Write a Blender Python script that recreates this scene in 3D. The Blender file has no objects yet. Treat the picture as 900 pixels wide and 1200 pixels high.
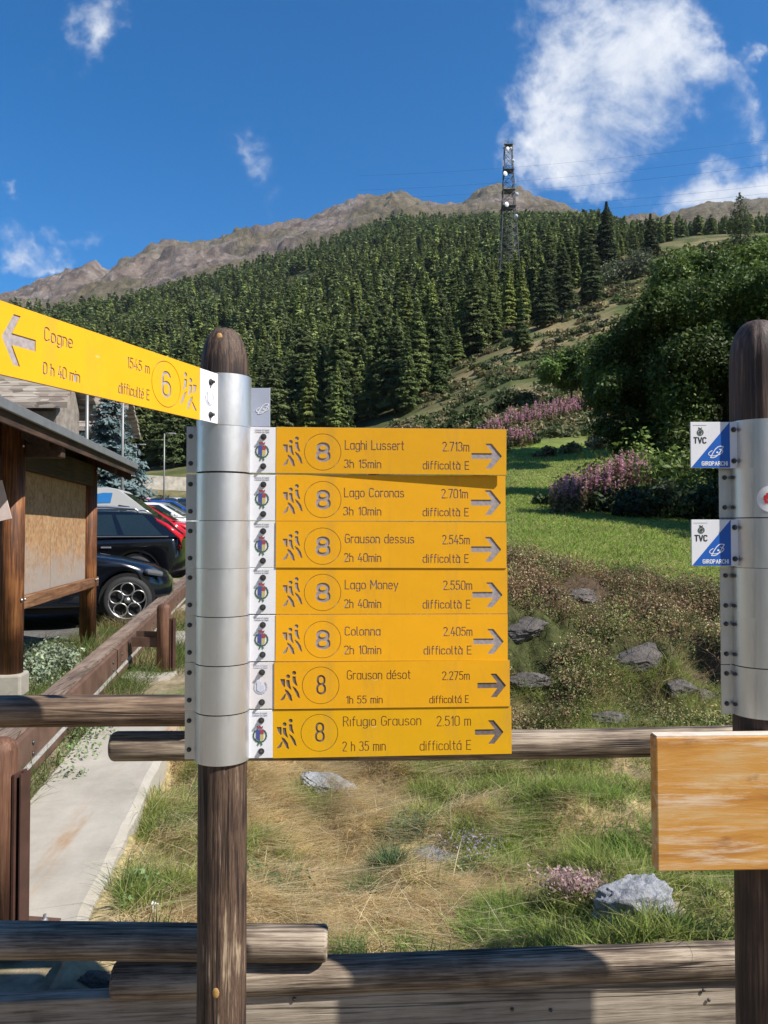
import bpy, bmesh, math, random
import numpy as np
from mathutils import Vector, Matrix

R = math.radians
S = bpy.context.scene
COL = S.collection
random.seed(7)
RNG = np.random.default_rng(11)

# ------------------------------------------------------------------ camera
EYE = 1.62
PITCH = R(1.4)
cam_d = bpy.data.cameras.new("camera")
cam_d.sensor_fit = 'HORIZONTAL'
cam_d.sensor_width = 36
cam_d.lens = 36.0
cam_d.clip_start = 0.05
cam_d.clip_end = 12000
cam = bpy.data.objects.new("camera", cam_d)
COL.objects.link(cam)
cam.location = (0, 0, EYE)
cam.rotation_euler = (R(90) + PITCH, 0, 0)
S.camera = cam

# ------------------------------------------------------------------ sun, sky, exposure
SUN_AZ, SUN_EL = R(64.5), R(47)          # azimuth measured from straight behind the camera towards its right
SUN = Vector((math.sin(SUN_AZ) * math.cos(SUN_EL), -math.cos(SUN_AZ) * math.cos(SUN_EL), math.sin(SUN_EL)))
sd = bpy.data.lights.new("sun", 'SUN')
sd.energy = 4.9
sd.angle = R(0.53)
sd.color = (1.0, 0.94, 0.85)
sun = bpy.data.objects.new("sun", sd)
COL.objects.link(sun)
sun.rotation_euler = SUN.to_track_quat('Z', 'Y').to_euler()
S.view_settings.view_transform = 'Standard'
S.view_settings.look = 'None'
S.view_settings.exposure = 0.64
S.view_settings.gamma = 1
S.view_settings.use_curve_mapping = False

world = bpy.data.worlds.new("World")
S.world = world
world.use_nodes = True
def build_world():
    nt = world.node_tree
    nt.nodes.clear()
    N, L = nt.nodes.new, nt.links.new
    out = N('ShaderNodeOutputWorld')
    sky = N('ShaderNodeTexSky')
    sky.sky_type = 'NISHITA'
    sky.sun_disc = False
    sky.sun_elevation = SUN_EL
    sky.sun_rotation = math.atan2(SUN.x, SUN.y)
    sky.altitude = 1550
    sky.air_density = 1.0
    sky.dust_density = 0.25
    sky.ozone_density = 3.2
    hs = N('ShaderNodeHueSaturation')
    hs.inputs['Saturation'].default_value = 1.40
    hs.inputs['Value'].default_value = 1.03
    L(sky.outputs[0], hs.inputs['Color'])
    tc = N('ShaderNodeTexCoord')
    sep = N('ShaderNodeSeparateXYZ')
    L(tc.outputs['Generated'], sep.inputs[0])
    def M(op, a, b=None, c=None, clamp=False):
        n = N('ShaderNodeMath'); n.operation = op; n.use_clamp = clamp
        for i, v in enumerate((a, b, c)):
            if v is None: continue
            if isinstance(v, (int, float)): n.inputs[i].default_value = v
            else: L(v, n.inputs[i])
        return n.outputs[0]
    yy = M('MAXIMUM', sep.outputs['Y'], 0.05)
    u = M('DIVIDE', sep.outputs['X'], yy)
    v = M('DIVIDE', sep.outputs['Z'], yy)
    def comb(a, b):
        n = N('ShaderNodeCombineXYZ'); L(a, n.inputs[0]); L(b, n.inputs[1]); return n.outputs[0]
    uv = comb(u, v)
    def noise(scale, detail, rough, vec=uv, dist=0.0, off=0.0):
        mp = N('ShaderNodeMapping'); L(vec, mp.inputs[0]); mp.inputs['Location'].default_value = (off, off * .7, off * .3)
        n = N('ShaderNodeTexNoise'); n.inputs['Scale'].default_value = scale
        n.inputs['Detail'].default_value = detail; n.inputs['Roughness'].default_value = rough
        n.inputs['Distortion'].default_value = dist
        L(mp.outputs[0], n.inputs['Vector']); return n
    warp = noise(5.5, 5, .6, off=3.1)
    wu = M('MULTIPLY_ADD', warp.outputs['Color'], 0.16, -0.08)
    sepw = N('ShaderNodeSeparateColor'); L(warp.outputs['Color'], sepw.inputs[0])
    uw = M('ADD', u, M('MULTIPLY_ADD', sepw.outputs[0], 0.26, -0.13))
    vw = M('ADD', v, M('MULTIPLY_ADD', sepw.outputs[1], 0.26, -0.13))
    def blob(px, py, rx, ry, amp, rot=0.0, soft=1.0):
        cu, cv = (px - 450) / 900, (622 - py) / 900
        a = M('SUBTRACT', uw, cu); b = M('SUBTRACT', vw, cv)
        cr, sr = math.cos(rot), math.sin(rot)
        a2 = M('ADD', M('MULTIPLY', a, cr), M('MULTIPLY', b, sr))
        b2 = M('SUBTRACT', M('MULTIPLY', b, cr), M('MULTIPLY', a, sr))
        a2 = M('DIVIDE', a2, rx / 900); b2 = M('DIVIDE', b2, ry / 900)
        r2 = M('ADD', M('MULTIPLY', a2, a2), M('MULTIPLY', b2, b2))
        g = M('SUBTRACT', 1.0, M('POWER', r2, .5 * soft), clamp=True)
        return M('MULTIPLY', g, amp)
    blobs = [blob(720, 65, 165, 120, 1.30), blob(680, 150, 105, 95, 1.3, .5), blob(775, 30, 100, 85, 1.0), blob(745, 140, 80, 75, 1.05), blob(720, 195, 85, 50, .9),
             blob(640, 40, 60, 90, .55, .3),
             blob(872, 225, 125, 55, 1.5, .25), blob(868, 130, 45, 75, .55), blob(895, 45, 28, 24, .6), blob(868, 78, 26, 34, .45),
             blob(105, 25, 62, 46, .95, .9), blob(60, 55, 50, 30, .3), blob(20, 288, 85, 24, .75), blob(78, 300, 45, 18, .85, .2), blob(8, 232, 24, 14, .5),
             blob(5, 265, 30, 14, .4), blob(285, 180, 28, 85, .50, .35), blob(150, 280, 110, 16, .25)]
    m = blobs[0]
    for b in blobs[1:]:
        m = M('ADD', m, M('MULTIPLY', b, M('SUBTRACT', 1.0, M('MINIMUM', m, 1.0))))
    n1 = noise(7.0, 9, .62, dist=.5)
    n2 = noise(24.0, 7, .62, off=1.7, dist=.3)
    dens = M('ADD', m, M('MULTIPLY_ADD', n1.outputs['Fac'], 1.9, -1.02))
    dens = M('ADD', dens, M('MULTIPLY_ADD', n2.outputs['Fac'], 1.2, -.60))
    dens = M('MULTIPLY', dens, M('MULTIPLY', m, 3.0, clamp=True))
    ramp = N('ShaderNodeMapRange'); ramp.interpolation_type = 'SMOOTHERSTEP'
    L(dens, ramp.inputs['Value'])
    ramp.inputs['From Min'].default_value = -.02; ramp.inputs['From Max'].default_value = 1.35
    ramp.inputs['To Min'].default_value = 0; ramp.inputs['To Max'].default_value = .93
    fac = M('MULTIPLY', ramp.outputs[0], M('GREATER_THAN', sep.outputs['Y'], 0.06))
    cm = N('ShaderNodeMix'); cm.data_type = 'RGBA'
    cr_ = N('ShaderNodeMapRange'); L(n1.outputs['Fac'], cr_.inputs['Value'])
    cr_.inputs['From Min'].default_value = .35; cr_.inputs['From Max'].default_value = .65
    L(cr_.outputs[0], cm.inputs[0])
    cm.inputs[6].default_value = (4.3, 4.7, 5.4, 1)
    cm.inputs[7].default_value = (6.2, 6.35, 6.6, 1)
    mix = N('ShaderNodeMix'); mix.data_type = 'RGBA'
    L(fac, mix.inputs[0]); L(hs.outputs[0], mix.inputs[6]); L(cm.outputs[2], mix.inputs[7])
    bg = N('ShaderNodeBackground')
    bg.inputs['Strength'].default_value = 0.105
    L(mix.outputs[2], bg.inputs[0]); L(bg.outputs[0], out.inputs[0])
build_world()

# ------------------------------------------------------------------ picture to place
def ray(px, py):
    a, b = (px - 450) / 900, (600 - py) / 900
    c, s = math.cos(PITCH), math.sin(PITCH)
    return Vector((a, c - b * s, s + b * c))
def at(px, py, d):
    """the point seen at photo pixel (px, py) whose distance along +Y is d"""
    r = ray(px, py)
    k = d / r.y
    return Vector((r.x * k, d, EYE + r.z * k))
def zat(py, d):
    return at(450, py, d).z
def xat(px, d):
    return at(px, 600, d).x

# ------------------------------------------------------------------ numeric noise
def _hash(ix, iy, seed):
    h = (ix.astype(np.int64) * 374761393 + iy.astype(np.int64) * 668265263 + seed * 974711) & 0x7fffffff
    h = ((h ^ (h >> 13)) * 1274126177) & 0x7fffffff
    h = (h ^ (h >> 16)) & 0x7fffffff
    return (h % 100003) / 100003.0
def vnoise(x, y, seed=0):
    x = np.asarray(x, float); y = np.asarray(y, float)
    ix, iy = np.floor(x), np.floor(y)
    fx, fy = x - ix, y - iy
    fx = fx * fx * fx * (fx * (fx * 6 - 15) + 10); fy = fy * fy * fy * (fy * (fy * 6 - 15) + 10)
    a, b = _hash(ix, iy, seed), _hash(ix + 1, iy, seed)
    c, d = _hash(ix, iy + 1, seed), _hash(ix + 1, iy + 1, seed)
    return (a * (1 - fx) + b * fx) * (1 - fy) + (c * (1 - fx) + d * fx) * fy
def fbm(x, y, octv=5, seed=0, gain=.5):
    t = 0; a = 1; n = 0
    for o in range(octv):
        t = t + a * vnoise(np.asarray(x) * 2 ** o, np.asarray(y) * 2 ** o, seed + o * 17); n += a; a *= gain
    return t / n
def sstep(a, b, x):
    t = np.clip((np.asarray(x, float) - a) / (b - a), 0, 1)
    return t * t * (3 - 2 * t)

# ------------------------------------------------------------------ mesh helpers
class MB:
    """collects shapes into one mesh"""
    def __init__(self): self.v = []; self.f = []; self.m = []; self.smooth = []
    def add(self, vs, fs, mi=0, sm=False, mat=None):
        o = len(self.v)
        for p in vs:
            p = Vector(p)
            if mat is not None: p = mat @ p
            self.v.append(tuple(p))
        for f in fs:
            self.f.append(tuple(o + i for i in f)); self.m.append(mi); self.smooth.append(sm)
        return self
    def box(self, c, s, mi=0, mat=None, bev=0.0):
        x, y, z = (q / 2 for q in s); cx, cy, cz = c
        if bev <= 0:
            vs = [(cx + a * x, cy + b * y, cz + d * z) for a in (-1, 1) for b in (-1, 1) for d in (-1, 1)]
            fs = [(0, 1, 3, 2), (4, 6, 7, 5), (0, 4, 5, 1), (2, 3, 7, 6), (0, 2, 6, 4), (1, 5, 7, 3)]
            return self.add(vs, fs, mi, False, mat)
        bm = bmesh.new()
        bmesh.ops.create_cube(bm, size=1)
        for w in bm.verts: w.co = Vector((cx + w.co.x * 2 * x, cy + w.co.y * 2 * y, cz + w.co.z * 2 * z))
        bmesh.ops.bevel(bm, geom=list(bm.edges), offset=bev, segments=2, affect='EDGES', profile=.5)
        bm.verts.ensure_lookup_table(); bm.verts.index_update()
        self.add([w.co for w in bm.verts], [[w.index for w in f.verts] for f in bm.faces], mi, False, mat)
        bm.free(); return self
    def lathe(self, prof, n=24, mi=0, sm=True, mat=None, closed=True, a0=0, a1=2 * math.pi):
        full = abs(a1 - a0 - 2 * math.pi) < 1e-6
        k = n if full else n + 1
        vs = []
        for r, z in prof:
            for i in range(k):
                a = a0 + (a1 - a0) * i / n
                vs.append((r * math.cos(a), r * math.sin(a), z))
        fs = []
        for j in range(len(prof) - 1):
            for i in range(n):
                i2 = (i + 1) % k
                fs.append((j * k + i, j * k + i2, (j + 1) * k + i2, (j + 1) * k + i))
        self.add(vs, fs, mi, sm, mat)
        if closed and full:
            o = len(self.v) - len(vs)
            if prof[0][0] > 1e-5: self.f.append(tuple(o + i for i in reversed(range(k)))); self.m.append(mi); self.smooth.append(False)
            if prof[-1][0] > 1e-5: self.f.append(tuple(o + (len(prof) - 1) * k + i for i in range(k))); self.m.append(mi); self.smooth.append(False)
        return self
    def tube(self, pts, rad, n=8, mi=0, sm=True, cap=True):
        pts = [Vector(p) for p in pts]
        if not hasattr(rad, '__len__'): rad = [rad] * len(pts)
        vs = []; up = Vector((0, 0, 1))
        for i, p in enumerate(pts):
            t = (pts[min(i + 1, len(pts) - 1)] - pts[max(i - 1, 0)]).normalized()
            a = t.cross(up)
            if a.length < 1e-3: a = t.cross(Vector((0, 1, 0)))
            a.normalize(); b = a.cross(t).normalized()
            for k in range(n):
                th = 2 * math.pi * k / n
                vs.append(p + (a * math.cos(th) + b * math.sin(th)) * rad[i])
        fs = []
        for i in range(len(pts) - 1):
            for k in range(n):
                k2 = (k + 1) % n
                fs.append((i * n + k, i * n + k2, (i + 1) * n + k2, (i + 1) * n + k))
        if cap:
            fs.append(tuple(reversed(range(n)))); fs.append(tuple((len(pts) - 1) * n + k for k in range(n)))
        return self.add(vs, fs, mi, sm)
    def prism(self, poly, z0, z1, mi=0, mat=None, sm=False):
        """poly in XY, extruded along Z"""
        n = len(poly)
        vs = [(x, y, z0) for x, y in poly] + [(x, y, z1) for x, y in poly]
        fs = [tuple(reversed(range(n))), tuple(range(n, 2 * n))]
        fs += [(i, (i + 1) % n, n + (i + 1) % n, n + i) for i in range(n)]
        return self.add(vs, fs, mi, sm, mat)
    def build(self, name, mats, parent=None, loc=None, rot=None, sharp=None, fixn=True):
        me = bpy.data.meshes.new(name)
        me.from_pydata(self.v, [], self.f)
        if not isinstance(mats, (list, tuple)): mats = [mats]
        for m in mats: me.materials.append(m)
        if any(self.m): me.polygons.foreach_set('material_index', self.m)
        me.polygons.foreach_set('use_smooth', self.smooth)
        if fixn and len(self.f) < 60000:
            bm = bmesh.new(); bm.from_mesh(me)
            bmesh.ops.recalc_face_normals(bm, faces=bm.faces); bm.to_mesh(me); bm.free()
        if sharp is not None: me.set_sharp_from_angle(angle=R(sharp))
        me.update()
        return link(name, me, parent, loc, rot)
def link(name, me, parent=None, loc=None, rot=None):
    o = bpy.data.objects.new(name, me)
    COL.objects.link(o)
    if parent is not None: o.parent = parent
    if loc is not None: o.location = loc
    if rot is not None: o.rotation_euler = rot
    return o
def np_mesh(name, verts, faces, mats, parent=None, cols=None, smooth=False, fmat=None):
    """faces: (n,k) array, k = 3 or 4; cols: per-vertex colours"""
    me = bpy.data.meshes.new(name)
    nv, (nf, k) = len(verts), faces.shape
    me.vertices.add(nv); me.vertices.foreach_set('co', np.ascontiguousarray(verts, np.float32).ravel())
    me.loops.add(nf * k); me.loops.foreach_set('vertex_index', np.ascontiguousarray(faces, np.int32).ravel())
    me.polygons.add(nf)
    me.polygons.foreach_set('loop_start', np.arange(0, nf * k, k, dtype=np.int32))
    if smooth: me.polygons.foreach_set('use_smooth', np.ones(nf, bool))
    if not isinstance(mats, (list, tuple)): mats = [mats]
    for m in mats: me.materials.append(m)
    if fmat is not None: me.polygons.foreach_set('material_index', np.ascontiguousarray(fmat, np.int32))
    if cols is not None:
        ca = me.color_attributes.new('Col', 'FLOAT_COLOR', 'POINT')
        c4 = np.ones((nv, 4), np.float32); c4[:, :cols.shape[1]] = cols
        ca.data.foreach_set('color', c4.ravel())
    me.update(calc_edges=True); me.validate()
    return link(name, me, parent)
def tag(o, label=None, cat=None, group=None, kind=None):
    if label: o['label'] = label
    if cat: o['category'] = cat
    if group: o['group'] = group
    if kind: o['kind'] = kind
    return o
def thing(name, label, cat, loc=(0, 0, 0), rz=0, group=None):
    o = bpy.data.objects.new(name, None)
    o.empty_display_size = .1
    COL.objects.link(o)
    o.location = loc; o.rotation_euler = (0, 0, rz)
    return tag(o, label, cat, group)
def copy_tree(o, parent=None):
    c = o.copy(); COL.objects.link(c)
    if parent is not None: c.parent = parent
    for ch in list(o.children): copy_tree(ch, c)
    return c

# ------------------------------------------------------------------ materials
def new_mat(name):
    m = bpy.data.materials.new(name); m.use_nodes = True
    nt = m.node_tree
    return m, nt, nt.nodes, nt.links, nt.nodes['Principled BSDF']
def set_in(b, **kw):
    for k, v in kw.items():
        b.inputs[k.replace('_', ' ')].default_value = v
def nz(nt, scale, detail=4, rough=.55, coord='Object', stretch=(1, 1, 1), dist=0.0, loc=(0, 0, 0)):
    tc = nt.nodes.new('ShaderNodeTexCoord'); mp = nt.nodes.new('ShaderNodeMapping')
    mp.inputs['Scale'].default_value = stretch; mp.inputs['Location'].default_value = loc
    nt.links.new(tc.outputs[coord], mp.inputs[0])
    n = nt.nodes.new('ShaderNodeTexNoise')
    n.inputs['Scale'].default_value = scale; n.inputs['Detail'].default_value = detail
    n.inputs['Roughness'].default_value = rough; n.inputs['Distortion'].default_value = dist
    nt.links.new(mp.outputs[0], n.inputs['Vector'])
    return n
def ramp(nt, fac, stops):
    r = nt.nodes.new('ShaderNodeValToRGB')
    e = r.color_ramp.elements
    while len(e) > 1: e.remove(e[-1])
    e[0].position, e[0].color = stops[0][0], (*stops[0][1], 1)
    for p, c in stops[1:]:
        q = e.new(p); q.color = (*c, 1)
    nt.links.new(fac, r.inputs[0]); return r.outputs[0]
def mixc(nt, fac, a, b, mode='MIX'):
    m = nt.nodes.new('ShaderNodeMix'); m.data_type = 'RGBA'; m.blend_type = mode
    for i, v in ((0, fac), (6, a), (7, b)):
        if isinstance(v, (int, float)): m.inputs[i].default_value = v
        elif isinstance(v, tuple): m.inputs[i].default_value = (*v, 1) if len(v) == 3 else v
        else: nt.links.new(v, m.inputs[i])
    return m.outputs[2]
def bump(nt, bsdf, h, strength=.3, dist=.01):
    b = nt.nodes.new('ShaderNodeBump'); b.inputs['Strength'].default_value = strength; b.inputs['Distance'].default_value = dist
    nt.links.new(h, b.inputs['Height']); nt.links.new(b.outputs[0], bsdf.inputs['Normal'])
def plain(name, col, rough=.5, metal=0.0, var=.15, scale=6.0, bmp=0.0, coat=0.0, coord='Object', bscale=None):
    m, nt, N, L, b = new_mat(name)
    n = nz(nt, scale, 5, .6, coord)
    c = ramp(nt, n.outputs['Fac'], [(.3, tuple(max(0, q * (1 - var)) for q in col)), (.7, tuple(min(1, q * (1 + var)) for q in col))])
    L.new(c, b.inputs['Base Color'])
    set_in(b, Roughness=rough, Metallic=metal)
    if coat: b.inputs['Coat Weight'].default_value = coat; b.inputs['Coat Roughness'].default_value = .04
    if bmp:
        n2 = nz(nt, bscale or scale * 6, 4, .6, coord); bump(nt, b, n2.outputs['Fac'], bmp, .004)
    return m
def wood(name, stops, axis='Z', scale=9.0, crack=.5, rough=.75, bmp=.5, knots=True, along=.07, coord='Object', crackcol=(.012, .008, .006)):
    """grain runs along the given local axis"""
    m, nt, N, L, b = new_mat(name)
    st = {'X': (along, 1, 1), 'Y': (1, along, 1), 'Z': (1, 1, along)}[axis]
    n1 = nz(nt, scale, 6, .6, coord, st, .4)
    n2 = nz(nt, scale * 11, 5, .7, coord, tuple(q if q == 1 else q * .6 for q in st), .2, (3.1, 1.2, .4))
    n3 = nz(nt, scale * .5, 3, .5, coord, (1, 1, 1), .3, (7, 2, 1))
    s = N.new('ShaderNodeMath'); s.operation = 'MULTIPLY_ADD'
    L.new(n2.outputs['Fac'], s.inputs[0]); s.inputs[1].default_value = .80
    t = N.new('ShaderNodeMath'); t.operation = 'MULTIPLY_ADD'
    L.new(n3.outputs['Fac'], t.inputs[0]); t.inputs[1].default_value = .45; 
    u = N.new('ShaderNodeMath'); u.operation = 'MULTIPLY'; u.inputs[1].default_value = .5
    L.new(n1.outputs['Fac'], u.inputs[0]); L.new(u.outputs[0], t.inputs[2]); L.new(t.outputs[0], s.inputs[2])
    sb = N.new('ShaderNodeMath'); sb.operation = 'MULTIPLY_ADD'; L.new(s.outputs[0], sb.inputs[0]); sb.inputs[1].default_value = 1.55; sb.inputs[2].default_value = -.85
    c = ramp(nt, sb.outputs[0], stops)
    # long drying cracks
    st2 = {'X': (along * .35, 1, 1), 'Y': (1, along * .35, 1), 'Z': (1, 1, along * .35)}[axis]
    n4 = nz(nt, scale * 2.2, 3, .5, coord, st2, .5, (1.7, 5.2, 9.1))
    ab = N.new('ShaderNodeMath'); ab.operation = 'SUBTRACT'; L.new(n4.outputs['Fac'], ab.inputs[0]); ab.inputs[1].default_value = .5
    ab2 = N.new('ShaderNodeMath'); ab2.operation = 'ABSOLUTE'; L.new(ab.outputs[0], ab2.inputs[0])
    mr = N.new('ShaderNodeMapRange'); L.new(ab2.outputs[0], mr.inputs['Value'])
    mr.inputs['From Min'].default_value = .005; mr.inputs['From Max'].default_value = .026
    mr.inputs['To Min'].default_value = crack; mr.inputs['To Max'].default_value = 0
    n5 = nz(nt, scale * .9, 2, .5, coord, st, 0, (4, 4, 4))
    gate = N.new('ShaderNodeMapRange'); L.new(n5.outputs['Fac'], gate.inputs['Value'])
    gate.inputs['From Min'].default_value = .44; gate.inputs['From Max'].default_value = .52
    gm = N.new('ShaderNodeMath'); gm.operation = 'MULTIPLY'; L.new(mr.outputs[0], gm.inputs[0]); L.new(gate.outputs[0], gm.inputs[1])
    c2 = mixc(nt, gm.outputs[0], c, crackcol)
    L.new(c2, b.inputs['Base Color'])
    set_in(b, Roughness=rough)
    hh = N.new('ShaderNodeMath'); hh.operation = 'SUBTRACT'
    L.new(s.outputs[0], hh.inputs[0]); L.new(gm.outputs[0], hh.inputs[1])
    bump(nt, b, hh.outputs[0], bmp, .006)
    return m
def vcol_mat(name, rough=.8, trans=0.0, var=.25, nscale=8.0, coord='Object', spec=.3, bmp=0.0, bscale=40, bdist=.03):
    m, nt, N, L, b = new_mat(name)
    a = N.new('ShaderNodeVertexColor'); a.layer_name = 'Col'
    n = nz(nt, nscale, 5, .6, coord)
    c = ramp(nt, n.outputs['Fac'], [(.3, (1 - var,) * 3), (.7, (1 + var,) * 3)])
    c2 = mixc(nt, 1.0, a.outputs['Color'], c, 'MULTIPLY')
    L.new(c2, b.inputs['Base Color'])
    set_in(b, Roughness=rough); b.inputs['Specular IOR Level'].default_value = spec
    if bmp:
        n2 = nz(nt, bscale, 6, .65, coord); bump(nt, b, n2.outputs['Fac'], bmp, bdist)
    if trans:
        tr = N.new('ShaderNodeBsdfTranslucent'); L.new(c2, tr.inputs[0])
        mx = N.new('ShaderNodeMixShader'); mx.inputs[0].default_value = trans
        out = N['Material Output'] if 'Material Output' in N else N.new('ShaderNodeOutputMaterial')
        L.new(b.outputs[0], mx.inputs[1]); L.new(tr.outputs[0], mx.inputs[2]); L.new(mx.outputs[0], out.inputs[0])
    return m

MT = {}
MT['post_wood'] = wood('weathered_post_wood', [(.25, (.012, .007, .006)), (.42, (.045, .024, .016)), (.52, (.115, .07, .042)), (.60, (.052, .027, .02)), (.70, (.20, .14, .09)), (.8, (.40, .31, .21))], 'Z', 10, .9, .7, .6)
MT['post_dark'] = wood('dark_post_wood', [(.3, (.02, .012, .009)), (.5, (.055, .03, .021)), (.62, (.10, .055, .036)), (.78, (.17, .11, .075))], 'Z', 10, .8, .6, .5)
MT['rail_wood'] = wood('weathered_rail_wood', [(.28, (.04, .029, .022)), (.45, (.125, .092, .066)), (.58, (.235, .18, .13)), (.75, (.40, .33, .25))], 'X', 9, .95, .8, .6)
MT['plank_wood'] = wood('grey_plank_wood', [(.28, (.14, .11, .085)), (.5, (.32, .265, .20)), (.75, (.47, .40, .32))], 'X', 8, .7, .85, .5)
MT['kiosk_wood'] = wood('stained_kiosk_wood', [(.28, (.05, .018, .007)), (.48, (.14, .05, .016)), (.62, (.27, .105, .032)), (.8, (.36, .18, .08))], 'Z', 5, .8, .65, .4)
MT['kiosk_beam'] = wood('stained_beam_wood', [(.28, (.05, .022, .01)), (.5, (.13, .055, .025)), (.75, (.22, .11, .055))], 'Y', 5, .7, .7, .4)
MT['osb'] = None
def board_mat():
    m, nt, N, L, b = new_mat('stained_board_wood')
    n1 = nz(nt, 9, 6, .65, 'Object', (.13, 1, 1), .25)
    c = ramp(nt, n1.outputs['Fac'], [(.25, (.25, .09, .018)), (.40, (.48, .205, .035)), (.50, (.60, .29, .06)), (.58, (.62, .38, .15)), (.70, (.66, .52, .35))])
    n2 = nz(nt, 34, 7, .75, 'Object', (.085, 1, 1), .35, (3, 1, 2))
    s = N.new('ShaderNodeMapRange'); L.new(n2.outputs['Fac'], s.inputs['Value'])
    s.inputs['From Min'].default_value = .51; s.inputs['From Max'].default_value = .66; s.inputs['To Max'].default_value = .72
    c = mixc(nt, s.outputs[0], c, (.78, .66, .50))
    n3 = nz(nt, 5.5, 4, .6, 'Object', (1, 1, 1.6), .3, (2.2, 0, 5))
    s3 = N.new('ShaderNodeMapRange'); L.new(n3.outputs['Fac'], s3.inputs['Value'])
    s3.inputs['From Min'].default_value = .60; s3.inputs['From Max'].default_value = .72; s3.inputs['To Max'].default_value = .7
    c = mixc(nt, s3.outputs[0], c, (.16, .045, .02))
    L.new(c, b.inputs['Base Color']); set_in(b, Roughness=.6)
    bump(nt, b, n2.outputs['Fac'], .4, .004)
    return m
MT['board'] = board_mat()
MT['board_edge'] = plain('sunlit_board_edge', (.62, .53, .43), .7, 0, .2, 20)  # pale colour carries the sunlight on the board's top
def galv():
    m, nt, N, L, b = new_mat('brushed_galvanised_metal')
    n = nz(nt, 9, 6, .6, 'Object', (1, 1, .25))
    c = ramp(nt, n.outputs['Fac'], [(.3, (.54, .555, .57)), (.7, (.74, .745, .75))])
    n2 = nz(nt, 26, 5, .65, 'Object', (1, 1, 1), 0, (4, 1, 1))
    sp = N.new('ShaderNodeMapRange'); L.new(n2.outputs['Fac'], sp.inputs['Value'])
    sp.inputs['From Min'].default_value = .58; sp.inputs['From Max'].default_value = .75; sp.inputs['To Max'].default_value = .5
    c = mixc(nt, sp.outputs[0], c, (.62, .63, .64))
    L.new(c, b.inputs['Base Color'])
    r = N.new('ShaderNodeMapRange'); L.new(n.outputs['Fac'], r.inputs['Value'])
    r.inputs['To Min'].default_value = .34; r.inputs['To Max'].default_value = .56
    L.new(r.outputs[0], b.inputs['Roughness']); set_in(b, Metallic=.92)
    n4 = nz(nt, 30, 5, .6, 'Object', (1, 1, .12), .2, (2, 7, 1))
    st = N.new('ShaderNodeMapRange'); L.new(n4.outputs['Fac'], st.inputs['Value'])
    st.inputs['From Min'].default_value = .56; st.inputs['From Max'].default_value = .72; st.inputs['To Max'].default_value = .45
    c = mixc(nt, st.outputs[0], c, (.30, .30, .31)); L.new(c, b.inputs['Base Color'])
    n3 = nz(nt, 150, 2, .5, 'Object', (1, 1, .05)); n6 = nz(nt, 13, 3, .5, 'Object', (1, 1, .7))
    b1 = N.new('ShaderNodeBump'); b1.inputs['Strength'].default_value = .35; b1.inputs['Distance'].default_value = .005; L.new(n6.outputs['Fac'], b1.inputs['Height'])
    b2 = N.new('ShaderNodeBump'); b2.inputs['Strength'].default_value = .08; b2.inputs['Distance'].default_value = .001; L.new(n3.outputs['Fac'], b2.inputs['Height']); L.new(b1.outputs[0], b2.inputs['Normal']); L.new(b2.outputs[0], b.inputs['Normal'])
    return m
MT['galv'] = galv()
MT['plate_grey'] = plain('bare_plate_metal', (.46, .45, .46), .5, .25, .15, 60)
MT['plate_white'] = plain('white_enamel', (.80, .80, .83), .4, 0, .04, 12)
MT['bolt'] = plain('dark_bolt_steel', (.10, .10, .105), .45, .7, .3, 90)
def yellow_mat(name, col):
    m, nt, N, L, b = new_mat(name)
    n = nz(nt, 7, 5, .6); n2 = nz(nt, 60, 3, .6, loc=(3, 3, 3))
    c = ramp(nt, n.outputs['Fac'], [(.3, tuple(q * .94 for q in col)), (.7, tuple(min(1, q * 1.05) for q in col))])
    d = N.new('ShaderNodeMapRange'); L.new(n2.outputs['Fac'], d.inputs['Value'])
    d.inputs['From Min'].default_value = .62; d.inputs['From Max'].default_value = .8; d.inputs['To Max'].default_value = .3
    c = mixc(nt, d.outputs[0], c, tuple(q * .7 for q in col))
    n5 = nz(nt, 11, 6, .7, 'Object', (.9, 1, .16), .3, (5, 1, 8))
    dr = N.new('ShaderNodeMapRange'); L.new(n5.outputs['Fac'], dr.inputs['Value'])
    dr.inputs['From Min'].default_value = .52; dr.inputs['From Max'].default_value = .74; dr.inputs['To Max'].default_value = .42
    c = mixc(nt, dr.outputs[0], c, (.36, .24, .07))
    n7 = nz(nt, 120, 3, .6, 'Object', (.25, 1, 1), .6, (1, 1, 6))
    sc_ = N.new('ShaderNodeMapRange'); L.new(n7.outputs['Fac'], sc_.inputs['Value'])
    sc_.inputs['From Min'].default_value = .70; sc_.inputs['From Max'].default_value = .78; sc_.inputs['To Max'].default_value = .5
    c = mixc(nt, sc_.outputs[0], c, (.78, .62, .30))
    L.new(c, b.inputs['Base Color']); set_in(b, Roughness=.5)
    b.inputs['Specular IOR Level'].default_value = .35
    n3 = nz(nt, 260, 2, .5); bump(nt, b, n3.outputs['Fac'], .06, .001)
    return m
MT['yellow'] = yellow_mat('aged_yellow_paint', (.81, .40, .008))
MT['yellow_new'] = yellow_mat('bright_yellow_paint', (.76, .40, .004))
MT['engrave'] = plain('engraved_grey_core', (.33, .29, .29), .7, 0, .25, 90)
MT['engrave_dark'] = plain('engraved_dark_core', (.16, .13, .12), .7, 0, .3, 90)
MT['ink'] = plain('black_ink', (.03, .03, .035), .5, 0, .1)
MT['ink_grey'] = plain('grey_ink', (.30, .30, .33), .6, 0, .1)
MT['blue'] = plain('sign_blue', (.014, .12, .50), .4, 0, .05)
MT['emblem_blue'] = plain('emblem_blue', (.06, .08, .26), .5, 0, .1)
MT['emblem_red'] = plain('emblem_red', (.30, .06, .08), .5, 0, .1)
MT['emblem_yellow'] = plain('emblem_yellow', (.50, .42, .16), .5, 0, .1)
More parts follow.
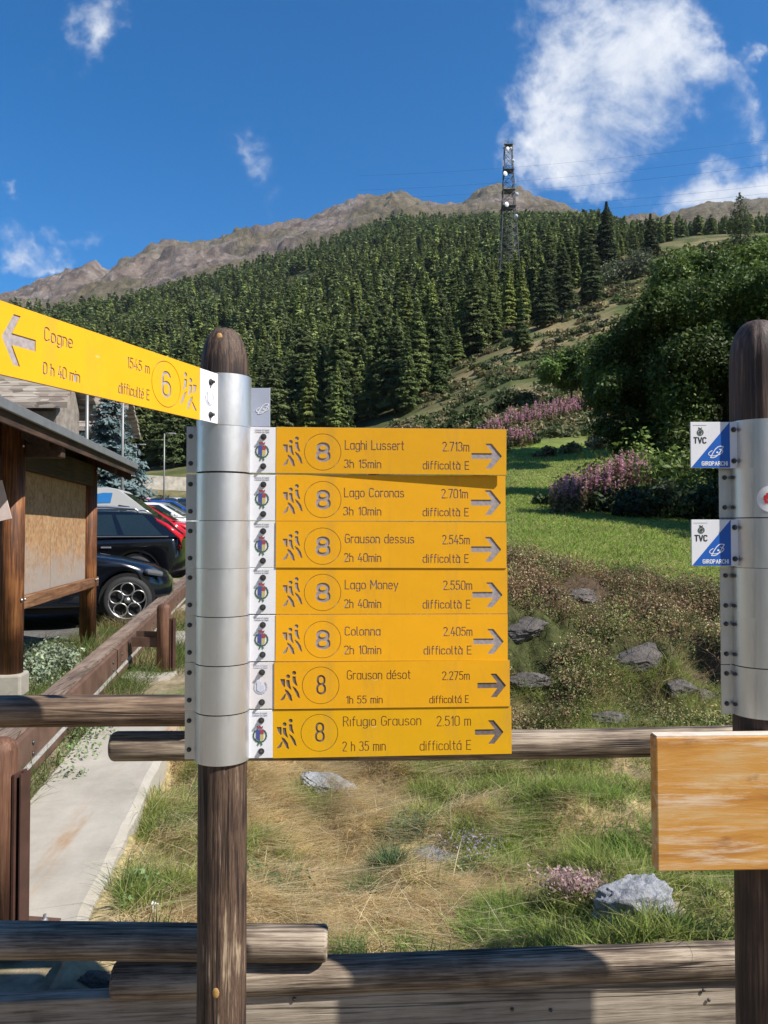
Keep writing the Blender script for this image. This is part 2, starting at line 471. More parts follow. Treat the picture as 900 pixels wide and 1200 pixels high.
MT['emblem_green'] = plain('emblem_green', (.05, .13, .07), .5, 0, .2)
MT['faded'] = plain('faded_print', (.58, .60, .70), .5, 0, .08)
MT['white'] = plain('white_print', (.80, .80, .80), .5, 0, .03)
MT['pink_white'] = plain('sunbleached_enamel', (.74, .70, .70), .5, 0, .06, 14)
MT['corten'] = plain('rusty_guardrail_steel', (.125, .07, .048), .65, .1, .35, 5, .25)
MT['galv_edge'] = plain('pale_zinc_edge', (.45, .43, .40), .5, .4, .2, 20)
MT['concrete'] = None
# ------------------------------------------------------------------ terrain
# ground heights come from how far up the picture the slope stands at several distances in several directions
TAB_PX = np.array([-500, -200, 0, 150, 330, 470, 600, 720, 850, 1100, 1500], float)
TAB = {
 -500: [(130, 573), (160, 560), (250, 530), (400, 480), (700, 425), (1150, 395), (1500, 395), (2600, 372), (3400, 480)],
 -200: [(130, 573), (160, 562), (250, 528), (400, 470), (700, 410), (1150, 378), (1500, 378), (2600, 356), (3400, 480)],
 0:    [(130, 573), (160, 560), (200, 545), (300, 503), (400, 468), (600, 420), (900, 382), (1150, 365), (1500, 364), (2600, 352), (3400, 480)],
 150:  [(130, 573), (160, 558), (200, 538), (300, 488), (400, 450), (600, 402), (900, 366), (1150, 355), (1500, 352), (2600, 296), (3400, 480)],
 330:  [(10, 690), (20, 640), (60, 592), (110, 562), (150, 540), (200, 505), (300, 440), (500, 372), (800, 327), (1150, 304), (1500, 304), (2600, 264), (3400, 480)],
 470:  [(10, 690), (20, 640), (60, 570), (100, 530), (140, 502), (200, 455), (300, 392), (500, 322), (800, 281), (1150, 262), (1500, 262), (2600, 238), (3400, 480)],
 600:  [(9.6, 655), (15, 625), (22, 602), (35, 575), (55, 535), (75, 500), (100, 468), (150, 432), (200, 398), (300, 347), (500, 296), (800, 268), (1150, 260), (1500, 262), (2600, 229), (3400, 480)],
 720:  [(10, 685), (14, 645), (20, 614), (35, 577), (60, 525), (80, 488), (100, 462), (150, 408), (200, 363), (260, 320), (330, 299), (500, 278), (800, 267), (1150, 265), (1500, 266), (2600, 262), (3400, 480)],
 850:  [(10, 705), (14, 660), (20, 622), (35, 582), (60, 520), (80, 480), (100, 445), (150, 380), (200, 330), (250, 300), (280, 287), (400, 277), (800, 270), (1150, 268), (1500, 268), (2600, 244), (3400, 480)],
 1100: [(10, 705), (14, 660), (20, 615), (35, 570), (60, 490), (100, 410), (150, 345), (200, 300), (280, 268), (400, 262), (800, 256), (1150, 255), (1500, 255), (2600, 236), (3400, 480)],
 1500: [(10, 705), (14, 655), (20, 605), (35, 555), (60, 470), (100, 385), (150, 320), (200, 275), (280, 245), (400, 245), (800, 240), (1150, 240), (1500, 240), (2600, 225), (3400, 480)],
}
LD = np.log(np.concatenate([np.linspace(8, 30, 60), np.geomspace(31, 3500, 240)]))
def _col(px):
    t = TAB[int(px)]
    d = np.array([q[0] for q in t], float); y = np.array([q[1] for q in t], float)
    return np.interp(LD, np.log(d), y)
_TABY = np.array([_col(p) for p in TAB_PX])          # (columns, distances)
_DD = np.exp(LD)
_TANV = np.array([[(lambda r: r.z / r.y)(ray(450, y)) for y in row] for row in _TABY])
_TABZ = EYE + _TANV * _DD[None, :]
# left columns are the gently rising car park up to 130 m
def road_z(y): return -.05 + .047 * (np.asarray(y, float) - 3.25)
for i, p in enumerate(TAB_PX):
    if p <= 150: _TABZ[i] = np.where(_DD < 130, road_z(_DD), _TABZ[i])
# soften the table along distance a little
for _ in range(3):
    _TABZ[:, 1:-1] = .25 * _TABZ[:, :-2] + .5 * _TABZ[:, 1:-1] + .25 * _TABZ[:, 2:]
# ridge line, by photo column
RIDGE = [(-500, 380), (-200, 366), (-60, 358), (0, 353), (15, 351), (50, 333), (78, 322), (100, 311), (122, 322), (140, 309), (175, 293), (205, 282), (250, 279), (300, 270), (350, 262), (400, 246), (418, 239), (432, 233), (452, 233), (480, 236), (500, 240), (525, 246), (545, 238), (570, 227), (585, 223), (610, 226), (640, 232), (662, 240), (672, 250), (690, 262), (720, 266), (780, 262), (815, 252), (835, 246), (870, 244), (900, 241), (960, 236), (1100, 232), (1500, 222)]
_rp = np.array([q[0] for q in RIDGE], float); _ry = np.array([q[1] for q in RIDGE], float)

def tabz(x, y):
    u = np.asarray(x, float) / np.maximum(y, 1)
    px = np.clip(450 + 900 * u, TAB_PX[0], TAB_PX[-1])
    ld = np.clip(np.log(np.maximum(y, 1)), LD[0], LD[-1])
    j = np.clip(np.searchsorted(TAB_PX, px) - 1, 0, len(TAB_PX) - 2)
    fx = (px - TAB_PX[j]) / (TAB_PX[j + 1] - TAB_PX[j])
    k = np.clip(np.searchsorted(LD, ld) - 1, 0, len(LD) - 2)
    fy = (ld - LD[k]) / (LD[k + 1] - LD[k])
    a = _TABZ[j, k] * (1 - fy) + _TABZ[j, k + 1] * fy
    b = _TABZ[j + 1, k] * (1 - fy) + _TABZ[j + 1, k + 1] * fy
    z = a * (1 - fx) + b * fx
    # sharper skyline on the far mountain
    rz = EYE + (600 - np.interp(px, _rp, _ry) + 22) / 900 * 2600
    w = np.exp(-((np.log(np.maximum(y, 1)) - math.log(2600)) / .16) ** 2)
    zc = np.interp(px, TAB_PX, _TABZ[:, np.argmin(abs(_DD - 2600))])
    return z + w * (rz - zc)
def wall_right(y): return -1.264 - .133 * (np.asarray(y, float) - 3.25)
def wall_left(y): return wall_right(y) - .66
def H(x, y):
    x = np.asarray(x, float); y = np.asarray(y, float)
    rz = road_z(y)
    # verge left of the wall is a little below the wall top; car park level
    left = rz - .03 + .05 * (fbm(x * 1.3, y * 1.3, 3, 5) - .5)
    # the ditch and bank on the right
    near = -.13 + .30 * (fbm(x * .9 + 4, y * .9, 4, 9) - .5) + .22 * (fbm((x + y * .6) * 3.0, (y - x * .6) * 1.3, 4, 10) - .5) + .10 * sstep(.3, 1.8, x) - .18 * np.exp(-((x + .25) / .7) ** 2) * sstep(3.0, 5, y)
    far = tabz(x, np.maximum(y, 8))
    bb = sstep(6.3, 9.1, y + .45 * (fbm(x * .7, y * .2, 3, 3) - .5) * 2)
    lump = .5 * (fbm(x * .8, y * .8, 4, 31) - .5) + .75 * (fbm(x * 2.6, y * 2.6, 4, 32) - .5)
    right = near * (1 - bb) + far * bb + lump * np.exp(-((y - 7.8) / 1.2) ** 2)
    # left of about u=-.2 the car park goes on, right of it the slope
    edge = wall_right(np.minimum(y, 12)) + np.where(y > 12, -.17 * (y - 12), 0)
    w = sstep(-.02, .03 + .05 * np.maximum(y - 8, 0), x - edge)
    z = left * (1 - w) + right * w
    # everything beyond the car park follows the table
    w2 = sstep(115, 140, y)
    z = z * (1 - w2) + far * w2
    # gravel strip kept up by the foot board
    z = z + np.where(y < 3.4, .11 * sstep(3.3, 2.95, y) * (w > .5), 0)
    g = sstep(.05, -.03, y - (2.615 + .066 * (x + 2.4)))
    z = z * (1 - g) + (-.36 + .04 * fbm(x * 3, y * 3, 3, 2)) * g
    # natural unevenness growing with distance
    z = z + np.where(y > 10, 1, 0) * (sstep(12, 60, y) * sstep(-.22, -.1, x / np.maximum(y, 1)) + sstep(130, 200, y)).clip(0, 1) * (
        .8 * (fbm(x / 9, y / 9, 4, 41) - .5) + np.minimum(y / 60, 9) * (fbm(x / 60, y / 60, 4, 42) - .5))
    m = sstep(1250, 1900, y)
    rid = 1 - np.abs(2 * fbm(x / 190 + .35 * fbm(x / 90, y / 120, 3, 52), y / 330, 5, 51, .55) - 1)
    z = z + m * (70 * (rid - .75) + 34 * (fbm(x / 45, y / 45, 4, 53) - .5) + 14 * (fbm(x / 14, y / 18, 3, 54) - .5)) * np.where(y < 2700, 1, .4)
    return z
def h1(x, y): return float(H(np.array([x]), np.array([y]))[0])

# ------------------------------------------------------------------ where the forest stands
FX = np.array([-600, -50, 150, 330, 470, 520, 560, 640, 700, 735, 800, 900, 1500], float)
FD = np.array([165, 165, 168, 155, 150, 172, 195, 235, 275, 320, 420, 450, 450], float)
def forest_front(px): return np.interp(px, FX, FD)

def ground_color(x, y, z):
    px = 450 + 900 * x / np.maximum(y, .5)
    n1 = fbm(x * .9, y * .9, 5, 61); n2 = fbm(x * 3.1, y * 3.1, 4, 62); n3 = fbm(x / 11, y / 11, 5, 63); n4 = fbm(x / 70, y / 70, 5, 64)
    def C(*c): return np.array(c)[None, :]
    def mix(a, b, t): t = t[:, None]; return a * (1 - t) + b * t
    straw, soil, green, dark = C(.47, .37, .20), C(.29, .215, .13), C(.115, .155, .035), C(.05, .068, .022)
    # near slope
    c = mix(straw + 0 * n1[:, None], soil, sstep(.45, .62, n2))
    c = mix(c, green * .8, sstep(.46, .60, n1) * sstep(-.9, 1.2, x + .2 * y) * .8)
    # bank
    bk = sstep(6.4, 6.9, y) * sstep(9.5, 8.9, y + (n1 - .5))
    c = mix(c, mix(C(.085, .06, .042) + 0 * n1[:, None], C(.06, .065, .025), sstep(.4, .6, n1)), bk)
    # meadow
    md = sstep(8.8, 9.5, y + (n1 - .5) * 1.0)
    mcol = mix(C(.135, .185, .036) + 0 * n1[:, None], C(.20, .21, .07), sstep(.42, .65, n3) * .7)
    mcol = mix(mcol, C(.30, .26, .13) + 0 * n1[:, None], sstep(11.2, 9.4, y) * .8)
    c = mix(c, mcol, md)
    # hillside above the meadow
    hs = sstep(62, 74, y + (n3 - .5) * 14)
    hcol = mix(C(.135, .125, .055) + 0 * n1[:, None], C(.075, .09, .03), sstep(.40, .56, n3))
    hcol = mix(hcol, C(.215, .175, .09), sstep(.54, .70, fbm(x / 23, y / 14, 4, 66)))
    c = mix(c, hcol, hs)
    # forest floor
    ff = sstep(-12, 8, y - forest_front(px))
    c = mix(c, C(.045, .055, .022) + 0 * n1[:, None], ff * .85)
    # car park side
    edge = wall_right(np.minimum(y, 12)) + np.where(y > 12, -.17 * (y - 12), 0)
    lf = (x < edge) & (y < 119)
    grav = mix(C(.30, .245, .165) + 0 * n1[:, None], C(.20, .17, .10), sstep(.42, .6, n2))
    grav = mix(grav, C(.10, .14, .04) + 0 * n1[:, None], sstep(.44, .58, n1) * .8)
    asp = C(.13, .125, .12) + .05 * (n3[:, None] - .5)
    beam = -2.07 - .133 * (y - 3.25)
    lc = mix(asp, grav, sstep(-1.35, -.75, x - beam))
    c = np.where(lf[:, None], lc, c)
    # gravel behind the fence
    g = sstep(3.0, 2.7, y)
    c = mix(c, mix(C(.30, .25, .18) + 0 * n1[:, None], C(.20, .16, .11), sstep(.4, .6, n2)), g)
    # treeless mountain: scree, rock, thin turf
    mt = sstep(1120, 1320, y + (n4 - .5) * 500)
    slope = fbm(x / 160, y / 300, 5, 71)
    rock = mix(C(.205, .16, .128) + 0 * n1[:, None], C(.125, .096, .077), sstep(.45, .62, fbm(x / 38, y / 60, 5, 72)))
    rock = mix(rock, C(.255, .215, .18), sstep(.55, .70, fbm(x / 60 + 9, y / 25, 4, 73)))
    turf = C(.15, .125, .07) + .05 * (n4[:, None] - .5)
    tw = sstep(.42, .58, slope + .16 * sstep(2300, 1300, y) - .06 + .14 * sstep(500, 560, px))
    rock = mix(rock, turf, tw * .8)
    c = mix(c, rock, mt)
    return np.concatenate([np.clip(c, 0.01, 1), mt[:, None]], 1)

def build_ground():
    ys = [-3.0]
    while ys[-1] < 13: ys.append(ys[-1] + .075)
    while ys[-1] < 3500: ys.append(ys[-1] * 1.0105)
    ys = np.array(ys)
    # columns: denser inside the picture
    us = np.concatenate([np.linspace(-1.3, -.56, 50)[:-1], np.linspace(-.56, .56, 420), np.linspace(.56, 1.3, 50)[1:]])
    yy = np.maximum(ys, 7.5)
    X = us[None, :] * yy[:, None]; Y = np.repeat(ys[:, None], len(us), 1)
    Z = H(X.ravel(), Y.ravel())
    V = np.stack([X.ravel(), Y.ravel(), Z], 1)
    nr, nc = X.shape
    idx = np.arange(nr * nc).reshape(nr, nc)
    F = np.stack([idx[:-1, :-1].ravel(), idx[:-1, 1:].ravel(), idx[1:, 1:].ravel(), idx[1:, :-1].ravel()], 1)
    cols = ground_color(V[:, 0], V[:, 1], V[:, 2])
    m, nt, N, L, b = new_mat('ground_surface')
    a = N.new('ShaderNodeVertexColor'); a.layer_name = 'Col'
    n = nz(nt, 14, 6, .65); n2 = nz(nt, .9, 6, .65); n3 = nz(nt, .045, 7, .65)
    f = None
    c = a.outputs['Color']
    for q, lo, hi in ((n, .72, 1.28), (n2, .75, 1.25), (n3, .72, 1.3)):
        c = mixc(nt, 1.0, c, ramp(nt, q.outputs['Fac'], [(.32, (lo,) * 3), (.68, (hi,) * 3)]), 'MULTIPLY')
    L.new(c, b.inputs['Base Color']); set_in(b, Roughness=.95); b.inputs['Specular IOR Level'].default_value = .1
    n5 = nz(nt, .02, 10, .74, 'Object', (1.6, .55, 1), 1.2)
    b1 = N.new('ShaderNodeBump'); b1.inputs['Distance'].default_value = 18; L.new(n5.outputs['Fac'], b1.inputs['Height']); L.new(a.outputs['Alpha'], b1.inputs['Strength'])
    b2 = N.new('ShaderNodeBump'); b2.inputs['Distance'].default_value = .03; b2.inputs['Strength'].default_value = .5
    L.new(n.outputs['Fac'], b2.inputs['Height']); L.new(b1.outputs[0], b2.inputs['Normal']); L.new(b2.outputs[0], b.inputs['Normal'])
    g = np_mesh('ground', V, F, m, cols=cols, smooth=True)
    tag(g, kind='structure')
build_ground()
def valley_side():
    """the other side of the valley, behind the photographer"""
    n, k = 60, 26
    V = []
    rr = np.concatenate([[9.0], np.geomspace(14, 2600, k - 1)])
    for j, r in enumerate(rr):
        for i in range(n + 1):
            a = math.pi + math.pi * i / n
            x, y = r * math.cos(a), -3.0 + r * math.sin(a) if r > 9 else -3.0
            x = r * math.cos(a); y = -2.9 + r * math.sin(a)
            z = -.36 + max(0, r - 60) * .34 * (.75 + .5 * vnoise(np.array([a * 3]), np.array([r / 300]), 3)[0]) if r > 9 else -.36
            V.append((x, y, z))
    V = np.array(V); F = []
    for j in range(k - 1):
        for i in range(n):
            q = j * (n + 1) + i; F.append((q, q + 1, q + n + 2, q + n + 1))
    far = sstep(40, 90, np.hypot(V[:, 0], V[:, 1]))[:, None]
    C = (1 - far) * np.array([[.20, .18, .15]]) + far * np.array([[.06, .075, .035]])
    o = np_mesh('valley_side', V, np.array(F), vcol_mat('valley_side_cover', .95, 0, .3, .03, spec=.1), cols=C, smooth=True)
    tag(o, kind='structure')
valley_side()

# ------------------------------------------------------------------ leaves, needles and blades as one mesh each
def scatter_tris(centers, size, normals=None, aspect=1.0, rng=RNG, cols=None, jitter=.25):
    """one leaf-like quad (diamond) per centre, random orientation or round a given normal"""
    n = len(centers)
    if normals is None:
        nrm = rng.normal(size=(n, 3))
    else:
        nrm = normals + rng.normal(size=(n, 3)) * jitter
    nrm /= np.linalg.norm(nrm, axis=1, keepdims=True) + 1e-9
    t = np.cross(nrm, rng.normal(size=(n, 3))); t /= np.linalg.norm(t, axis=1, keepdims=True) + 1e-9
    s = np.cross(nrm, t)
    sz = (size * (rng.uniform(.6, 1.35, n)))[:, None] if np.isscalar(size) else (size * rng.uniform(.7, 1.3, n))[:, None]
    a = centers + t * sz * aspect; b_ = centers + s * sz * .5; c = centers - t * sz * aspect; d = centers - s * sz * .5
    V = np.stack([a, b_, c, d], 1).reshape(-1, 3)
    F = np.arange(4 * n).reshape(n, 4)
    return V, F
MT['needles'] = vcol_mat('conifer_needles', .8, .25, .25, .9, spec=.15)
MT['leaves'] = vcol_mat('broad_leaves', .6, .30, .25, 1.2, spec=.3)
MT['blades'] = vcol_mat('grass_blades', .75, .45, .15, 2.0, spec=.15)
def per_object(m, lo, hi):
    nt = m.node_tree; b = nt.nodes['Principled BSDF']; L = nt.links
    src = b.inputs['Base Color'].links[0].from_socket
    oi = nt.nodes.new('ShaderNodeObjectInfo')
    c = mixc(nt, 1.0, src, ramp(nt, oi.outputs['Random'], [(0, (lo, lo, lo * 1.05)), (1, (hi * 1.05, hi, hi * .85))]), 'MULTIPLY')
    L.new(c, b.inputs['Base Color'])
per_object(MT['needles'], .72, 1.32)
MT['bark'] = wood('tree_bark', [(.3, (.04, .03, .022)), (.6, (.11, .085, .065)), (.8, (.17, .14, .11))], 'Z', 3, .8, .9, .7)

def conifer_mesh(h, r, n, leaf, seed, base=.10, col=(.05, .072, .026), var=.35, tip=(.085, .11, .04), power=.85, droop=.25, tiers=None):
    """needle tufts on the ends of whorled boughs: returns verts, faces, colours"""
    rg = np.random.default_rng(seed)
    tiers = tiers or max(8, int(h * 1.3))
    boughs = []
    for t in range(tiers):
        f = (t + rg.uniform(-.3, .3)) / tiers
        zc = h * (base + (1 - base) * max(f, 0))
        rr = r * (1 - max(f, 0)) ** power * (1.0 if f > .12 else .75)
        k = rg.integers(6, 9)
        a0 = rg.uniform(0, 6.28)
        for i in range(k):
            a = a0 + i * 6.283 / k + rg.uniform(-.3, .3)
            boughs.append((zc, a, rr * rg.uniform(.62, 1.15) + .12, f))
    boughs = np.array(boughs)
    w = boughs[:, 2] ** 1.5; w /= w.sum()
    bi = rg.choice(len(boughs), n, p=w)
    zc, a, L_, f = boughs[bi].T
    s = rg.beta(2.2, 1.15, n)
    rad = L_ * s
    side = rg.normal(0, .16, n) * L_ * (.4 + .6 * s) + rg.normal(0, .05, n)
    x = np.cos(a) * rad - np.sin(a) * side; y = np.sin(a) * rad + np.cos(a) * side
    z = zc - droop * rad * s + rg.normal(0, .05 * h / tiers * 3, n)
    top = rg.random(n) < .02
    x[top] *= .1; y[top] *= .1; z[top] = h * rg.uniform(.93, 1.03, top.sum())
    P = np.stack([x, y, z], 1)
    nrm = np.stack([np.cos(a) * .6, np.sin(a) * .6, np.full(n, .8)], 1)
    V, F = scatter_tris(P, leaf, nrm, 1.25, rg, jitter=.36)
    shade = rg.uniform(1 - var, 1 + var, len(boughs))[bi]
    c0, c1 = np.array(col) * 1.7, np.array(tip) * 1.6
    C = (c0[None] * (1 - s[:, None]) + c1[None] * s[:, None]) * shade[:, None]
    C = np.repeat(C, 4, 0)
    return V, F, C
def trunk_mesh(h, r, n=7, seed=0, bend=.02):
    rg = np.random.default_rng(seed)
    m = MB(); k = 6
    pts = [(h * bend * math.sin(i * 1.3 + seed), h * bend * math.cos(i * .9 + seed) - h * bend, h * i / k) for i in range(k + 1)]
    pts[0] = (0, 0, -.3)
    m.tube(pts, [r * (1 - .85 * i / k) for i in range(k + 1)], n)
    return m

def crown_clumps(clumps, per, leaf, seed, col, var=.45, aspect=1.0):
    """clumps: (x,y,z,rx,ry,rz); leaves sit mostly on each clump's outer shell with gaps between"""
    rg = np.random.default_rng(seed)
    Vs, Fs, Cs = [], [], []; o = 0
    for (cx, cy, cz, rx, ry, rz) in clumps:
        n = int(per * (rx * ry + ry * rz + rx * rz) / 3)
        d = rg.normal(size=(n, 3)); d /= np.linalg.norm(d, axis=1, keepdims=True)
        rr = rg.uniform(.15, 1, n) ** .45
        lump = .30 + 1.35 * fbm(d[:, 0] * 2.6 + cx * 3 + 9, d[:, 1] * 2.6 + d[:, 2] * 2.9 + cz * 2, 4, seed)
        P = np.array([cx, cy, cz]) + d * np.array([rx, ry, rz]) * (rr * lump)[:, None]
        V, F = scatter_tris(P, leaf, d * .6 + np.array([0, 0, .5]), aspect, rg, jitter=.7)
        c = np.array(col)[None] * 1.5 * (rg.uniform(1 - var, 1 + var) * rg.uniform(.75, 1.3, n))[:, None]
        c = c * np.array([1, 1, 1]) + (rg.random(n) < .06)[:, None] * np.array([.05, .035, 0])
        Vs.append(V); Fs.append(F + o); Cs.append(np.repeat(c, 4, 0)); o += len(V)
    return np.concatenate(Vs), np.concatenate(Fs), np.concatenate(Cs)

# ------------------------------------------------------------------ the forest
protos = []
for i, (hh, rr, n, leaf) in enumerate([(14.5, 2.9, 9000, .20), (13.0, 2.4, 8000, .19), (15.5, 2.7, 9000, .19), (11.5, 2.4, 7000, .19), (13.5, 3.3, 9000, .21)]):
    col = [(.050, .066, .026), (.040, .055, .023), (.080, .098, .032), (.072, .092, .032), (.046, .058, .025)][i]
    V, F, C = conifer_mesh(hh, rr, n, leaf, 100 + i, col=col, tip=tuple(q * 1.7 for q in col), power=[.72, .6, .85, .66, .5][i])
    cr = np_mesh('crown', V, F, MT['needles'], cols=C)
    tr = trunk_mesh(hh * .93, .19, 6, i, .006).build('trunk', MT['bark'])
    protos.append((cr, tr))
protos_used = [False] * len(protos)

def forest_points():
    rg = np.random.default_rng(5)
    pts = []
    d = 150.0
    while d < 1230:
        step = 5.3 + d * .0046
        px = np.arange(-170, 1060, step / d * 900) + rg.uniform(0, 20)
        px = px + rg.normal(0, .33, len(px)) * step / d * 900
        dd = d + rg.normal(0, .35, len(px)) * step
        pts.append(np.stack([px, dd], 1)); d += step
    p = np.concatenate(pts)
    px, dd = p.T
    x = (px - 450) / 900 * dd
    ok = dd > forest_front(px) + 9 * (fbm(x / 18, dd / 18, 3, 81) - .5) * 2
    lim = 1180 + 260 * (fbm(x / 60, dd / 60, 4, 82) - .5) * 2
    lim = np.where(px < 380, lim - 60 + 160 * (fbm(x / 22, dd / 22, 3, 84) - .5), lim + 40)
    ok &= dd < lim
    gaps = fbm(x / 42, dd / 75, 4, 83)
    ok &= ~((gaps > .585) & (dd > 330) & (px < 520))
    ok &= ~((px > 735) & (dd > 620))
    ok &= ~((px > 735) & (dd > 420) & (px < 830) & (fbm(x / 12, dd / 12, 3, 85) > .62))
    p = p[ok]; x = x[ok]
    return np.stack([x, p[:, 1], H(x, p[:, 1]), p[:, 0]], 1)
FP = forest_points()
_rg = np.random.default_rng(8)
FN = fbm(FP[:, 0] / 38, FP[:, 1] / 50, 4, 88)
FS = np.where(_rg.random(len(FP)) < .28, _rg.uniform(.4, .7, len(FP)), _rg.uniform(.75, 1.3, len(FP))) * (.8 + .45 * FN) * np.where((FP[:, 1] < 230) & (FP[:, 3] > 300) & (FP[:, 3] < 580), 1.25, 1) * np.where(FP[:, 3] > 720, .72, 1.0) * (1 + .12 * (FP[:, 3] < 240))
# the trees that show largest: nearest ones not hidden behind the boards
show = FS / FP[:, 1]
vis = (FP[:, 3] > -20) & (FP[:, 3] < 760)
hidden = (FP[:, 3] > 325) & (FP[:, 3] < 590) & (600 - (FP[:, 2] + 14 * FS - EYE) / FP[:, 1] * 900 + 22 > 505)
score = np.where(vis & ~hidden, show, 0)
order = np.argsort(-score)
near_i = order[:285]
far_i = np.array(sorted(set(range(len(FP))) - set(near_i.tolist())))
for q, i in enumerate(near_i):
    k = int(_rg.integers(0, len(protos)))
    x, y, z, px = FP[i]
    root = thing('conifer_tree', 'dark green conifer standing in the dense forest on the mountainside', 'tree', (x, y, z - .2), _rg.uniform(0, 6.28), 'conifers of the mountainside forest')
    sx = FS[i] * _rg.uniform(.9, 1.35)
    root.scale = (sx, sx, FS[i])
    for src in protos[k]:
        if not protos_used[k]: c = src
        else: c = src.copy(); COL.objects.link(c)
        c.parent = root
    protos_used[k] = True
for k, us_ in enumerate(protos_used):
    if not us_:
        for src in protos[k]: bpy.data.objects.remove(src)
def build_far_forest():
    Vs, Fs, Cs = [], [], []; o = 0
    lods = {}
    for key, n, leaf in (('a', 1000, .56), ('b', 420, .85), ('c', 220, 1.1)):
        lods[key] = []
        for s in range(5):
            col = [(.052, .068, .027), (.044, .058, .025), (.072, .09, .032), (.052, .068, .028), (.066, .08, .034)][s]
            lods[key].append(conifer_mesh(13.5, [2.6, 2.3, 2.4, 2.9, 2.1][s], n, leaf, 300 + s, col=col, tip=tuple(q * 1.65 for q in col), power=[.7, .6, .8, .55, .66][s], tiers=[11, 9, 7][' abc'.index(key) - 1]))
    rg = np.random.default_rng(19)
    for i in far_i:
        x, y, z, px = FP[i]
        key = 'a' if y < 380 else ('b' if y < 700 else 'c')
        V, F, C = lods[key][rg.integers(0, 5)]
        a = rg.uniform(0, 6.28); c, s = math.cos(a), math.sin(a)
        f = FS[i] * (1 + .0 * y); g = f * rg.uniform(.9, 1.4) * (1.12 if key == 'c' else 1)
        W = np.stack([(V[:, 0] * c - V[:, 1] * s) * g + x, (V[:, 0] * s + V[:, 1] * c) * g + y, V[:, 2] * f + z - .2], 1)
        Vs.append(W); Fs.append(F + o); Cs.append(C * rg.uniform(.65, 1.3) * (.72 + .56 * FN[i]) * np.array([[1, 1, rg.uniform(.8, 1.2)]])); o += len(V)
    m = np_mesh('forest', np.concatenate(Vs), np.concatenate(Fs), MT['needles'], cols=np.concatenate(Cs))
    tag(m, 'dense conifer forest covering the upper mountainside', 'forest', kind='stuff')
build_far_forest()
print('forest', len(FP), 'near', len(near_i))

# single trees of the open slope and the brow
def lone_conifer(px, py_base, d, h, r, label, seed, col, n=2600, leaf=.4, power=.8, group=None, zoff=0, droop=.25, base=.1, var=.35):
    x = xat(px, d)
    z = h1(x, d)
    t = thing('conifer_tree', label, 'tree', (x, d, z - .2), 0, group)
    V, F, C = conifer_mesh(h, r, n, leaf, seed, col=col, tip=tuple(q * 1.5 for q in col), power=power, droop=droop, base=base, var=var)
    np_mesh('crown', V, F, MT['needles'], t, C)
    trunk_mesh(h * .95, h * .014, 7, seed, .006).build('trunk', MT['bark'], t)
    return t
lone_conifer(713, 300, 285, 25, 4.6, 'tallest dark pine sticking up above the skyline left of the cloud', 1, (.026, .036, .016), 9500, .34, .55)
lone_conifer(687, 300, 285, 19.5, 4.0, 'dark pine just left of the tallest skyline pine', 2, (.028, .04, .018), 8000, .34, .6)
lone_conifer(765, 296, 300, 17.5, 4.2, 'dark cone-shaped pine alone at the upper edge of the dry slope', 3, (.028, .038, .017), 7500, .34, .8)
lone_conifer(871, 277, 250, 20.5, 4.6, 'lone open-crowned pine on the skyline at the far right', 4, (.03, .042, .018), 3600, .24, .45, None, 0, .1, .22)
lone_conifer(612, 420, 172, 13, 2.6, 'mid-green conifer at the lower edge of the forest beside the dry slope', 5, (.05, .068, .025), 6500, .24)
lone_conifer(478, 500, 152, 17, 2.7, 'tall pale green larch at the forest foot just above the top yellow boards', 6, (.075, .10, .035), 6500, .25)
lone_conifer(640, 385, 205, 17, 4.4, 'broad dark conifer overhanging the top of the dry slope', 7, (.033, .045, .02), 9000, .28, .55)
lone_conifer(695, 345, 215, 17.5, 4.4, 'wide-spreading dark conifer right of the overhanging one', 8, (.035, .048, .021), 9000, .28, .55)
lone_conifer(662, 350, 225, 19, 4.2, 'dark conifer between the pylon and the skyline pines', 9, (.034, .046, .02), 9000, .28, .6)
lone_conifer(395, 502, 152, 15, 2.4, 'slender larch beside the pair of pale larches at the forest foot', 10, (.07, .095, .034), 6000, .24)
lone_conifer(515, 478, 158, 15, 2.5, 'larch standing right of the tall pale larch', 12, (.06, .085, .03), 6000, .24)

def broadleaf(name, label, px, d, clumps, trunks, per, leaf, seed, col, cat='tree', group=None):
    """clumps given as photo px, photo py, distance offset, radii in metres"""
    x0 = xat(px, d); z0 = h1(x0, d)
    t = thing(name, label, cat, (x0, d, z0), 0, group)
    cl = []
    for (cx, cy, dy, rx, ry, rz) in clumps:
        p = at(cx, cy, d + dy)
        cl.append((p.x - x0, p.y - d, p.z - z0, rx, ry, rz))
    V, F, C = crown_clumps(cl, per, leaf, seed, col)
    np_mesh('crown', V, F, MT['leaves'], t, C)
    m = MB()
    for (pts, r) in trunks:
        q = [(a, b, c) for a, b, c in pts]
        m.tube(q, [r * (1 - .7 * i / (len(q) - 1)) for i in range(len(q))], 8)
    m.build('trunk', MT['bark'], t)
    return t
def auto_clumps(rg, px0, px1, prof_top, prof_bot, d, n, r0, r1, depth):
    out = []
    for _ in range(n):
        px = rg.uniform(px0, px1)
        top, bot = np.interp(px, *prof_top), np.interp(px, *prof_bot)
        r = rg.uniform(r0, r1)
        rp = r / d * 900
        if bot - top < 2 * rp: py = (top + bot) / 2
        else: py = rg.uniform(top + rp * .8, bot - rp * .7)
        out.append((px, py, rg.uniform(-depth, depth), r, r, r * rg.uniform(.7, .95)))
    return out
rgt = np.random.default_rng(77)
G1, G2, G3 = (.050, .078, .018), (.04, .062, .016), (.070, .104, .024)
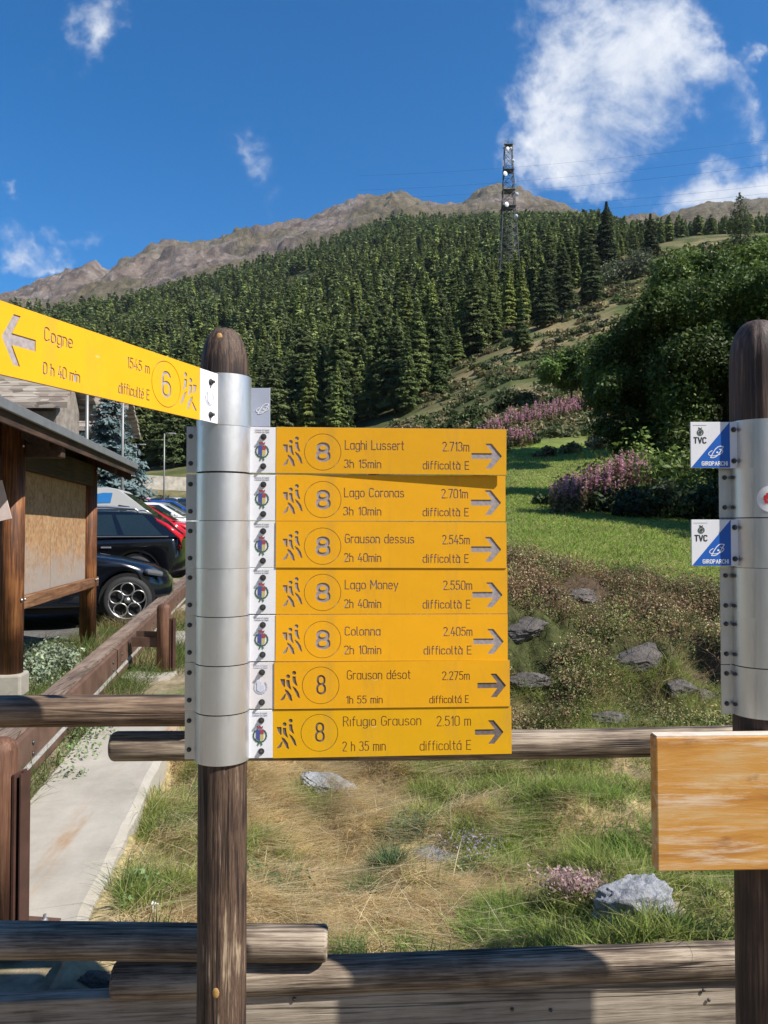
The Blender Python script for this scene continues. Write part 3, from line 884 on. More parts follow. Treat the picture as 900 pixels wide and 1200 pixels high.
# three ash trees making the dark mass on the right, and the shrubs under them
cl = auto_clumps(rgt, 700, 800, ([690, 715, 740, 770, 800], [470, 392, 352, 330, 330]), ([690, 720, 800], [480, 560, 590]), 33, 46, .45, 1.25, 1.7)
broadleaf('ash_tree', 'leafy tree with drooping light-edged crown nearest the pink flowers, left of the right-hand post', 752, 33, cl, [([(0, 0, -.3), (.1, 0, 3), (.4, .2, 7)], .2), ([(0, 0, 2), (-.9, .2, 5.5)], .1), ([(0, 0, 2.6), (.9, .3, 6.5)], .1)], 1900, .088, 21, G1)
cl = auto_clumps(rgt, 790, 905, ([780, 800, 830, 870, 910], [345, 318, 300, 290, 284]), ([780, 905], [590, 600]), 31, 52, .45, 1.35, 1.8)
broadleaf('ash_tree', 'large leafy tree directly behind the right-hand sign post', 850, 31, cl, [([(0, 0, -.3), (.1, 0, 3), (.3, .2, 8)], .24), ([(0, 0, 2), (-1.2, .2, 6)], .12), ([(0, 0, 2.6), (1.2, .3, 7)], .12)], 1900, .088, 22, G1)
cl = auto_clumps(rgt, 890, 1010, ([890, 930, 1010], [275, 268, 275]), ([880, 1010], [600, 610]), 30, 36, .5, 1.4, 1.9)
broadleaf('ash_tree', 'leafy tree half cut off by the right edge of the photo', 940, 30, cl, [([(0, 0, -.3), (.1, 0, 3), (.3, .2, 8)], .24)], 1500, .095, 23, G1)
cl = auto_clumps(rgt, 775, 905, ([770, 830, 905], [300, 283, 276]), ([770, 905], [380, 420]), 52, 26, 1.3, 2.1, 2.5)
broadleaf('ash_tree', 'sunlit leafy tree top rising behind the dark trees at the right', 850, 52, cl, [([(0, 0, -.3), (.2, 0, 5), (.3, .2, 13)], .28)], 800, .17, 24, G3)
cl = auto_clumps(rgt, 698, 748, ([695, 722, 748], [410, 358, 350]), ([695, 748], [470, 470]), 48, 12, .9, 1.4, 1.5)
broadleaf('ash_tree', 'smaller leafy tree left of the dark trees, above the pink flower band', 724, 48, cl, [([(0, 0, -.3), (.1, 0, 3), (.2, .2, 6)], .15)], 900, .15, 25, G3)
cl = auto_clumps(rgt, 645, 697, ([640, 668, 698], [425, 392, 400]), ([640, 698], [460, 458]), 88, 12, 1.3, 2.0, 1.6)
broadleaf('round_tree', 'small round green tree on the dry slope above the pink flower band', 670, 88, cl, [([(0, 0, -.3), (.1, 0, 3), (.2, .2, 5)], .15)], 420, .22, 26, (.07, .11, .025))
broadleaf('ash_tree', 'leafy tree beyond the right edge whose shadow falls across the lawn', 1290, 16.5, auto_clumps(rgt, 1120, 1420, ([1100, 1420], [-40, -40]), ([1100, 1420], [520, 520]), 16.5, 26, .9, 1.5, 1.6), [([(0, 0, -.3), (.1, 0, 4), (.2, .2, 11)], .25)], 480, .22, 28, G1)
broadleaf('ash_tree', 'second leafy tree beyond the right edge, shading the far side of the lawn', 1330, 21, auto_clumps(rgt, 1180, 1420, ([1100, 1420], [60, 60]), ([1100, 1420], [520, 520]), 21, 24, .9, 1.5, 1.6), [([(0, 0, -.3), (.1, 0, 4), (.2, .2, 10)], .25)], 480, .22, 29, G1)
# shrubs
def shrub(px, py, d, r, label, seed, col=(.05, .065, .022), per=700, leaf=None, flat=.75, n=6):
    rg = np.random.default_rng(seed)
    cl = [(px + rg.normal(0, .5) * r / d * 900, py + rg.normal(0, .3) * r / d * 900, rg.normal(0, .4) * r, r * rg.uniform(.45, .75), r * rg.uniform(.45, .7), r * flat * rg.uniform(.5, .8)) for _ in range(n)]
    x0 = xat(px, d); z0 = h1(x0, d)
    t = thing('shrub', label, 'shrub', (x0, d, z0))
    q = []
    for a, b, c, e, f, g in cl:
        p = at(a, b, d + c); zz = h1(p.x, p.y) - z0
        q.append((p.x - x0, p.y - d, zz + g * .55 + rg.uniform(0, .45) * r * flat, e, f, g))
    V, F, C = crown_clumps(q, per / max(.3, r) ** .9, leaf or .05 + .0022 * d, seed, col)
    np_mesh('foliage', V, F, MT['leaves'], t, C)
    m = MB()
    for k in range(4): m.tube([(0, 0, -.2), (q[k % len(q)][0], q[k % len(q)][1], q[k % len(q)][2])], [.03, .01], 5)
    m.build('stems', MT['bark'], t)
    return t
shrub(648, 555, 27, .38, 'tiny dark bush alone on the sunny meadow', 1, (.03, .045, .018), 900)
shrub(620, 497, 62, 1.0, 'round dark bush under the left end of the pink flower band', 2, (.035, .052, .02), 700)
shrub(538, 478, 95, 2.2, 'dark green bush on the slope above the top board', 3, (.045, .065, .022), 500)
shrub(598, 470, 92, 2.2, 'grey-green bush just left of the pink flower band', 4, (.06, .075, .03), 500)
shrub(560, 492, 84, 1.2, 'low dark bush just above the first yellow board', 5, (.035, .05, .018), 600)
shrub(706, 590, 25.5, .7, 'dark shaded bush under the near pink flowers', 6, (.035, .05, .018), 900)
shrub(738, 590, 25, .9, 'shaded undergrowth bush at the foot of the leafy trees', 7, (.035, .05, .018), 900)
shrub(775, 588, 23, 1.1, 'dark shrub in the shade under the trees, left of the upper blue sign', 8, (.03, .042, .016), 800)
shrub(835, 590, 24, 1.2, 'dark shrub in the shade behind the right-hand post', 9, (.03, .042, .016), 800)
shrub(700, 492, 60, 1.0, 'beige-flowered shrub at the right end of the upper lawn strip', 10, (.16, .14, .075), 500)
shrub(640, 512, 56, .7, 'low brown-green hedge bush in front of the lawn strip', 11, (.09, .085, .04), 500)
shrub(672, 508, 57, .7, 'low hedge bush between the beige shrub and the lawn strip', 12, (.10, .10, .045), 500)
shrub(728, 292, 240, 7.0, 'rounded pale grey-green tree-like bush below the skyline pines', 13, (.075, .09, .05), 130, .5, .9, 8)
shrub(760, 560, 25, 1.5, 'light green sunlit branch cluster low in front of the dark trees', 14, (.09, .13, .03), 500, .11, 1.0, 5)
shrub(785, 470, 29, 1.5, 'pale green sunlit sapling before the dark trees, left of the right-hand post', 15, (.11, .155, .04), 480, .11, 1.4, 6)

# low scrub of the open hillside: uncountable cover
def hillside_scrub():
    rg = np.random.default_rng(31)
    n = 4600
    d = np.exp(rg.uniform(math.log(66), math.log(330), n)); px = rg.uniform(440, 1000, n)
    x = (px - 450) / 900 * d
    ok = (d < forest_front(px) + 5) & (fbm(x / 17, d / 9, 4, 91) > .44)
    x, d = x[ok], d[ok]
    z = H(x, d)
    cl = [(a, b, c + .2, r, r, r * .6) for a, b, c, r in zip(x, d, z, rg.uniform(.35, 1.5, len(x)) * (.5 + d / 200))]
    Vs, Fs, Cs = [], [], []; o = 0
    for i, q in enumerate(cl):
        base = [(.05, .07, .022), (.07, .085, .03), (.10, .095, .045), (.16, .13, .065)][rg.integers(0, 4)]
        V, F, C = crown_clumps([q], 90 if q[1] < 130 else 45, .12 + .0019 * q[1], int(i), base)
        Vs.append(V); Fs.append(F + o); Cs.append(C); o += len(V)
    tag(np_mesh('hillside_scrub', np.concatenate(Vs), np.concatenate(Fs), MT['leaves'], cols=np.concatenate(Cs)), 'low dry scrub scattered over the open hillside', 'scrub', kind='stuff')
hillside_scrub()

# pink fireweed: tall stems with flower spikes
def fireweed(name, label, band, n, hgt, seed, grow=(1, 1)):
    rg = np.random.default_rng(seed)
    px = rg.uniform(band[0], band[1], n)
    d = np.interp(px, band[2], band[3]) + rg.uniform(-1, 1, n) * band[4]
    x = (px - 450) / 900 * d
    ok = fbm(x * .9, d * .9, 3, seed + 50) > .40 + .12 * np.abs(2 * (px - band[0]) / (band[1] - band[0]) - 1) ** 3
    px, d, x = px[ok], d[ok], x[ok]; n = len(x); z = H(x, d)
    Vs, Cs = [], []
    k = 26
    tt = (px - band[0]) / (band[1] - band[0])
    h = hgt * rg.uniform(.6, 1.2, n) * (grow[0] + (grow[1] - grow[0]) * tt) * (.75 + .5 * fbm(x * 1.1, d * 1.1, 3, seed))
    lean = rg.normal(0, .09, (n, 2))
    f = rg.uniform(0, 1, (n, k)) ** .8
    spike = (f > .64) & (rg.random((n, 1)) < .6)
    rad = np.where(f > .62, .045 * (1.06 - f) / .4, .10 * (1 - f * .6)) * hgt * rg.uniform(.3, 1, (n, k))
    ang = rg.uniform(0, 6.28, (n, k))
    P = np.stack([x[:, None] + lean[:, :1] * f * h[:, None] + np.cos(ang) * rad, d[:, None] + lean[:, 1:] * f * h[:, None] + np.sin(ang) * rad, z[:, None] + f * h[:, None]], 2).reshape(-1, 3)
    cg = np.array([.13, .14, .055]); cp = np.array([.56, .31, .37]); cb = np.array([.34, .24, .16])
    t = rg.random((n, 1, 1))
    C = np.where(spike[:, :, None], cp * (.75 + .5 * rg.random((n, k, 1))), np.where(rg.random((n, k, 1)) < .35, cb, cg) * (.6 + .8 * rg.random((n, k, 1)))).reshape(-1, 3)
    V, F = scatter_tris(P, np.full(n * k, .030 + .0010 * d.mean()), None, 1.0, rg)
    tag(np_mesh(name, V, F, MT['blades'], cols=np.repeat(C, 4, 0)), label, 'flowers', kind='stuff')
fireweed('fireweed', 'near drift of pink fireweed in front of the leafy trees', (640, 762, [640, 762], [23.5, 26.5], 1.5), 1300, 1.2, 3, (.65, 1.5))
fireweed('fireweed', 'long band of pink fireweed across the slope above the lawn strip', (560, 716, [560, 640, 716], [70, 77, 86], 3.0), 1500, 1.7, 4)
fireweed('fireweed', 'small pink patch of fireweed just right of the top yellow board', (585, 625, [585, 625], [60, 62], 1.5), 300, 1.3, 5)
# ------------------------------------------------------------------ routed lettering
def arc(cx, cy, rx, ry, a0, a1, n=9):
    return [(cx + rx * math.cos(R(a0 + (a1 - a0) * i / n)), cy + ry * math.sin(R(a0 + (a1 - a0) * i / n))) for i in range(n + 1)]
def rrect(x0, y0, x1, y1, r):
    r = min(r, (x1 - x0) / 2, (y1 - y0) / 2)
    p = arc(x1 - r, y1 - r, r, r, 0, 90, 6) + arc(x0 + r, y1 - r, r, r, 90, 180, 6) + arc(x0 + r, y0 + r, r, r, 180, 270, 6) + arc(x1 - r, y0 + r, r, r, 270, 360, 6)
    return p + [p[0]]
XH = .68
_bowl = rrect(0, 0, .40, XH, .19)
_s = arc(.19, .515, .17, .165, 30, 180) + arc(.19, .515, .17, .165, 180, 265, 5)[1:] + arc(.19, .175, .19, .175, 85, 0, 6) + arc(.19, .175, .19, .175, 0, -150)[1:]
GLY = {
 '0': ([rrect(0, 0, .44, 1, .21)], .44), '1': ([[(0, .76), (.2, 1), (.2, 0)]], .22),
 '2': ([arc(.22, .77, .22, .23, 170, -35) + [(0, 0), (.45, 0)]], .45),
 '3': ([arc(.2, .76, .21, .24, 150, -80) + arc(.2, .27, .24, .27, 80, -150)], .44),
 '4': ([[(.27, 1), (0, .28), (.48, .28)], [(.36, .55), (.36, 0)]], .48),
 '5': ([[(.41, 1), (.06, 1), (.03, .56)] + arc(.20, .33, .24, .33, 125, -145)], .44),
 '6': ([rrect(0, 0, .44, .58, .21), [(0, .36), (0, .72)] + arc(.22, .76, .22, .24, 180, 25)], .44),
 '7': ([[(0, 1), (.44, 1), (.14, 0)]], .44),
 '8': ([rrect(.03, .53, .41, 1, .19), rrect(0, 0, .44, .53, .22)], .44),
 '.': ([[(.03, 0), (.03, .03)]], .06),
 'L': ([[(0, 1), (0, 0), (.4, 0)]], .40), 'E': ([[(.4, 1), (0, 1), (0, 0), (.4, 0)], [(0, .52), (.34, .52)]], .40),
 'C': ([arc(.23, .77, .23, .23, 25, 180) + arc(.23, .23, .23, .23, 180, 335)], .46),
 'G': ([arc(.23, .77, .23, .23, 25, 180) + arc(.23, .23, .23, .23, 180, 360) + [(.46, .48), (.25, .48)]], .47),
 'M': ([[(0, 0), (0, 1), (.29, .35), (.58, 1), (.58, 0)]], .58),
 'R': ([[(0, 0), (0, 1), (.22, 1)] + arc(.22, .76, .22, .24, 90, -90) + [(0, .52)], [(.24, .52), (.46, 0)]], .46),
 'T': ([[(0, 1), (.44, 1)], [(.22, 1), (.22, 0)]], .44), 'V': ([[(0, 1), (.24, 0), (.48, 1)]], .48),
 'a': ([_bowl, [(.40, XH), (.40, 0)]], .40), 'o': ([_bowl], .40),
 'c': ([arc(.19, .49, .19, .19, 20, 180) + arc(.19, .19, .19, .19, 180, 340)], .37),
 'd': ([_bowl, [(.40, 1), (.40, 0)]], .40),
 'e': ([[(0, .35), (.39, .35)] + arc(.195, .49, .195, .19, 0, 180) + arc(.195, .19, .195, .19, 180, 325)], .39),
 'f': ([[(.09, 0), (.09, .84)] + arc(.25, .84, .16, .16, 180, 90, 5), [(0, XH), (.25, XH)]], .26),
 'g': ([_bowl, [(.40, XH), (.40, -.08)] + arc(.2, -.08, .2, .18, 0, -150)], .40),
 'h': ([[(0, 0), (0, 1)], [(0, .49)] + arc(.19, .49, .19, .19, 180, 0) + [(.38, 0)]], .38),
 'i': ([[(.02, 0), (.02, XH)], [(.02, .9), (.02, .93)]], .04), 'j': ([[(.02, 0), (.02, XH)]], .04),
 'l': ([[(0, 1), (0, .09)] + arc(.09, .09, .09, .09, 180, 270, 4)], .10),
 'm': ([[(0, 0), (0, XH)], [(0, .52)] + arc(.15, .52, .15, .16, 180, 0) + [(.30, 0)], arc(.45, .52, .15, .16, 180, 0) + [(.60, 0)]], .60),
 'n': ([[(0, 0), (0, XH)], [(0, .49)] + arc(.19, .49, .19, .19, 180, 0) + [(.38, 0)]], .38),
 'r': ([[(0, 0), (0, XH)], [(0, .46)] + arc(.2, .46, .2, .22, 180, 70, 6)], .25),
 's': ([_s], .38), 't': ([[(.1, .95), (.1, .13)] + arc(.23, .13, .13, .13, 180, 270, 5), [(0, XH), (.24, XH)]], .25),
 'u': ([[(0, XH), (0, .19)] + arc(.2, .19, .2, .19, 180, 360), [(.40, XH), (.40, 0)]], .40),
 'y': ([[(0, XH), (.2, .03)], [(.4, XH), (.11, -.26)]], .40), ' ': ([], .22),
}
GLY['à'] = (GLY['a'][0] + [[(.08, .98), (.24, .80)]], .40)
GLY['á'] = (GLY['a'][0] + [[(.16, .80), (.32, .98)]], .40)
GLY['é'] = (GLY['e'][0] + [[(.14, .80), (.30, .98)]], .39)
GLY['!'] = ([[(.02, 0), (.02, XH)]], .04)       # i without its dot
def text_strokes(s, x0, x1, ybase, cap, w, gap=.17):
    """strokes of width w for s, fitted between x0 and x1"""
    adv = sum(GLY[c][1] for c in s) + gap * (len(s) - 1)
    kx = (x1 - x0) / adv
    out = []; x = x0
    for c in s:
        for st in GLY[c][0]:
            out.append(([(x + a * kx, ybase + b * cap) for a, b in st], w))
        x += (GLY[c][1] + gap) * kx
    return out
def contours(strokes, polys, x0, y0, x1, y1, res):
    """outlines of the union of wide strokes and filled polygons (marching squares)"""
    nx, ny = int((x1 - x0) / res) + 1, int((y1 - y0) / res) + 1
    Fd = np.full((ny, nx), 1.0)
    gx = x0 + np.arange(nx) * res; gy = y0 + np.arange(ny) * res
    def sub(xa, ya, xb, yb, pad):
        return (max(0, int((xa - pad - x0) / res)), min(nx, int((xb + pad - x0) / res) + 2), max(0, int((ya - pad - y0) / res)), min(ny, int((yb + pad - y0) / res) + 2))
    def segd(X, Y, a, b):
        dx, dy = b[0] - a[0], b[1] - a[1]; l2 = dx * dx + dy * dy
        t = np.clip(((X - a[0]) * dx + (Y - a[1]) * dy) / l2, 0, 1) if l2 > 1e-16 else 0
        return np.hypot(X - a[0] - t * dx, Y - a[1] - t * dy)
    for pts, w in strokes:
        for a, b in zip(pts[:-1], pts[1:]):
            i0, i1, j0, j1 = sub(min(a[0], b[0]), min(a[1], b[1]), max(a[0], b[0]), max(a[1], b[1]), w)
            X, Y = np.meshgrid(gx[i0:i1], gy[j0:j1])
            Fd[j0:j1, i0:i1] = np.minimum(Fd[j0:j1, i0:i1], segd(X, Y, a, b) - w / 2)
    for poly in polys:
        xs, ys = [p[0] for p in poly], [p[1] for p in poly]
        i0, i1, j0, j1 = sub(min(xs), min(ys), max(xs), max(ys), 4 * res)
        X, Y = np.meshgrid(gx[i0:i1], gy[j0:j1])
        dm = np.full(X.shape, 1.0); ins = np.zeros(X.shape, bool)
        for a, b in zip(poly, poly[1:] + poly[:1]):
            dm = np.minimum(dm, segd(X, Y, a, b))
            cr = (a[1] > Y) != (b[1] > Y)
            with np.errstate(all='ignore'):
                xi = a[0] + (Y - a[1]) / (b[1] - a[1] + 1e-18) * (b[0] - a[0])
            ins ^= cr & (X < xi)
        Fd[j0:j1, i0:i1] = np.minimum(Fd[j0:j1, i0:i1], np.where(ins, -dm, dm) - .0008)
    Fd[np.abs(Fd) < 1e-9] = 1e-9
    I = Fd < 0
    cell = I[:-1, :-1].astype(int) + 2 * I[:-1, 1:] + 4 * I[1:, 1:] + 8 * I[1:, :-1]
    js, is_ = np.nonzero((cell > 0) & (cell < 15))
    SEG = {1: [(3, 0)], 2: [(0, 1)], 3: [(3, 1)], 4: [(1, 2)], 5: [(3, 2), (1, 0)], 6: [(0, 2)], 7: [(3, 2)], 8: [(2, 3)], 9: [(2, 0)], 10: [(0, 3), (2, 1)], 11: [(2, 1)], 12: [(1, 3)], 13: [(1, 0)], 14: [(0, 3)]}
    nxt = {}; pos = {}
    def edge(i, j, e):
        if e == 0: k = (i, j, 0)
        elif e == 1: k = (i + 1, j, 1)
        elif e == 2: k = (i, j + 1, 0)
        else: k = (i, j, 1)
        if k not in pos:
            a, b, o = k
            f0 = Fd[b, a]; f1 = Fd[b, a + 1] if o == 0 else Fd[b + 1, a]
            t = f0 / (f0 - f1)
            pos[k] = (gx[a] + (t * res if o == 0 else 0), gy[b] + (t * res if o == 1 else 0))
        return k
    for j, i in zip(js.tolist(), is_.tolist()):
        for a, b in SEG[cell[j, i]]:
            nxt[edge(i, j, a)] = edge(i, j, b)
    loops = []
    while nxt:
        k0, k = nxt.popitem(); lp = [pos[k0]]
        while k != k0 and k in nxt:
            lp.append(pos[k]); k = nxt.pop(k)
        if len(lp) > 3: loops.append(simplify(lp, res * .16))
    return [l for l in loops if len(l) >= 3]
def simplify(lp, tol):
    def dp(p):
        if len(p) < 3: return p
        a, b = np.array(p[0]), np.array(p[-1]); q = np.array(p[1:-1])
        d = b - a; L_ = np.hypot(*d)
        e = np.abs((q[:, 0] - a[0]) * d[1] - (q[:, 1] - a[1]) * d[0]) / L_ if L_ > 1e-12 else np.hypot(*(q - a).T)
        i = int(np.argmax(e))
        if e[i] < tol: return [p[0], p[-1]]
        return dp(p[:i + 2])[:-1] + dp(p[i + 1:])
    h = len(lp) // 2
    return dp(lp[:h + 1])[:-1] + dp(lp[h:] + [lp[0]])[:-1]
def cut_panel(name, outer, loops, thick, mats, parent):
    """flat panel with the loops cut through it; lies in local XZ, front towards -Y, from y=-thick to 0"""
    cu = bpy.data.curves.new(name, 'CURVE'); cu.dimensions = '2D'; cu.fill_mode = 'BOTH'; cu.extrude = thick / 2
    for lp in [outer] + loops:
        s = cu.splines.new('POLY'); s.points.add(len(lp) - 1); s.use_cyclic_u = True
        s.points.foreach_set('co', np.array([(x, y, 0, 1) for x, y in lp], np.float32).ravel())
    ob = bpy.data.objects.new(name, cu); COL.objects.link(ob)
    dg = bpy.context.evaluated_depsgraph_get(); dg.update()
    me = bpy.data.meshes.new_from_object(ob.evaluated_get(dg))
    bpy.data.objects.remove(ob); bpy.data.curves.remove(cu)
    me.name = name
    me.transform(Matrix.Translation((0, -thick / 2, 0)) @ Matrix.Rotation(R(90), 4, 'X'))
    me.materials.clear()
    for m in mats: me.materials.append(m)
    me.polygons.foreach_set('use_smooth', np.zeros(len(me.polygons), bool))
    return link(name, me, parent)

per_object(MT['yellow'], .92, 1.05)
# ------------------------------------------------------------------ the two sign posts
PD = 2.2                                         # distance of the posts
SC = PD / 900                                    # metres per photo pixel at that distance
LPX, RPX = 262, 890
LP = Vector((xat(LPX, PD), PD, 0)); RP = Vector((xat(RPX, PD), PD, 0))
def sign_post(loc, top_py, r, mat, label, seed):
    zt = zat(top_py, PD)
    t = thing('sign_post', label, 'post', (loc.x, loc.y, -.06))
    prof = [(r * 1.01, -.3), (r, .2), (r, zt - .13 + .06)]
    for a in range(1, 13):
        f = a / 12 * math.pi / 2
        prof.append((max(r * math.cos(f) ** .72, 0.0006), zt + .06 - .13 + .13 * math.sin(f)))
    # uneven round with two drying splits
    m = MB(); m.lathe(prof, 72, 0, True)
    rg = np.random.default_rng(seed)
    sp = rg.uniform(0, 6.28, 5); sp[0] = -1.18; sp[1] = -2.05
    vs = []
    for x, y, z in m.v:
        a = math.atan2(y, x); rr = math.hypot(x, y)
        w = 1 + .012 * math.sin(3 * a + seed) + .008 * math.sin(7 * a + 2 * z)
        for q in sp:
            d = (a - q - .05 * math.sin(z * 2.1 + q) + math.pi) % (2 * math.pi) - math.pi
            if abs(d) < .05: w -= .07 * (1 - abs(d) / .05)
        vs.append((x * w, y * w, z))
    m.v = vs
    m.build('shaft', mat, t, fixn=False)
    return t
lp_t = sign_post(LP, 385, .0685, MT['post_wood'], 'weathered round wooden post carrying the stack of yellow boards', 1)
kn = MB(); kn.lathe([(.0, .0), (.010, .0), (.0125, -.003), (.013, -.006)], 14, 0, True, Matrix.Rotation(R(90), 4, 'X'))
for (px, py, s) in ((253, 1163, 1.0), (257, 397, 1.0)):
    p = at(px, py, PD - .066 if py > 500 else PD - .05)
    o = kn.build('knot', plain('pale_knot', (.42, .24, .075), .7, 0, .4, 60), lp_t, (p.x - LP.x, p.y - LP.y - .004, p.z + .06))
    o.scale = (.85, 1, 1.35)
rp_t = sign_post(RP, 376, .0775, MT['post_dark'], 'dark round wooden post at the right edge of the photo', 2)

MT_COL = MT['galv']
RC = .0765
BH = 54.2 * SC                                   # board height
def collar_part(parent, h, r=RC, left=True, right=True, fl=.031, y0=0.0):
    m = MB()
    m.lathe([(r - .002, .0008), (r, .0008), (r, h - .0008), (r - .002, h - .0008)], 64, 0, True, None, False)
    if left: m.box((-r - fl / 2 + .002, y0, h / 2), (fl, .005, h - .0016))
    if right: m.box((r + fl / 2 - .002, y0, h / 2), (fl, .005, h - .0016))
    return m.build('collar', MT_COL, parent, sharp=40)
def bolt_mesh(parent, x, y, z, name='bolt', s=1.3, ln=.006):
    m = MB()
    rot = Matrix.Translation((x, y, z)) @ Matrix.Rotation(R(90), 4, 'X')
    m.lathe([(.0068 * s, 0), (.0068 * s, .0018)], 16, 0, True, rot)
    m.lathe([(.0052 * s, .0018), (.0052 * s, .0062)], 6, 0, False, rot)
    m.lathe([(.0030 * s, .0062), (.0030 * s, .0062 + ln)], 10, 0, True, rot)
    return m.build(name, MT['bolt'], parent)
# text positions are read off the photograph in pixels from the yellow panel's upper left corner (x right, y down)
def px2(pts, k): return [(a * k, -b * k) for a, b in pts]
ARROW = [(0, -3.2), (25.5, -3.2), (16.8, -14.5), (23.5, -14.5), (35.5, 0), (23.5, 14.5), (16.8, 14.5), (25.5, 3.2), (0, 3.2)]
HIK = [  # walkers, in pixels of a 7.5x enlargement, origin at the yellow panel's corner
 [(47, 137), (84, 137), (84, 205), (72, 196), (60, 180)],
 [(100, 145), (124, 145), (127, 180), (141, 228), (122, 216), (104, 198), (100, 170)],
 [(154, 115), (177, 115), (180, 150), (195, 195), (178, 186), (158, 166), (154, 140)],
 [(88, 225), (112, 238), (139, 276), (150, 325), (130, 320), (114, 286), (94, 250)],
 [(46, 320), (86, 268), (95, 262), (80, 306), (62, 320)],
 [(153, 200), (178, 216), (203, 252), (216, 302), (198, 292), (178, 252)],
]
HEADS = [(113, 112, 15.5), (166, 82, 15.5)]
def engraved_board(parent, W, Ht, strokes, polys, ymat, emat, depth=.0016, res=.0006):
    loops = contours(strokes, polys, -.002, -Ht - .002, W + .002, .002, res)
    r = .0012
    outer = [(0, -Ht), (W, -Ht), (W, 0), (0, 0)]
    cut_panel('face_panel', outer, loops, depth, [ymat], parent)
    # the grey core seen at the bottom of the routed lettering
    c = MB(); c.box((W / 2, .002, -Ht / 2), (W + .0006, .003, Ht + .0012))
    c.build('lettering', emat, parent)
def crest_plate(parent, w, h, style='crest', faded=False, text=True, mat=None, bolts=True, flip=1):
    """white enamel plate with the council crest; local x 0..w, z -h..0, front at y=-.002"""
    m = MB(); m.box((w / 2, .001, -h / 2), (w - .0006, .005, h - .001), bev=.0008)
    pl = m.build('crest_plate', mat or MT['plate_white'], parent)
    yf = -.0022
    k = h / 54.0
    cx = w * .50
    def flat(pts, mt, nm, yo=0):
        q = MB(); q.prism([(a, b) for a, b in pts], 0, .0005)
        o = q.build(nm, mt, pl); o.rotation_euler = (R(90), 0, 0); o.location = (0, yf - yo, 0); return o
    def C(*c): return [(cx + a * k, -b * k) for a, b in c]
    wreath = MB()
    for i in range(26):
        a = R(-60 + 300 * i / 25 - 90 + 30)
        a = R(120 + 300 * i / 25)
        rr = 7.2
        x, y = cx + rr * k * math.cos(a), -28.5 * k + rr * k * math.sin(a)
        t = a + (1.1 if i % 2 else 2.0)
        wreath.add([(x + 1.9 * k * math.cos(t), yf - .0003, y + 1.9 * k * math.sin(t)), (x - .9 * k * math.sin(t), yf - .0003, y + .9 * k * math.cos(t)),
                    (x - 1.9 * k * math.cos(t), yf - .0003, y - 1.9 * k * math.sin(t)), (x + .9 * k * math.sin(t), yf - .0003, y - .9 * k * math.cos(t))], [(0, 1, 2, 3)])
    wreath.build('wreath', MT['faded'] if faded else MT['emblem_green'], pl)
    f = faded
    flat(C((-4.2, 22), (0, 22), (0, 35), (-4.2, 32)), MT['faded'] if f else MT['emblem_blue'], 'shield', .0002)
    flat(C((0.1, 22), (4.2, 22), (4.2, 27), (.1, 27)), MT['pink_white'] if f else MT['emblem_red'], 'shield', .0002)
    flat(C((0.1, 27.1), (4.2, 27.1), (4.2, 32), (.1, 35)), MT['faded'] if f else MT['emblem_yellow'], 'shield', .0002)
    if not f:
        flat(C((-3, 20.6), (3, 20.6), (3.6, 17.4), (1.6, 18.7), (0, 17), (-1.6, 18.7), (-3.6, 17.4)), MT['emblem_red'], 'crown', .0004)
        flat(C((-2, 36), (-.2, 36), (-1.8, 40), (-3, 38.5)), MT['emblem_green'], 'ribbon', .0002)
        flat(C((2, 36), (.2, 36), (1.8, 40), (3, 38.5)), MT['emblem_green'], 'ribbon', .0002)
    if text:
        st = text_strokes('Comune di Cogne', cx - 8.2 * k, cx + 8.2 * k, -3.9 * k, 1.5 * k, .00052) + text_strokes('Commune de Cogne', cx - 8.2 * k, cx + 8.2 * k, -6.4 * k, 1.5 * k, .00052)
        ribbons(st, MT['faded'] if f else MT['ink_grey'], pl, yf - .0003, 'small_lettering')
    for z in (-11.5, -46.0):
        bolt_mesh(pl, cx + 1.5 * k, yf, z * k, ln=.006)
    return pl
def ribbons(strokes, mat, parent, y, name, xz=True):
    """printed marks: the outlines of the strokes, filled, a hair proud of the plate"""
    P = np.array([p for st, _ in strokes for p in st]); w = min(q for _, q in strokes); pad = max(q for _, q in strokes)
    lo, hi = P.min(0) - pad, P.max(0) + pad
    loops = contours(strokes, [], lo[0], lo[1], hi[0], hi[1], max(w / 5, .00012))
    o = cut_panel(name, loops[0], loops[1:], .0003, [mat], parent)
    o.location = (0, y + .0003, 0)
    return o

ROT = R(3.0)                                     # the stack turns very slightly to the right
tops = [500.3, 556.2, 610.8, 665.3, 720.6, 776.2, 832.2]
#        name, time, altitude, difficulty spelling, right end px, style
BOARDS = [
 ('Laghi Lussert', '3h 15min', '2.713m', 592, 'old', (81, 150, 15.2, 25.6, 38.0, 47.2), (196, 227, 173, 227), 0.4),
 ('Lago Coronas', '3h 10min', '2.701m', 592, 'old', (80, 150, 15.6, 25.8, 38.0, 47.2), (195, 226, 173, 227), 0.1),
 ('Grauson dessus', '2h 40min', '2.545m', 593, 'old', (81, 162, 14.8, 25.0, 37.5, 47.0), (196, 228, 173, 227), 0.3),
 ('Lago Money', '2h 40min', '2.550m', 594, 'old', (81, 143, 14.8, 25.0, 37.5, 47.0), (197, 231, 173, 229), 0.2),
 ('Colonna', '2h 10min', '2.405m', 594, 'old', (81, 122, 14.4, 24.2, 36.6, 46.0), (197, 231, 174, 230), 0.2),
 ('Grauson désot', '1h 55 min', '2.275m', 596, 'new', (85, 159, 10.4, 20.6, 40.2, 48.6), (197, 229, 182, 228), 0.0),
 ('Rifugio Grauson', '2 h 35 min', '2.510 m', 598, 'new', (82, 173, 9.4, 20.2, 38.5, 49.2), (192, 232, 172, 232), -.2),
]
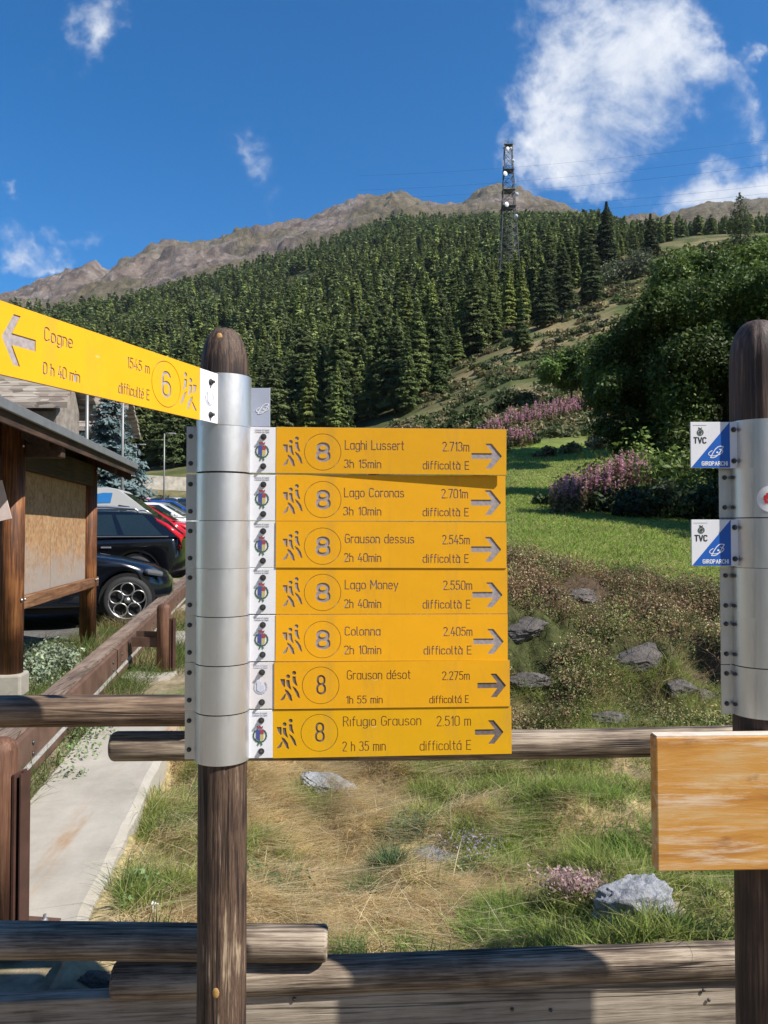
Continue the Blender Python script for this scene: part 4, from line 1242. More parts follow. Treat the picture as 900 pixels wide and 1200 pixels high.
for i, (nm, tm, alt, xr, style, tx, ax, tilt) in enumerate(BOARDS):
    X0 = 323.5 if i < 5 else 322.0 if i == 5 else 321.0
    if i == 6: X0 = 320.5
    colr = 'freshly painted ' if style == 'new' else ''
    lab = 'yellow trail board reading %s, %s' % (nm.replace('é', 'e'), {0: 'topmost of the stack', 1: 'second from the top', 2: 'third from the top', 3: 'in the middle of the stack', 4: 'with faded lettering', 5: 'with bleached white crest plate', 6: 'lowest of the stack'}[i])
    ztop = zat(tops[i], PD)
    t = thing('trail_sign', lab, 'sign', (LP.x, LP.y, ztop), ROT, 'yellow trail boards on the left post')
    hb = BH if i < 6 else BH * 1.03
    c = collar_part(t, hb * 1.01, RC + .0004 * (i % 3), True, False)
    c.location = (0, 0, -hb * 1.005)
    for z in (-.028, -hb + .027):
        bolt_mesh(t, -RC - .017, -.0025, z, s=1.0, ln=.003)
        bolt_mesh(t, -RC - .0225 + .018, -.0025, z, ln=.003) if False else None
    arm = thing('arm', None, None)
    arm.parent = t
    k = SC * .99
    xs = (290.5 - LPX) * SC                      # where the plate leaves the collar
    W = (xr - X0) * SC * 1.012
    pw = (X0 - 290.5) * SC
    bd = MB()
    # plate, panel and lettering are parts of the sign
    bpy.data.objects.remove(arm)
    pl = crest_plate(t, pw, hb, faded=(i == 5), mat=MT['pink_white'] if i == 5 else MT['plate_white'])
    pl.location = (xs, -.004, 0); pl.rotation_euler = (0, R(tilt), 0)
    k = SC * 1.0
    nx0 = 2.0 if style == 'old' else (1.6 if i == 5 else -.4)
    st, po = [], []
    cy = 29.0 if i < 5 else (27.2 if i == 5 else 27.4)
    cx = 54.6 if i < 5 else (54.0 if i == 5 else 54.0)
    circ = arc(cx * k, -cy * k, 21.4 * k, 21.4 * k, 0, 360, 72)
    st.append((circ, .0016))
    w8, h8, lw = (13.5, 19.0, .0100) if style == 'old' else (9.0, 20.5, .0062)
    gx, gy = (cx + .4) * k, -(cy + 9.6) * k
    for g in GLY['8'][0]:
        st.append(([(gx + (a - .22) / .44 * w8 * k, gy + b * h8 * k) for a, b in g], lw))
    ox, oy = (3.0, 4.0) if style == 'old' else ((2.0, 3.0) if i == 5 else (-.5, 3.4))
    for p in HIK: po.append([((ox + (a - 8) / 7.5) * k, -(oy - 1.5 + b / 7.5) * k) for a, b in p])
    for a, b, r in HEADS: po.append(arc((ox + (a - 8) / 7.5) * k, -(oy - 1.5 + b / 7.5) * k, r / 7.5 * k, r / 7.5 * k, 0, 345, 15))
    cw = .0030 if style == 'old' else .0026
    nmx = nm.replace('i', '!') if i == 6 else nm
    x0, x1, n0, n1, t0, t1 = tx
    st += text_strokes(nmx, x0 * k, x1 * k, -n1 * k, (n1 - n0) * k, cw)
    te = {0: 123, 1: 123, 2: 123, 3: 123, 4: 123, 5: 126, 6: 131}[i]
    st += text_strokes(tm.replace('i', '!') if i == 6 else tm, (x0 - 1) * k, te * k, -t1 * k, (t1 - t0) * k, cw)
    a0, a1, d0, d1 = ax
    n0b, n1b = (n0 + .8, n1 + .8) if i < 5 else (n0 + 2.4, n1 + 1.6) if i == 5 else (n0 + 1.2, n1 + 1.6)
    st += text_strokes(alt, a0 * k, a1 * k, -n1b * k, (n1b - n0b) * k, cw)
    sp = 'difficoltà E' if i < 5 else ('difficoltá E')
    st += text_strokes(sp, d0 * k, d1 * k, -(t1 + .8) * k, (t1 - t0) * k, cw)
    ay = 32.0 if i < 5 else 29.5 if i == 5 else 30.0
    axx = {0: 230.5, 1: 230.5, 2: 230.5, 3: 232, 4: 233, 5: 239, 6: 237.5}[i]
    sc = 1.0 if i < 5 else .94
    po.append([((axx + a * sc) * k, -(ay + b * sc) * k) for a, b in ARROW])
    holder = t
    loops_parent = bpy.data.objects.new('yellow_board', None)
    bpy.data.objects.remove(loops_parent)
    before = set(o.name for o in COL.objects)
    engraved_board(t, W, hb, st, po, MT['yellow_new'] if i == 6 else MT['yellow'], MT['engrave'] if i in (0, 1, 2, 3, 4) else MT['engrave_dark'])
    # the first board stands a little proud of the rest and throws a shadow on the next
    dy = -.004 - (.010 if i == 0 else .0015 * ((i * 7) % 3))
    for o in list(COL.objects):
        if o.name not in before:
            o.location = (xs + pw, dy, 0); o.rotation_euler = (0, R(tilt), R(-1.6) if i == 0 else 0)
            if i == 0: o.location.y = -.005

# ------------------------------------------------------------------ the board that points left, nearly edge on
A = Vector((xat(255, 2.128), 2.128, 0)); B = Vector((xat(0, 1.45), 1.45, 0))
dirv = (A - B); LENAB = dirv.length; dirv.normalize()
zc_t, zc_b = 2.056, 1.914
def s_of(px):
    u = (px - 450) / 900
    # A - s*dirv projected: (A.x - s dx) / (A.y - s dy) = u
    return (A.x - u * A.y) / (dirv.x - u * dirv.y)
ROTC = math.atan2(dirv.y, dirv.x)
EXT = .035
tC = thing('trail_sign', 'yellow trail board reading Cogne, pointing left towards the viewer', 'sign', (LP.x, LP.y, zc_t))
c = collar_part(tC, zc_t - zc_b + .004, RC + .001, False, False)
c.location = (0, 0, -(zc_t - zc_b))
Hc = zc_t - zc_b - .002
s_w = s_of(233)                                   # white plate from A to here, yellow beyond
TOT = LENAB + EXT
def on_line(s): p = A - dirv * s; return Vector((p.x - LP.x, p.y - LP.y, 0))
plate = crest_plate(tC, s_w, Hc, faded=True, text=False, mat=MT['plate_white'])
plate.location = on_line(s_w); plate.rotation_euler = (0, 0, ROTC)
WY = TOT - s_w
def xl(px): return TOT - s_of(px)                # local x from the far left end
def yl(f): return -f * Hc
st = []
st += text_strokes('Cogne', xl(49), xl(82), yl(.36), .19 * Hc, .0031)
st += text_strokes('0 h 40 min', xl(48), xl(91), yl(.85), .165 * Hc, .0031, .14)
st += text_strokes('1545 m', xl(147), xl(173), yl(.40), .17 * Hc, .0031)
st += text_strokes('difficulté E', xl(137), xl(173), yl(.86), .17 * Hc, .0031)
cxx = (xl(178) + xl(208)) / 2; rx = (xl(208) - xl(178)) / 2
st.append((arc(cxx, yl(.50), .057, .057, 0, 360, 64), .0020))
for g in GLY['6'][0]: st.append(([(cxx + (a - .22) / .44 * .030, yl(.71) + b * .42 * Hc) for a, b in g], .0078))
po = []
kx = (xl(229) - xl(210)) / 172
for p in HIK: po.append([(xl(229) - (a - 46) * kx, yl(.18) - (b - 66) / 262 * .68 * Hc) for a, b in p])
for a, b, r in HEADS: po.append(arc(xl(229) - (a - 46) * kx, yl(.18) - (b - 66) / 262 * .68 * Hc, .0058, .0058, 0, 345, 15))
x38, x0 = xl(38.5), xl(-1)
sx = (x38 - x0) / 35.5
po.append([(x38 - a * sx, yl(.48) - b * .024 * Hc) for a, b in ARROW])
before = set(o.name for o in COL.objects)
engraved_board(tC, WY, Hc, st, po, MT['yellow_new'], MT['engrave'])
for o in list(COL.objects):
    if o.name not in before: o.location = on_line(TOT); o.rotation_euler = (0, 0, ROTC)
# the small sign on the far side of the same collar
tG = thing('park_sign', 'small grey plate with a white leaf mark sticking out behind the left post collar', 'sign', (LP.x, LP.y, zc_t))
m = MB(); p0 = (293 - LPX) * SC - .02; p1 = (307.5 - LPX) * SC * 1.07
ztp, zbt = zat(457, PD + .12) - zc_t, zat(502, PD + .12) - zc_t
m.box(((p0 + p1) / 2, .09, (ztp + zbt) / 2), (p1 - p0, .004, ztp - zbt), bev=.001)
gp = m.build('plate', plain('grey_backed_enamel', (.42, .45, .55), .45, 0, .06, 10), tG)
def leaf_logo(cx, cz, s):
    up = [(cx + s * (-.55), cz - s * .45)] + [(cx + s * (-.55 + 1.1 * f), cz + s * (-.45 + .95 * f + .38 * math.sin(f * math.pi))) for f in (.2, .4, .6, .8, 1)]
    lo = [(cx + s * (-.55), cz - s * .45)] + [(cx + s * (-.55 + 1.1 * f), cz + s * (-.45 + .95 * f - .34 * math.sin(f * math.pi))) for f in (.2, .4, .6, .8, 1)]
    ring = [(cx + s * (.62 * math.cos(a) - .1), cz + s * (.26 * math.sin(a) - .02 + .12 * math.cos(a))) for a in [R(q) for q in range(120, 421, 20)]]
    dot = [(cx + s * .02, cz), (cx + s * .05, cz)]
    return [(up, s * .075), (lo, s * .075), (ring, s * .06), (dot, s * .16)]
ribbons(leaf_logo((p0 + p1) / 2 + .012, (ztp + zbt) / 2 - .005, .030), MT['white'], gp, .0868, 'leaf_mark')

MT['emblem_dark'] = plain('emblem_dark', (.09, .04, .045), .5, 0, .2)
# ------------------------------------------------------------------ right-hand post: collars, two blue and white signs, out-of-frame boards
rtops = [494.5, 550.0, 607.5, 664.5, 721.0, 779.0]
RRC = .0805
for i, yt in enumerate(rtops):
    zt = zat(yt, PD); h = (57.0) * SC
    has = i in (0, 2)
    if has:
        lab = 'blue and white TVC sign, %s' % ('upper of the two on the right-hand post' if i == 0 else 'lower of the two, in front of the sunny lawn')
        t = thing('park_sign', lab, 'sign', (RP.x, RP.y, zt), 0, 'blue and white park signs')
    else:
        nth = {1: 'collar carrying a round white sticker', 3: 'plain collar just below the lower blue sign', 4: 'plain collar second from the bottom', 5: 'lowest plain collar'}[i]
        t = thing('metal_collar', 'bare metal %s on the right-hand post' % nth, 'collar', (RP.x, RP.y, zt), 0, 'metal collars on the right-hand post')
    c = collar_part(t, h, RRC + .0003 * (i % 2), True, False, .036)
    c.location = (0, 0, -h)
    ap = MB(); ap.box((RRC + .40, -.004, -h * .5 + .002), (.74, .006, h * .95)); ap.build('arm_panel', MT['yellow'], t)
    for z in (-.024, -h + .03):
        bolt_mesh(t, -RRC - .020, -.0025, z, s=1.0, ln=.003)
        if not has: bolt_mesh(t, -RRC - .002, -.012, z, ln=.002, s=.8)
    if has:
        x1 = -RRC - .033; x0 = x1 - .1215 * .92; hh = 53.5 * SC
        x0 = (805.5 - RPX) * SC; x1 = (851 - RPX) * SC
        w = x1 - x0
        m = MB(); m.box((x0 + w / 2 + .013, -.006, -hh / 2 - .004), (w + .026, .005, hh), bev=.0006)
        pl = m.build('plate', MT['plate_white'], t)
        q = MB(); q.prism([(x0 + .001, -.004 - hh + .001), (x1 - .0005, -.004 - hh + .001), (x1 - .0005, -.0045)], 0, .0006)
        o = q.build('blue_corner', MT['blue'], pl); o.rotation_euler = (R(90), 0, 0); o.location = (0, -.0086, 0)
        # lettering
        wT = .0050
        ribbons(text_strokes('TVC', x0 + .0095, x0 + .0435, -.004 - .060, .0155, .0036, .2), MT['ink'], pl, -.0089, 'lettering')
        ribbons([([(x0 + .007, -.0135), (x0 + .045, -.0135)], .0011)], MT['ink_grey'], pl, -.0089, 'small_lettering')
        # emblem: ring with crown
        e = MB(); e.lathe([(.0062, 0), (.0095, 0), (.0095, .0006), (.0062, .0006)], 22, 0, False, Matrix.Translation((x0 + .0275, -.0087, -.0335)) @ Matrix.Rotation(R(90), 4, 'X'), False)
        e.build('emblem_ring', MT['emblem_green'], pl)
        e = MB(); e.prism([(x0 + .024, -.036), (x0 + .0275, -.039), (x0 + .031, -.036), (x0 + .031, -.030), (x0 + .024, -.030)], 0, .0006)
        e.prism([(x0 + .024, -.0245), (x0 + .031, -.0245), (x0 + .0325, -.019), (x0 + .0275, -.022), (x0 + .0225, -.019)], 0, .0006)
        o = e.build('emblem_crown', MT['emblem_dark'], pl); o.rotation_euler = (R(90), 0, 0); o.location = (0, -.0088, 0)
        ribbons(leaf_logo(x0 + .0735, -.0905, .033), MT['white'], pl, -.0096, 'leaf_mark')
        gg = dict(GLY)
        GLY.update({'I': ([[(0, 0), (0, 1)]], .02), 'P': ([[(0, 0), (0, 1), (.22, 1)] + arc(.22, .74, .22, .26, 90, -90) + [(0, .48)]], .44), 'A': ([[(0, 0), (.25, 1), (.5, 0)], [(.1, .35), (.4, .35)]], .5), 'H': ([[(0, 0), (0, 1)], [(.44, 0), (.44, 1)], [(0, .5), (.44, .5)]], .44), 'O': GLY['0']})
        ribbons(text_strokes('GIROPARCHI', x0 + .031, x0 + .103, -.004 - hh + .0075, .0105, .0022, .22), MT['white'], pl, -.0096, 'lettering')
        pl.location = (0, -.020, 0)
        sp = MB()
        for z in (-.026, -hh + .016): sp.lathe([(.006, 0), (.006, .016)], 10, 0, True, Matrix.Translation((x1 + .0105, -.002, z)) @ Matrix.Rotation(R(90), 4, 'X'))
        sp.build('spacer', MT['bolt'], t)
        for z in (-.026, -hh + .016):
            bolt_mesh(pl, x1 + .0105, -.0085, z, s=1.1, ln=.007)
# round sticker on the second collar
tS = thing('round_sticker', 'round white sticker with a red emblem on the metal collar of the right-hand post', 'sticker', (RP.x, RP.y, zat(586, PD)))
m = MB(); rs = .037; nn = 28
def on_cyl(dx, dz, a0, r): a = a0 + dx / r; return (r * math.sin(a), -r * math.cos(a), dz)
A0 = R(-5)
ring = [[on_cyl(rs * f * math.cos(6.283 * i / nn), rs * f * math.sin(6.283 * i / nn), A0, RRC + .0012) for i in range(nn)] for f in (.02, .4, .7, 1)]
vs = [p for q in ring for p in q]
fs = [(j * nn + i, j * nn + (i + 1) % nn, (j + 1) * nn + (i + 1) % nn, (j + 1) * nn + i) for j in range(3) for i in range(nn)]
m.add(vs, fs, 0, True)
m.build('disc', MT['white'], tS, fixn=False)
m = MB()
rg = np.random.default_rng(4)
for (dx, dz, r) in [(-.014, .006, .006), (-.008, .012, .006), (-.006, .002, .007), (-.012, -.008, .006), (-.004, -.010, .006), (.003, .004, .007), (.008, -.006, .006), (.010, .008, .006), (.0, -.018, .005), (-.016, -.001, .004)]:
    pts = [on_cyl(dx + r * rg.uniform(.5, 1.2) * math.cos(q * .9), dz + r * rg.uniform(.5, 1.2) * math.sin(q * .9), A0, RRC + .0018) for q in range(7)]
    m.add(pts, [tuple(range(7))], 0, False)
m.build('red_emblem', plain('sticker_red', (.62, .03, .03), .5, 0, .1), tS, fixn=False)

# wooden board in front of the right-hand post
tB = thing('wooden_board', 'thick orange-stained weathered board with pale top edge coloured as sunlit, fixed low on the right-hand post', 'board', (0, 0, 0))
pd = 2.075
a = at(769, 864.5, pd); b_ = at(769, 1022, pd)
wB = .70; thB = .045
m = MB(); m.box((wB / 2, thB / 2, 0), (wB, thB, a.z - b_.z), bev=.004)
tB.location = (a.x, a.y, (a.z + b_.z) / 2); tB.rotation_euler = (0, R(-.3), R(1.5))
m.build('panel', MT['board'], tB)
m = MB(); m.box((wB / 2, thB / 2, (a.z - b_.z) / 2 + .0015), (wB - .008, thB - .006, .004))
m.build('top_edge', MT['board_edge'], tB)  # sunlit top face, its brightness put into a paler strip
# ------------------------------------------------------------------ log fence behind the posts
def log_rail(label, pxa, pya, da, pxb, pyb, db, thick, seed, mat=None):
    """pxa,pya: centre of the left end in the photo at distance da; the same for the right end"""
    a, b = at(pxa, pya, da), at(pxb, pyb, db)
    L_ = (b - a).length; d = (b - a).normalized()
    t = bpy.data.objects.new('fence_rail', None)
    m = MB(); n = 24; k = 40
    rg = np.random.default_rng(seed); ph = rg.uniform(0, 6, 4)
    r = thick / 2
    vs = []
    prof = [(0, .82), (.006, .95), (.014, 1.0)] + [(.014 + (L_ - .028) * i / k, 1.0) for i in range(1, k)] + [(L_ - .014, 1.0), (L_ - .006, .95), (L_, .82)]
    for x, f in prof:
        bx = .006 * math.sin(x * 1.7 + ph[0]); bz = .005 * math.sin(x * 2.3 + ph[1])
        for j in range(n):
            th = 2 * math.pi * j / n
            rr = r * f * (1 + .02 * math.sin(3 * th + ph[2] + x * .7) + .012 * math.sin(9 * th + x * 2 + ph[3]))
            dd = (th - 1.2 - .22 * math.sin(x * 1.1 + ph[1]) + math.pi) % (2 * math.pi) - math.pi
            if abs(dd) < .16 and math.sin(x * 2.1 + ph[0]) > -.5: rr *= .93
            vs.append((x, bx + rr * math.cos(th), bz + rr * math.sin(th)))
    fs = []
    for i in range(len(prof) - 1):
        for j in range(n):
            j2 = (j + 1) % n; fs.append((i * n + j, i * n + j2, (i + 1) * n + j2, (i + 1) * n + j))
    fs.append(tuple(range(n))); fs.append(tuple(reversed([(len(prof) - 1) * n + j for j in range(n)])))
    m.add(vs, fs, 0, True)
    o = m.build('fence_rail', mat or MT['rail_wood'], None, sharp=50)
    o.location = a
    o.rotation_euler = d.to_track_quat('X', 'Z').to_euler()
    tag(o, label, 'fence rail', 'log rails of the fence')
    return o
FL, FR = 2.66, 2.80
def fd(px): return FL + (FR - FL) * (px - 130) / 730
MT['rail_dark'] = wood('brown_rail_wood', [(.28, (.035, .02, .013)), (.45, (.105, .066, .043)), (.58, (.19, .125, .08)), (.75, (.30, .215, .145))], 'X', 9, .95, .8, .6)
log_rail('upper left log rail running out of the left edge and ending behind the collars', -160, 834, 2.64, 236, 833.5, 2.70, .108, 1, MT['rail_dark'])
log_rail('upper right log rail with its sawn left end showing left of the post', 130, 876.5, 2.70, 1130, 864, 2.88, .104, 2)
log_rail('lower left log rail whose right end shows just right of the left post', -160, 1105, 2.62, 384, 1103.5, 2.70, .119, 3)
log_rail('lower right log rail lying along the grey foot plank', 133, 1148, 2.68, 1130, 1117, 2.88, .121, 4)
tp = bpy.data.objects
m = MB(); zt = zat(1160, 2.69)
a = Vector((-2.4, 2.555, zt - .006)); b_ = Vector((2.6, 2.885, zt + .004)); L_ = (b_ - a).length
m.box((L_ / 2, .03, -.14), (L_, .06, .28), bev=.006)
fp = m.build('foot_plank', MT['plank_wood'], None)
fp.location = a; fp.rotation_euler = (b_ - a).to_track_quat('X', 'Z').to_euler()
tag(fp, 'long squared grey timber along the ground at the foot of the fence', 'plank')
m = MB()
for i, (px, py) in enumerate([(345, 1170), (600, 1182), (645, 1183), (824, 1159.5), (830, 1171), (1000, 1176)]):
    p = at(px, py, 2.555 + .066 * (xat(px, 2.72) + 2.4))
    m.lathe([(.007, 0), (.006, .003), (.0005, .004)], 8, 0, True, fp.matrix_basis.inverted() @ Matrix.Translation(p + Vector((0, -.004, 0))) @ Matrix.Rotation(R(90), 4, 'X'))
m.build('nail_heads', MT['bolt'], fp)
# hidden behind the sign posts: the fence's own posts
for px, lab in ((259, 'short fence post hidden behind the left sign post'), (884, 'short fence post hidden behind the right-hand sign post')):
    m = MB(); d = fd(px) + .12
    m.lathe([(.055, -.3), (.055, zat(845, d) - .0), (.045, zat(838, d)), (.0, zat(836, d))], 20, 0, True)
    o = m.build('fence_post', MT['rail_wood'], None); o.location = (xat(px, d), d, 0)
    tag(o, lab, 'post')

# ------------------------------------------------------------------ concrete wall top and the rusty guardrail
def concrete_mat():
    m, nt, N, L, b = new_mat('pale_concrete')
    n = nz(nt, 3, 6, .65); n2 = nz(nt, 40, 4, .6)
    c = ramp(nt, n.outputs['Fac'], [(.3, (.29, .265, .22)), (.7, (.43, .395, .335))])
    n3 = nz(nt, 1.6, 5, .65, 'Object', (3.2, .55, 1), .3, (2, 0, 0))
    tc = N.new('ShaderNodeTexCoord'); sp = N.new('ShaderNodeSeparateXYZ'); L.new(tc.outputs['Object'], sp.inputs[0])
    # rust runs under the rail, along the middle of the wall
    w = N.new('ShaderNodeMath'); w.operation = 'ADD'; L.new(sp.outputs['X'], w.inputs[0]); w.inputs[1].default_value = .42
    ab = N.new('ShaderNodeMath'); ab.operation = 'ABSOLUTE'; L.new(w.outputs[0], ab.inputs[0])
    mr = N.new('ShaderNodeMapRange'); L.new(ab.outputs[0], mr.inputs['Value']); mr.inputs['From Min'].default_value = .0; mr.inputs['From Max'].default_value = .12
    mr.inputs['To Min'].default_value = 1; mr.inputs['To Max'].default_value = 0
    st = N.new('ShaderNodeMapRange'); L.new(n3.outputs['Fac'], st.inputs['Value']); st.inputs['From Min'].default_value = .46; st.inputs['From Max'].default_value = .64
    mm = N.new('ShaderNodeMath'); mm.operation = 'MULTIPLY'; L.new(mr.outputs[0], mm.inputs[0]); L.new(st.outputs[0], mm.inputs[1])
    m2 = N.new('ShaderNodeMath'); m2.operation = 'MULTIPLY'; L.new(mm.outputs[0], m2.inputs[0]); m2.inputs[1].default_value = .95
    c = mixc(nt, m2.outputs[0], c, (.30, .17, .07))
    sp2 = nz(nt, 70, 3, .6, loc=(9, 9, 9)); dk = N.new('ShaderNodeMapRange'); L.new(sp2.outputs['Fac'], dk.inputs['Value'])
    dk.inputs['From Min'].default_value = .68; dk.inputs['From Max'].default_value = .78; dk.inputs['To Max'].default_value = .5
    c = mixc(nt, dk.outputs[0], c, (.16, .14, .12))
    L.new(c, b.inputs['Base Color']); set_in(b, Roughness=.85); bump(nt, b, n2.outputs['Fac'], .35, .004)
    return m
MT['concrete'] = concrete_mat()
GD = Vector((-.133, 1, .047)).normalized()
ANG = math.atan2(-.133, 1)
# wall runs from y=1.6 to y=7.6 (then broken slabs)
org = Vector((-1.264 + .133 * 0, 3.25, -.05))
def wall_obj():
    y0, y1, n = -.10, 3.35, 60
    rg = np.random.default_rng(3)
    vs = []; fs = []
    for i in range(n + 1):
        y = y0 + (y1 - y0) * i / n
        e = .012 * (fbm(np.array([y * 4.]), np.array([0.]), 4, 7)[0] - .5) * 2
        z = .047 * y
        vs += [(-.133 * y - .66, y, z - .5), (-.133 * y - .66, y, z), (-.133 * y - .33, y, z + .004), (-.133 * y - .045 + e, y, z), (-.133 * y + e * 1.4, y, z - .028), (-.133 * y + .03 + e, y, z - .5)]
    for i in range(n):
        for j in range(5):
            fs.append((i * 6 + j, (i + 1) * 6 + j, (i + 1) * 6 + j + 1, i * 6 + j + 1))
    fs.append((0, 1, 2, 3, 4, 5)); fs.append(tuple(n * 6 + j for j in (5, 4, 3, 2, 1, 0)))
    m = MB(); m.add(vs, fs, 0, False)
    o = m.build('concrete_wall', MT['concrete'], None); o.location = org
    tag(o, 'pale concrete wall top with rust streak running away beside the guardrail', 'wall')
wall_obj()
def slab(label, x, y, z, w, l, h, rz, seed):
    rg = np.random.default_rng(seed); m = MB()
    k = 9; ring = [(w / 2 * math.copysign(abs(math.cos(a)) ** .5, math.cos(a)) * rg.uniform(.85, 1.05), l / 2 * math.copysign(abs(math.sin(a)) ** .5, math.sin(a)) * rg.uniform(.85, 1.05)) for a in [6.283 * i / k for i in range(k)]]
    m.prism(ring, -h, h * .35)
    o = m.build('stone_slab', MT['concrete'], None); o.location = (x, y, z); o.rotation_euler = (R(rg.uniform(-3, 3)), R(rg.uniform(-3, 3)), rz)
    tag(o, label, 'slab')
p = at(176, 795, 7.9); slab('pale stone slab at the foot of the far guardrail post', p.x, p.y, h1(p.x, p.y) + .0, .55, .6, .06, .2, 1)
p = at(206, 748, 9.8); slab('pale stone slab further along the path beside the guardrail', p.x, p.y, h1(p.x, p.y) + .03, .8, 1.1, .1, -.1, 2)
p = at(216, 712, 12.5); slab('third stone slab, half hidden behind the post collars', p.x, p.y, h1(p.x, p.y) + .03, 1.0, 1.4, .1, .1, 3)
# beam: W-profile with timber-brown face
def guardrail():
    t = thing('guardrail', 'rusty brown road guardrail with pale zinc lower edge running away to the car park', 'guardrail', (0, 0, 0))
    x0, y0 = -2.07, 3.25
    zt = .27; hb = .315
    prof = [(-.05, 0), (.0, -.006), (.032, -.02), (.034, -.20), (.02, -.222), (.034, -.246), (.034, -.30), (.0, -.315), (-.05, -.315)]
    ys = np.concatenate([np.arange(-2.2, 4.25, .25), np.arange(4.3, 14, .3)])
    for part, (ya, yb) in enumerate(((-2.2, 4.28), (4.30, 13.5))):
        m = MB(); vs = []; fs = []
        n = 24
        for i in range(n + 1):
            y = ya + (yb - ya) * i / n
            for px_, pz in prof: vs.append((x0 - .133 * y + px_ + .003 * part, y0 + y, zt + .047 * y + pz))
        k = len(prof)
        mi = []
        for i in range(n):
            for j in range(k - 1): fs.append((i * k + j, i * k + j + 1, (i + 1) * k + j + 1, (i + 1) * k + j)); mi.append(1 if j == 4 or j == 3 else 0)
        m.add(vs, fs, 0, False); m.m = mi
        m.build('beam', [MT['corten'], MT['galv_edge']], t)
        # timber cap along the top
        c = MB()
        for i in range(n):
            pass
        pts = [(ya, 0), (yb, 0)]
        vv = []
        for y in (ya, yb):
            for dx, dz in ((-.13, .002), (.012, .002), (.012, .03), (-.13, .03)): vv.append((x0 - .133 * y + dx, y0 + y, zt + .047 * y + dz))
        c.add(vv, [(0, 1, 2, 3), (7, 6, 5, 4), (0, 4, 5, 1), (1, 5, 6, 2), (2, 6, 7, 3), (3, 7, 4, 0)])
        c.build('cap_rail', MT['rail_cap'], t)
    for y in (-.9, -.35, 1.35, 1.75, 4.1, 4.5, 6.4, 8.6):
        for dz in (-.10, -.17):
            b = MB(); b.lathe([(.016, 0), (.013, .008), (.004, .012)], 8, 0, True, Matrix.Translation((x0 - .133 * y + .035, y0 + y, zt + .047 * y + dz)) @ Matrix.Rotation(R(90), 4, 'Y'))
            b.build('bolt', MT['bolt'], t)
MT['rail_cap'] = wood('brown_cap_wood', [(.28, (.09, .06, .045)), (.5, (.17, .12, .09)), (.75, (.27, .205, .16))], 'Y', 7, .7, .8, .4)
guardrail()
MT['corten_dark'] = plain('dark_rusty_steel', (.07, .032, .022), .7, .1, .3, 8)
MT['corten_post'] = wood('brown_guardrail_post_wood', [(.28, (.075, .032, .018)), (.5, (.15, .068, .038)), (.75, (.23, .12, .07))], 'Z', 9, .6, .7, .4)
def guard_post(label, x, y, z, h):
    t = thing('guardrail_post', label, 'post', (x, y, z), ANG, 'posts of the guardrail')
    m = MB(); r = .072
    m.lathe([(r, .0), (r, h - .05), (r * .86, h - .018), (r * .5, h - .003), (.001, h)], 28, 0, True)
    m.build('round_timber', MT['corten_post'], t)
    m = MB(); m.box((.080, .02, h * .42), (.010, .09, h * .80)); m.box((.093, .03, h * .42), (.018, .010, h * .80)); m.box((.104, .02, h * .42), (.006, .07, h * .80))
    m.build('steel_spine', MT['corten_dark'], t)
    m = MB(); m.box((.10, -.02, .006), (.24, .26, .012))
    bp = m.build('base_plate', MT['corten'], t)
    for sx in (.175,):
        b = MB(); b.lathe([(.02, .012), (.02, .016), (.013, .016), (.013, .03), (.007, .03), (.007, .05)], 10, 0, False, Matrix.Translation((sx, .06, 0)))
        b.build('anchor_bolt', MT['galv'], bp)
    m = MB(); m.box((-.20, 0, h * .52), (.28, .06, .10)); m.box((-.19, 0, h * .52 + .075), (.22, .012, .07))
    m.build('spacer_bracket', MT['corten'], t)
    return t
guard_post('near guardrail post with rounded brown top, steel spine and base plate at the left edge', -1.615, 3.25, -.05, .80)
p7 = Vector((xat(193, 8.0), 8.0, 0))
guard_post('far guardrail post standing beside the sandy path', p7.x, p7.y, road_z(8.0) - .14, .83)

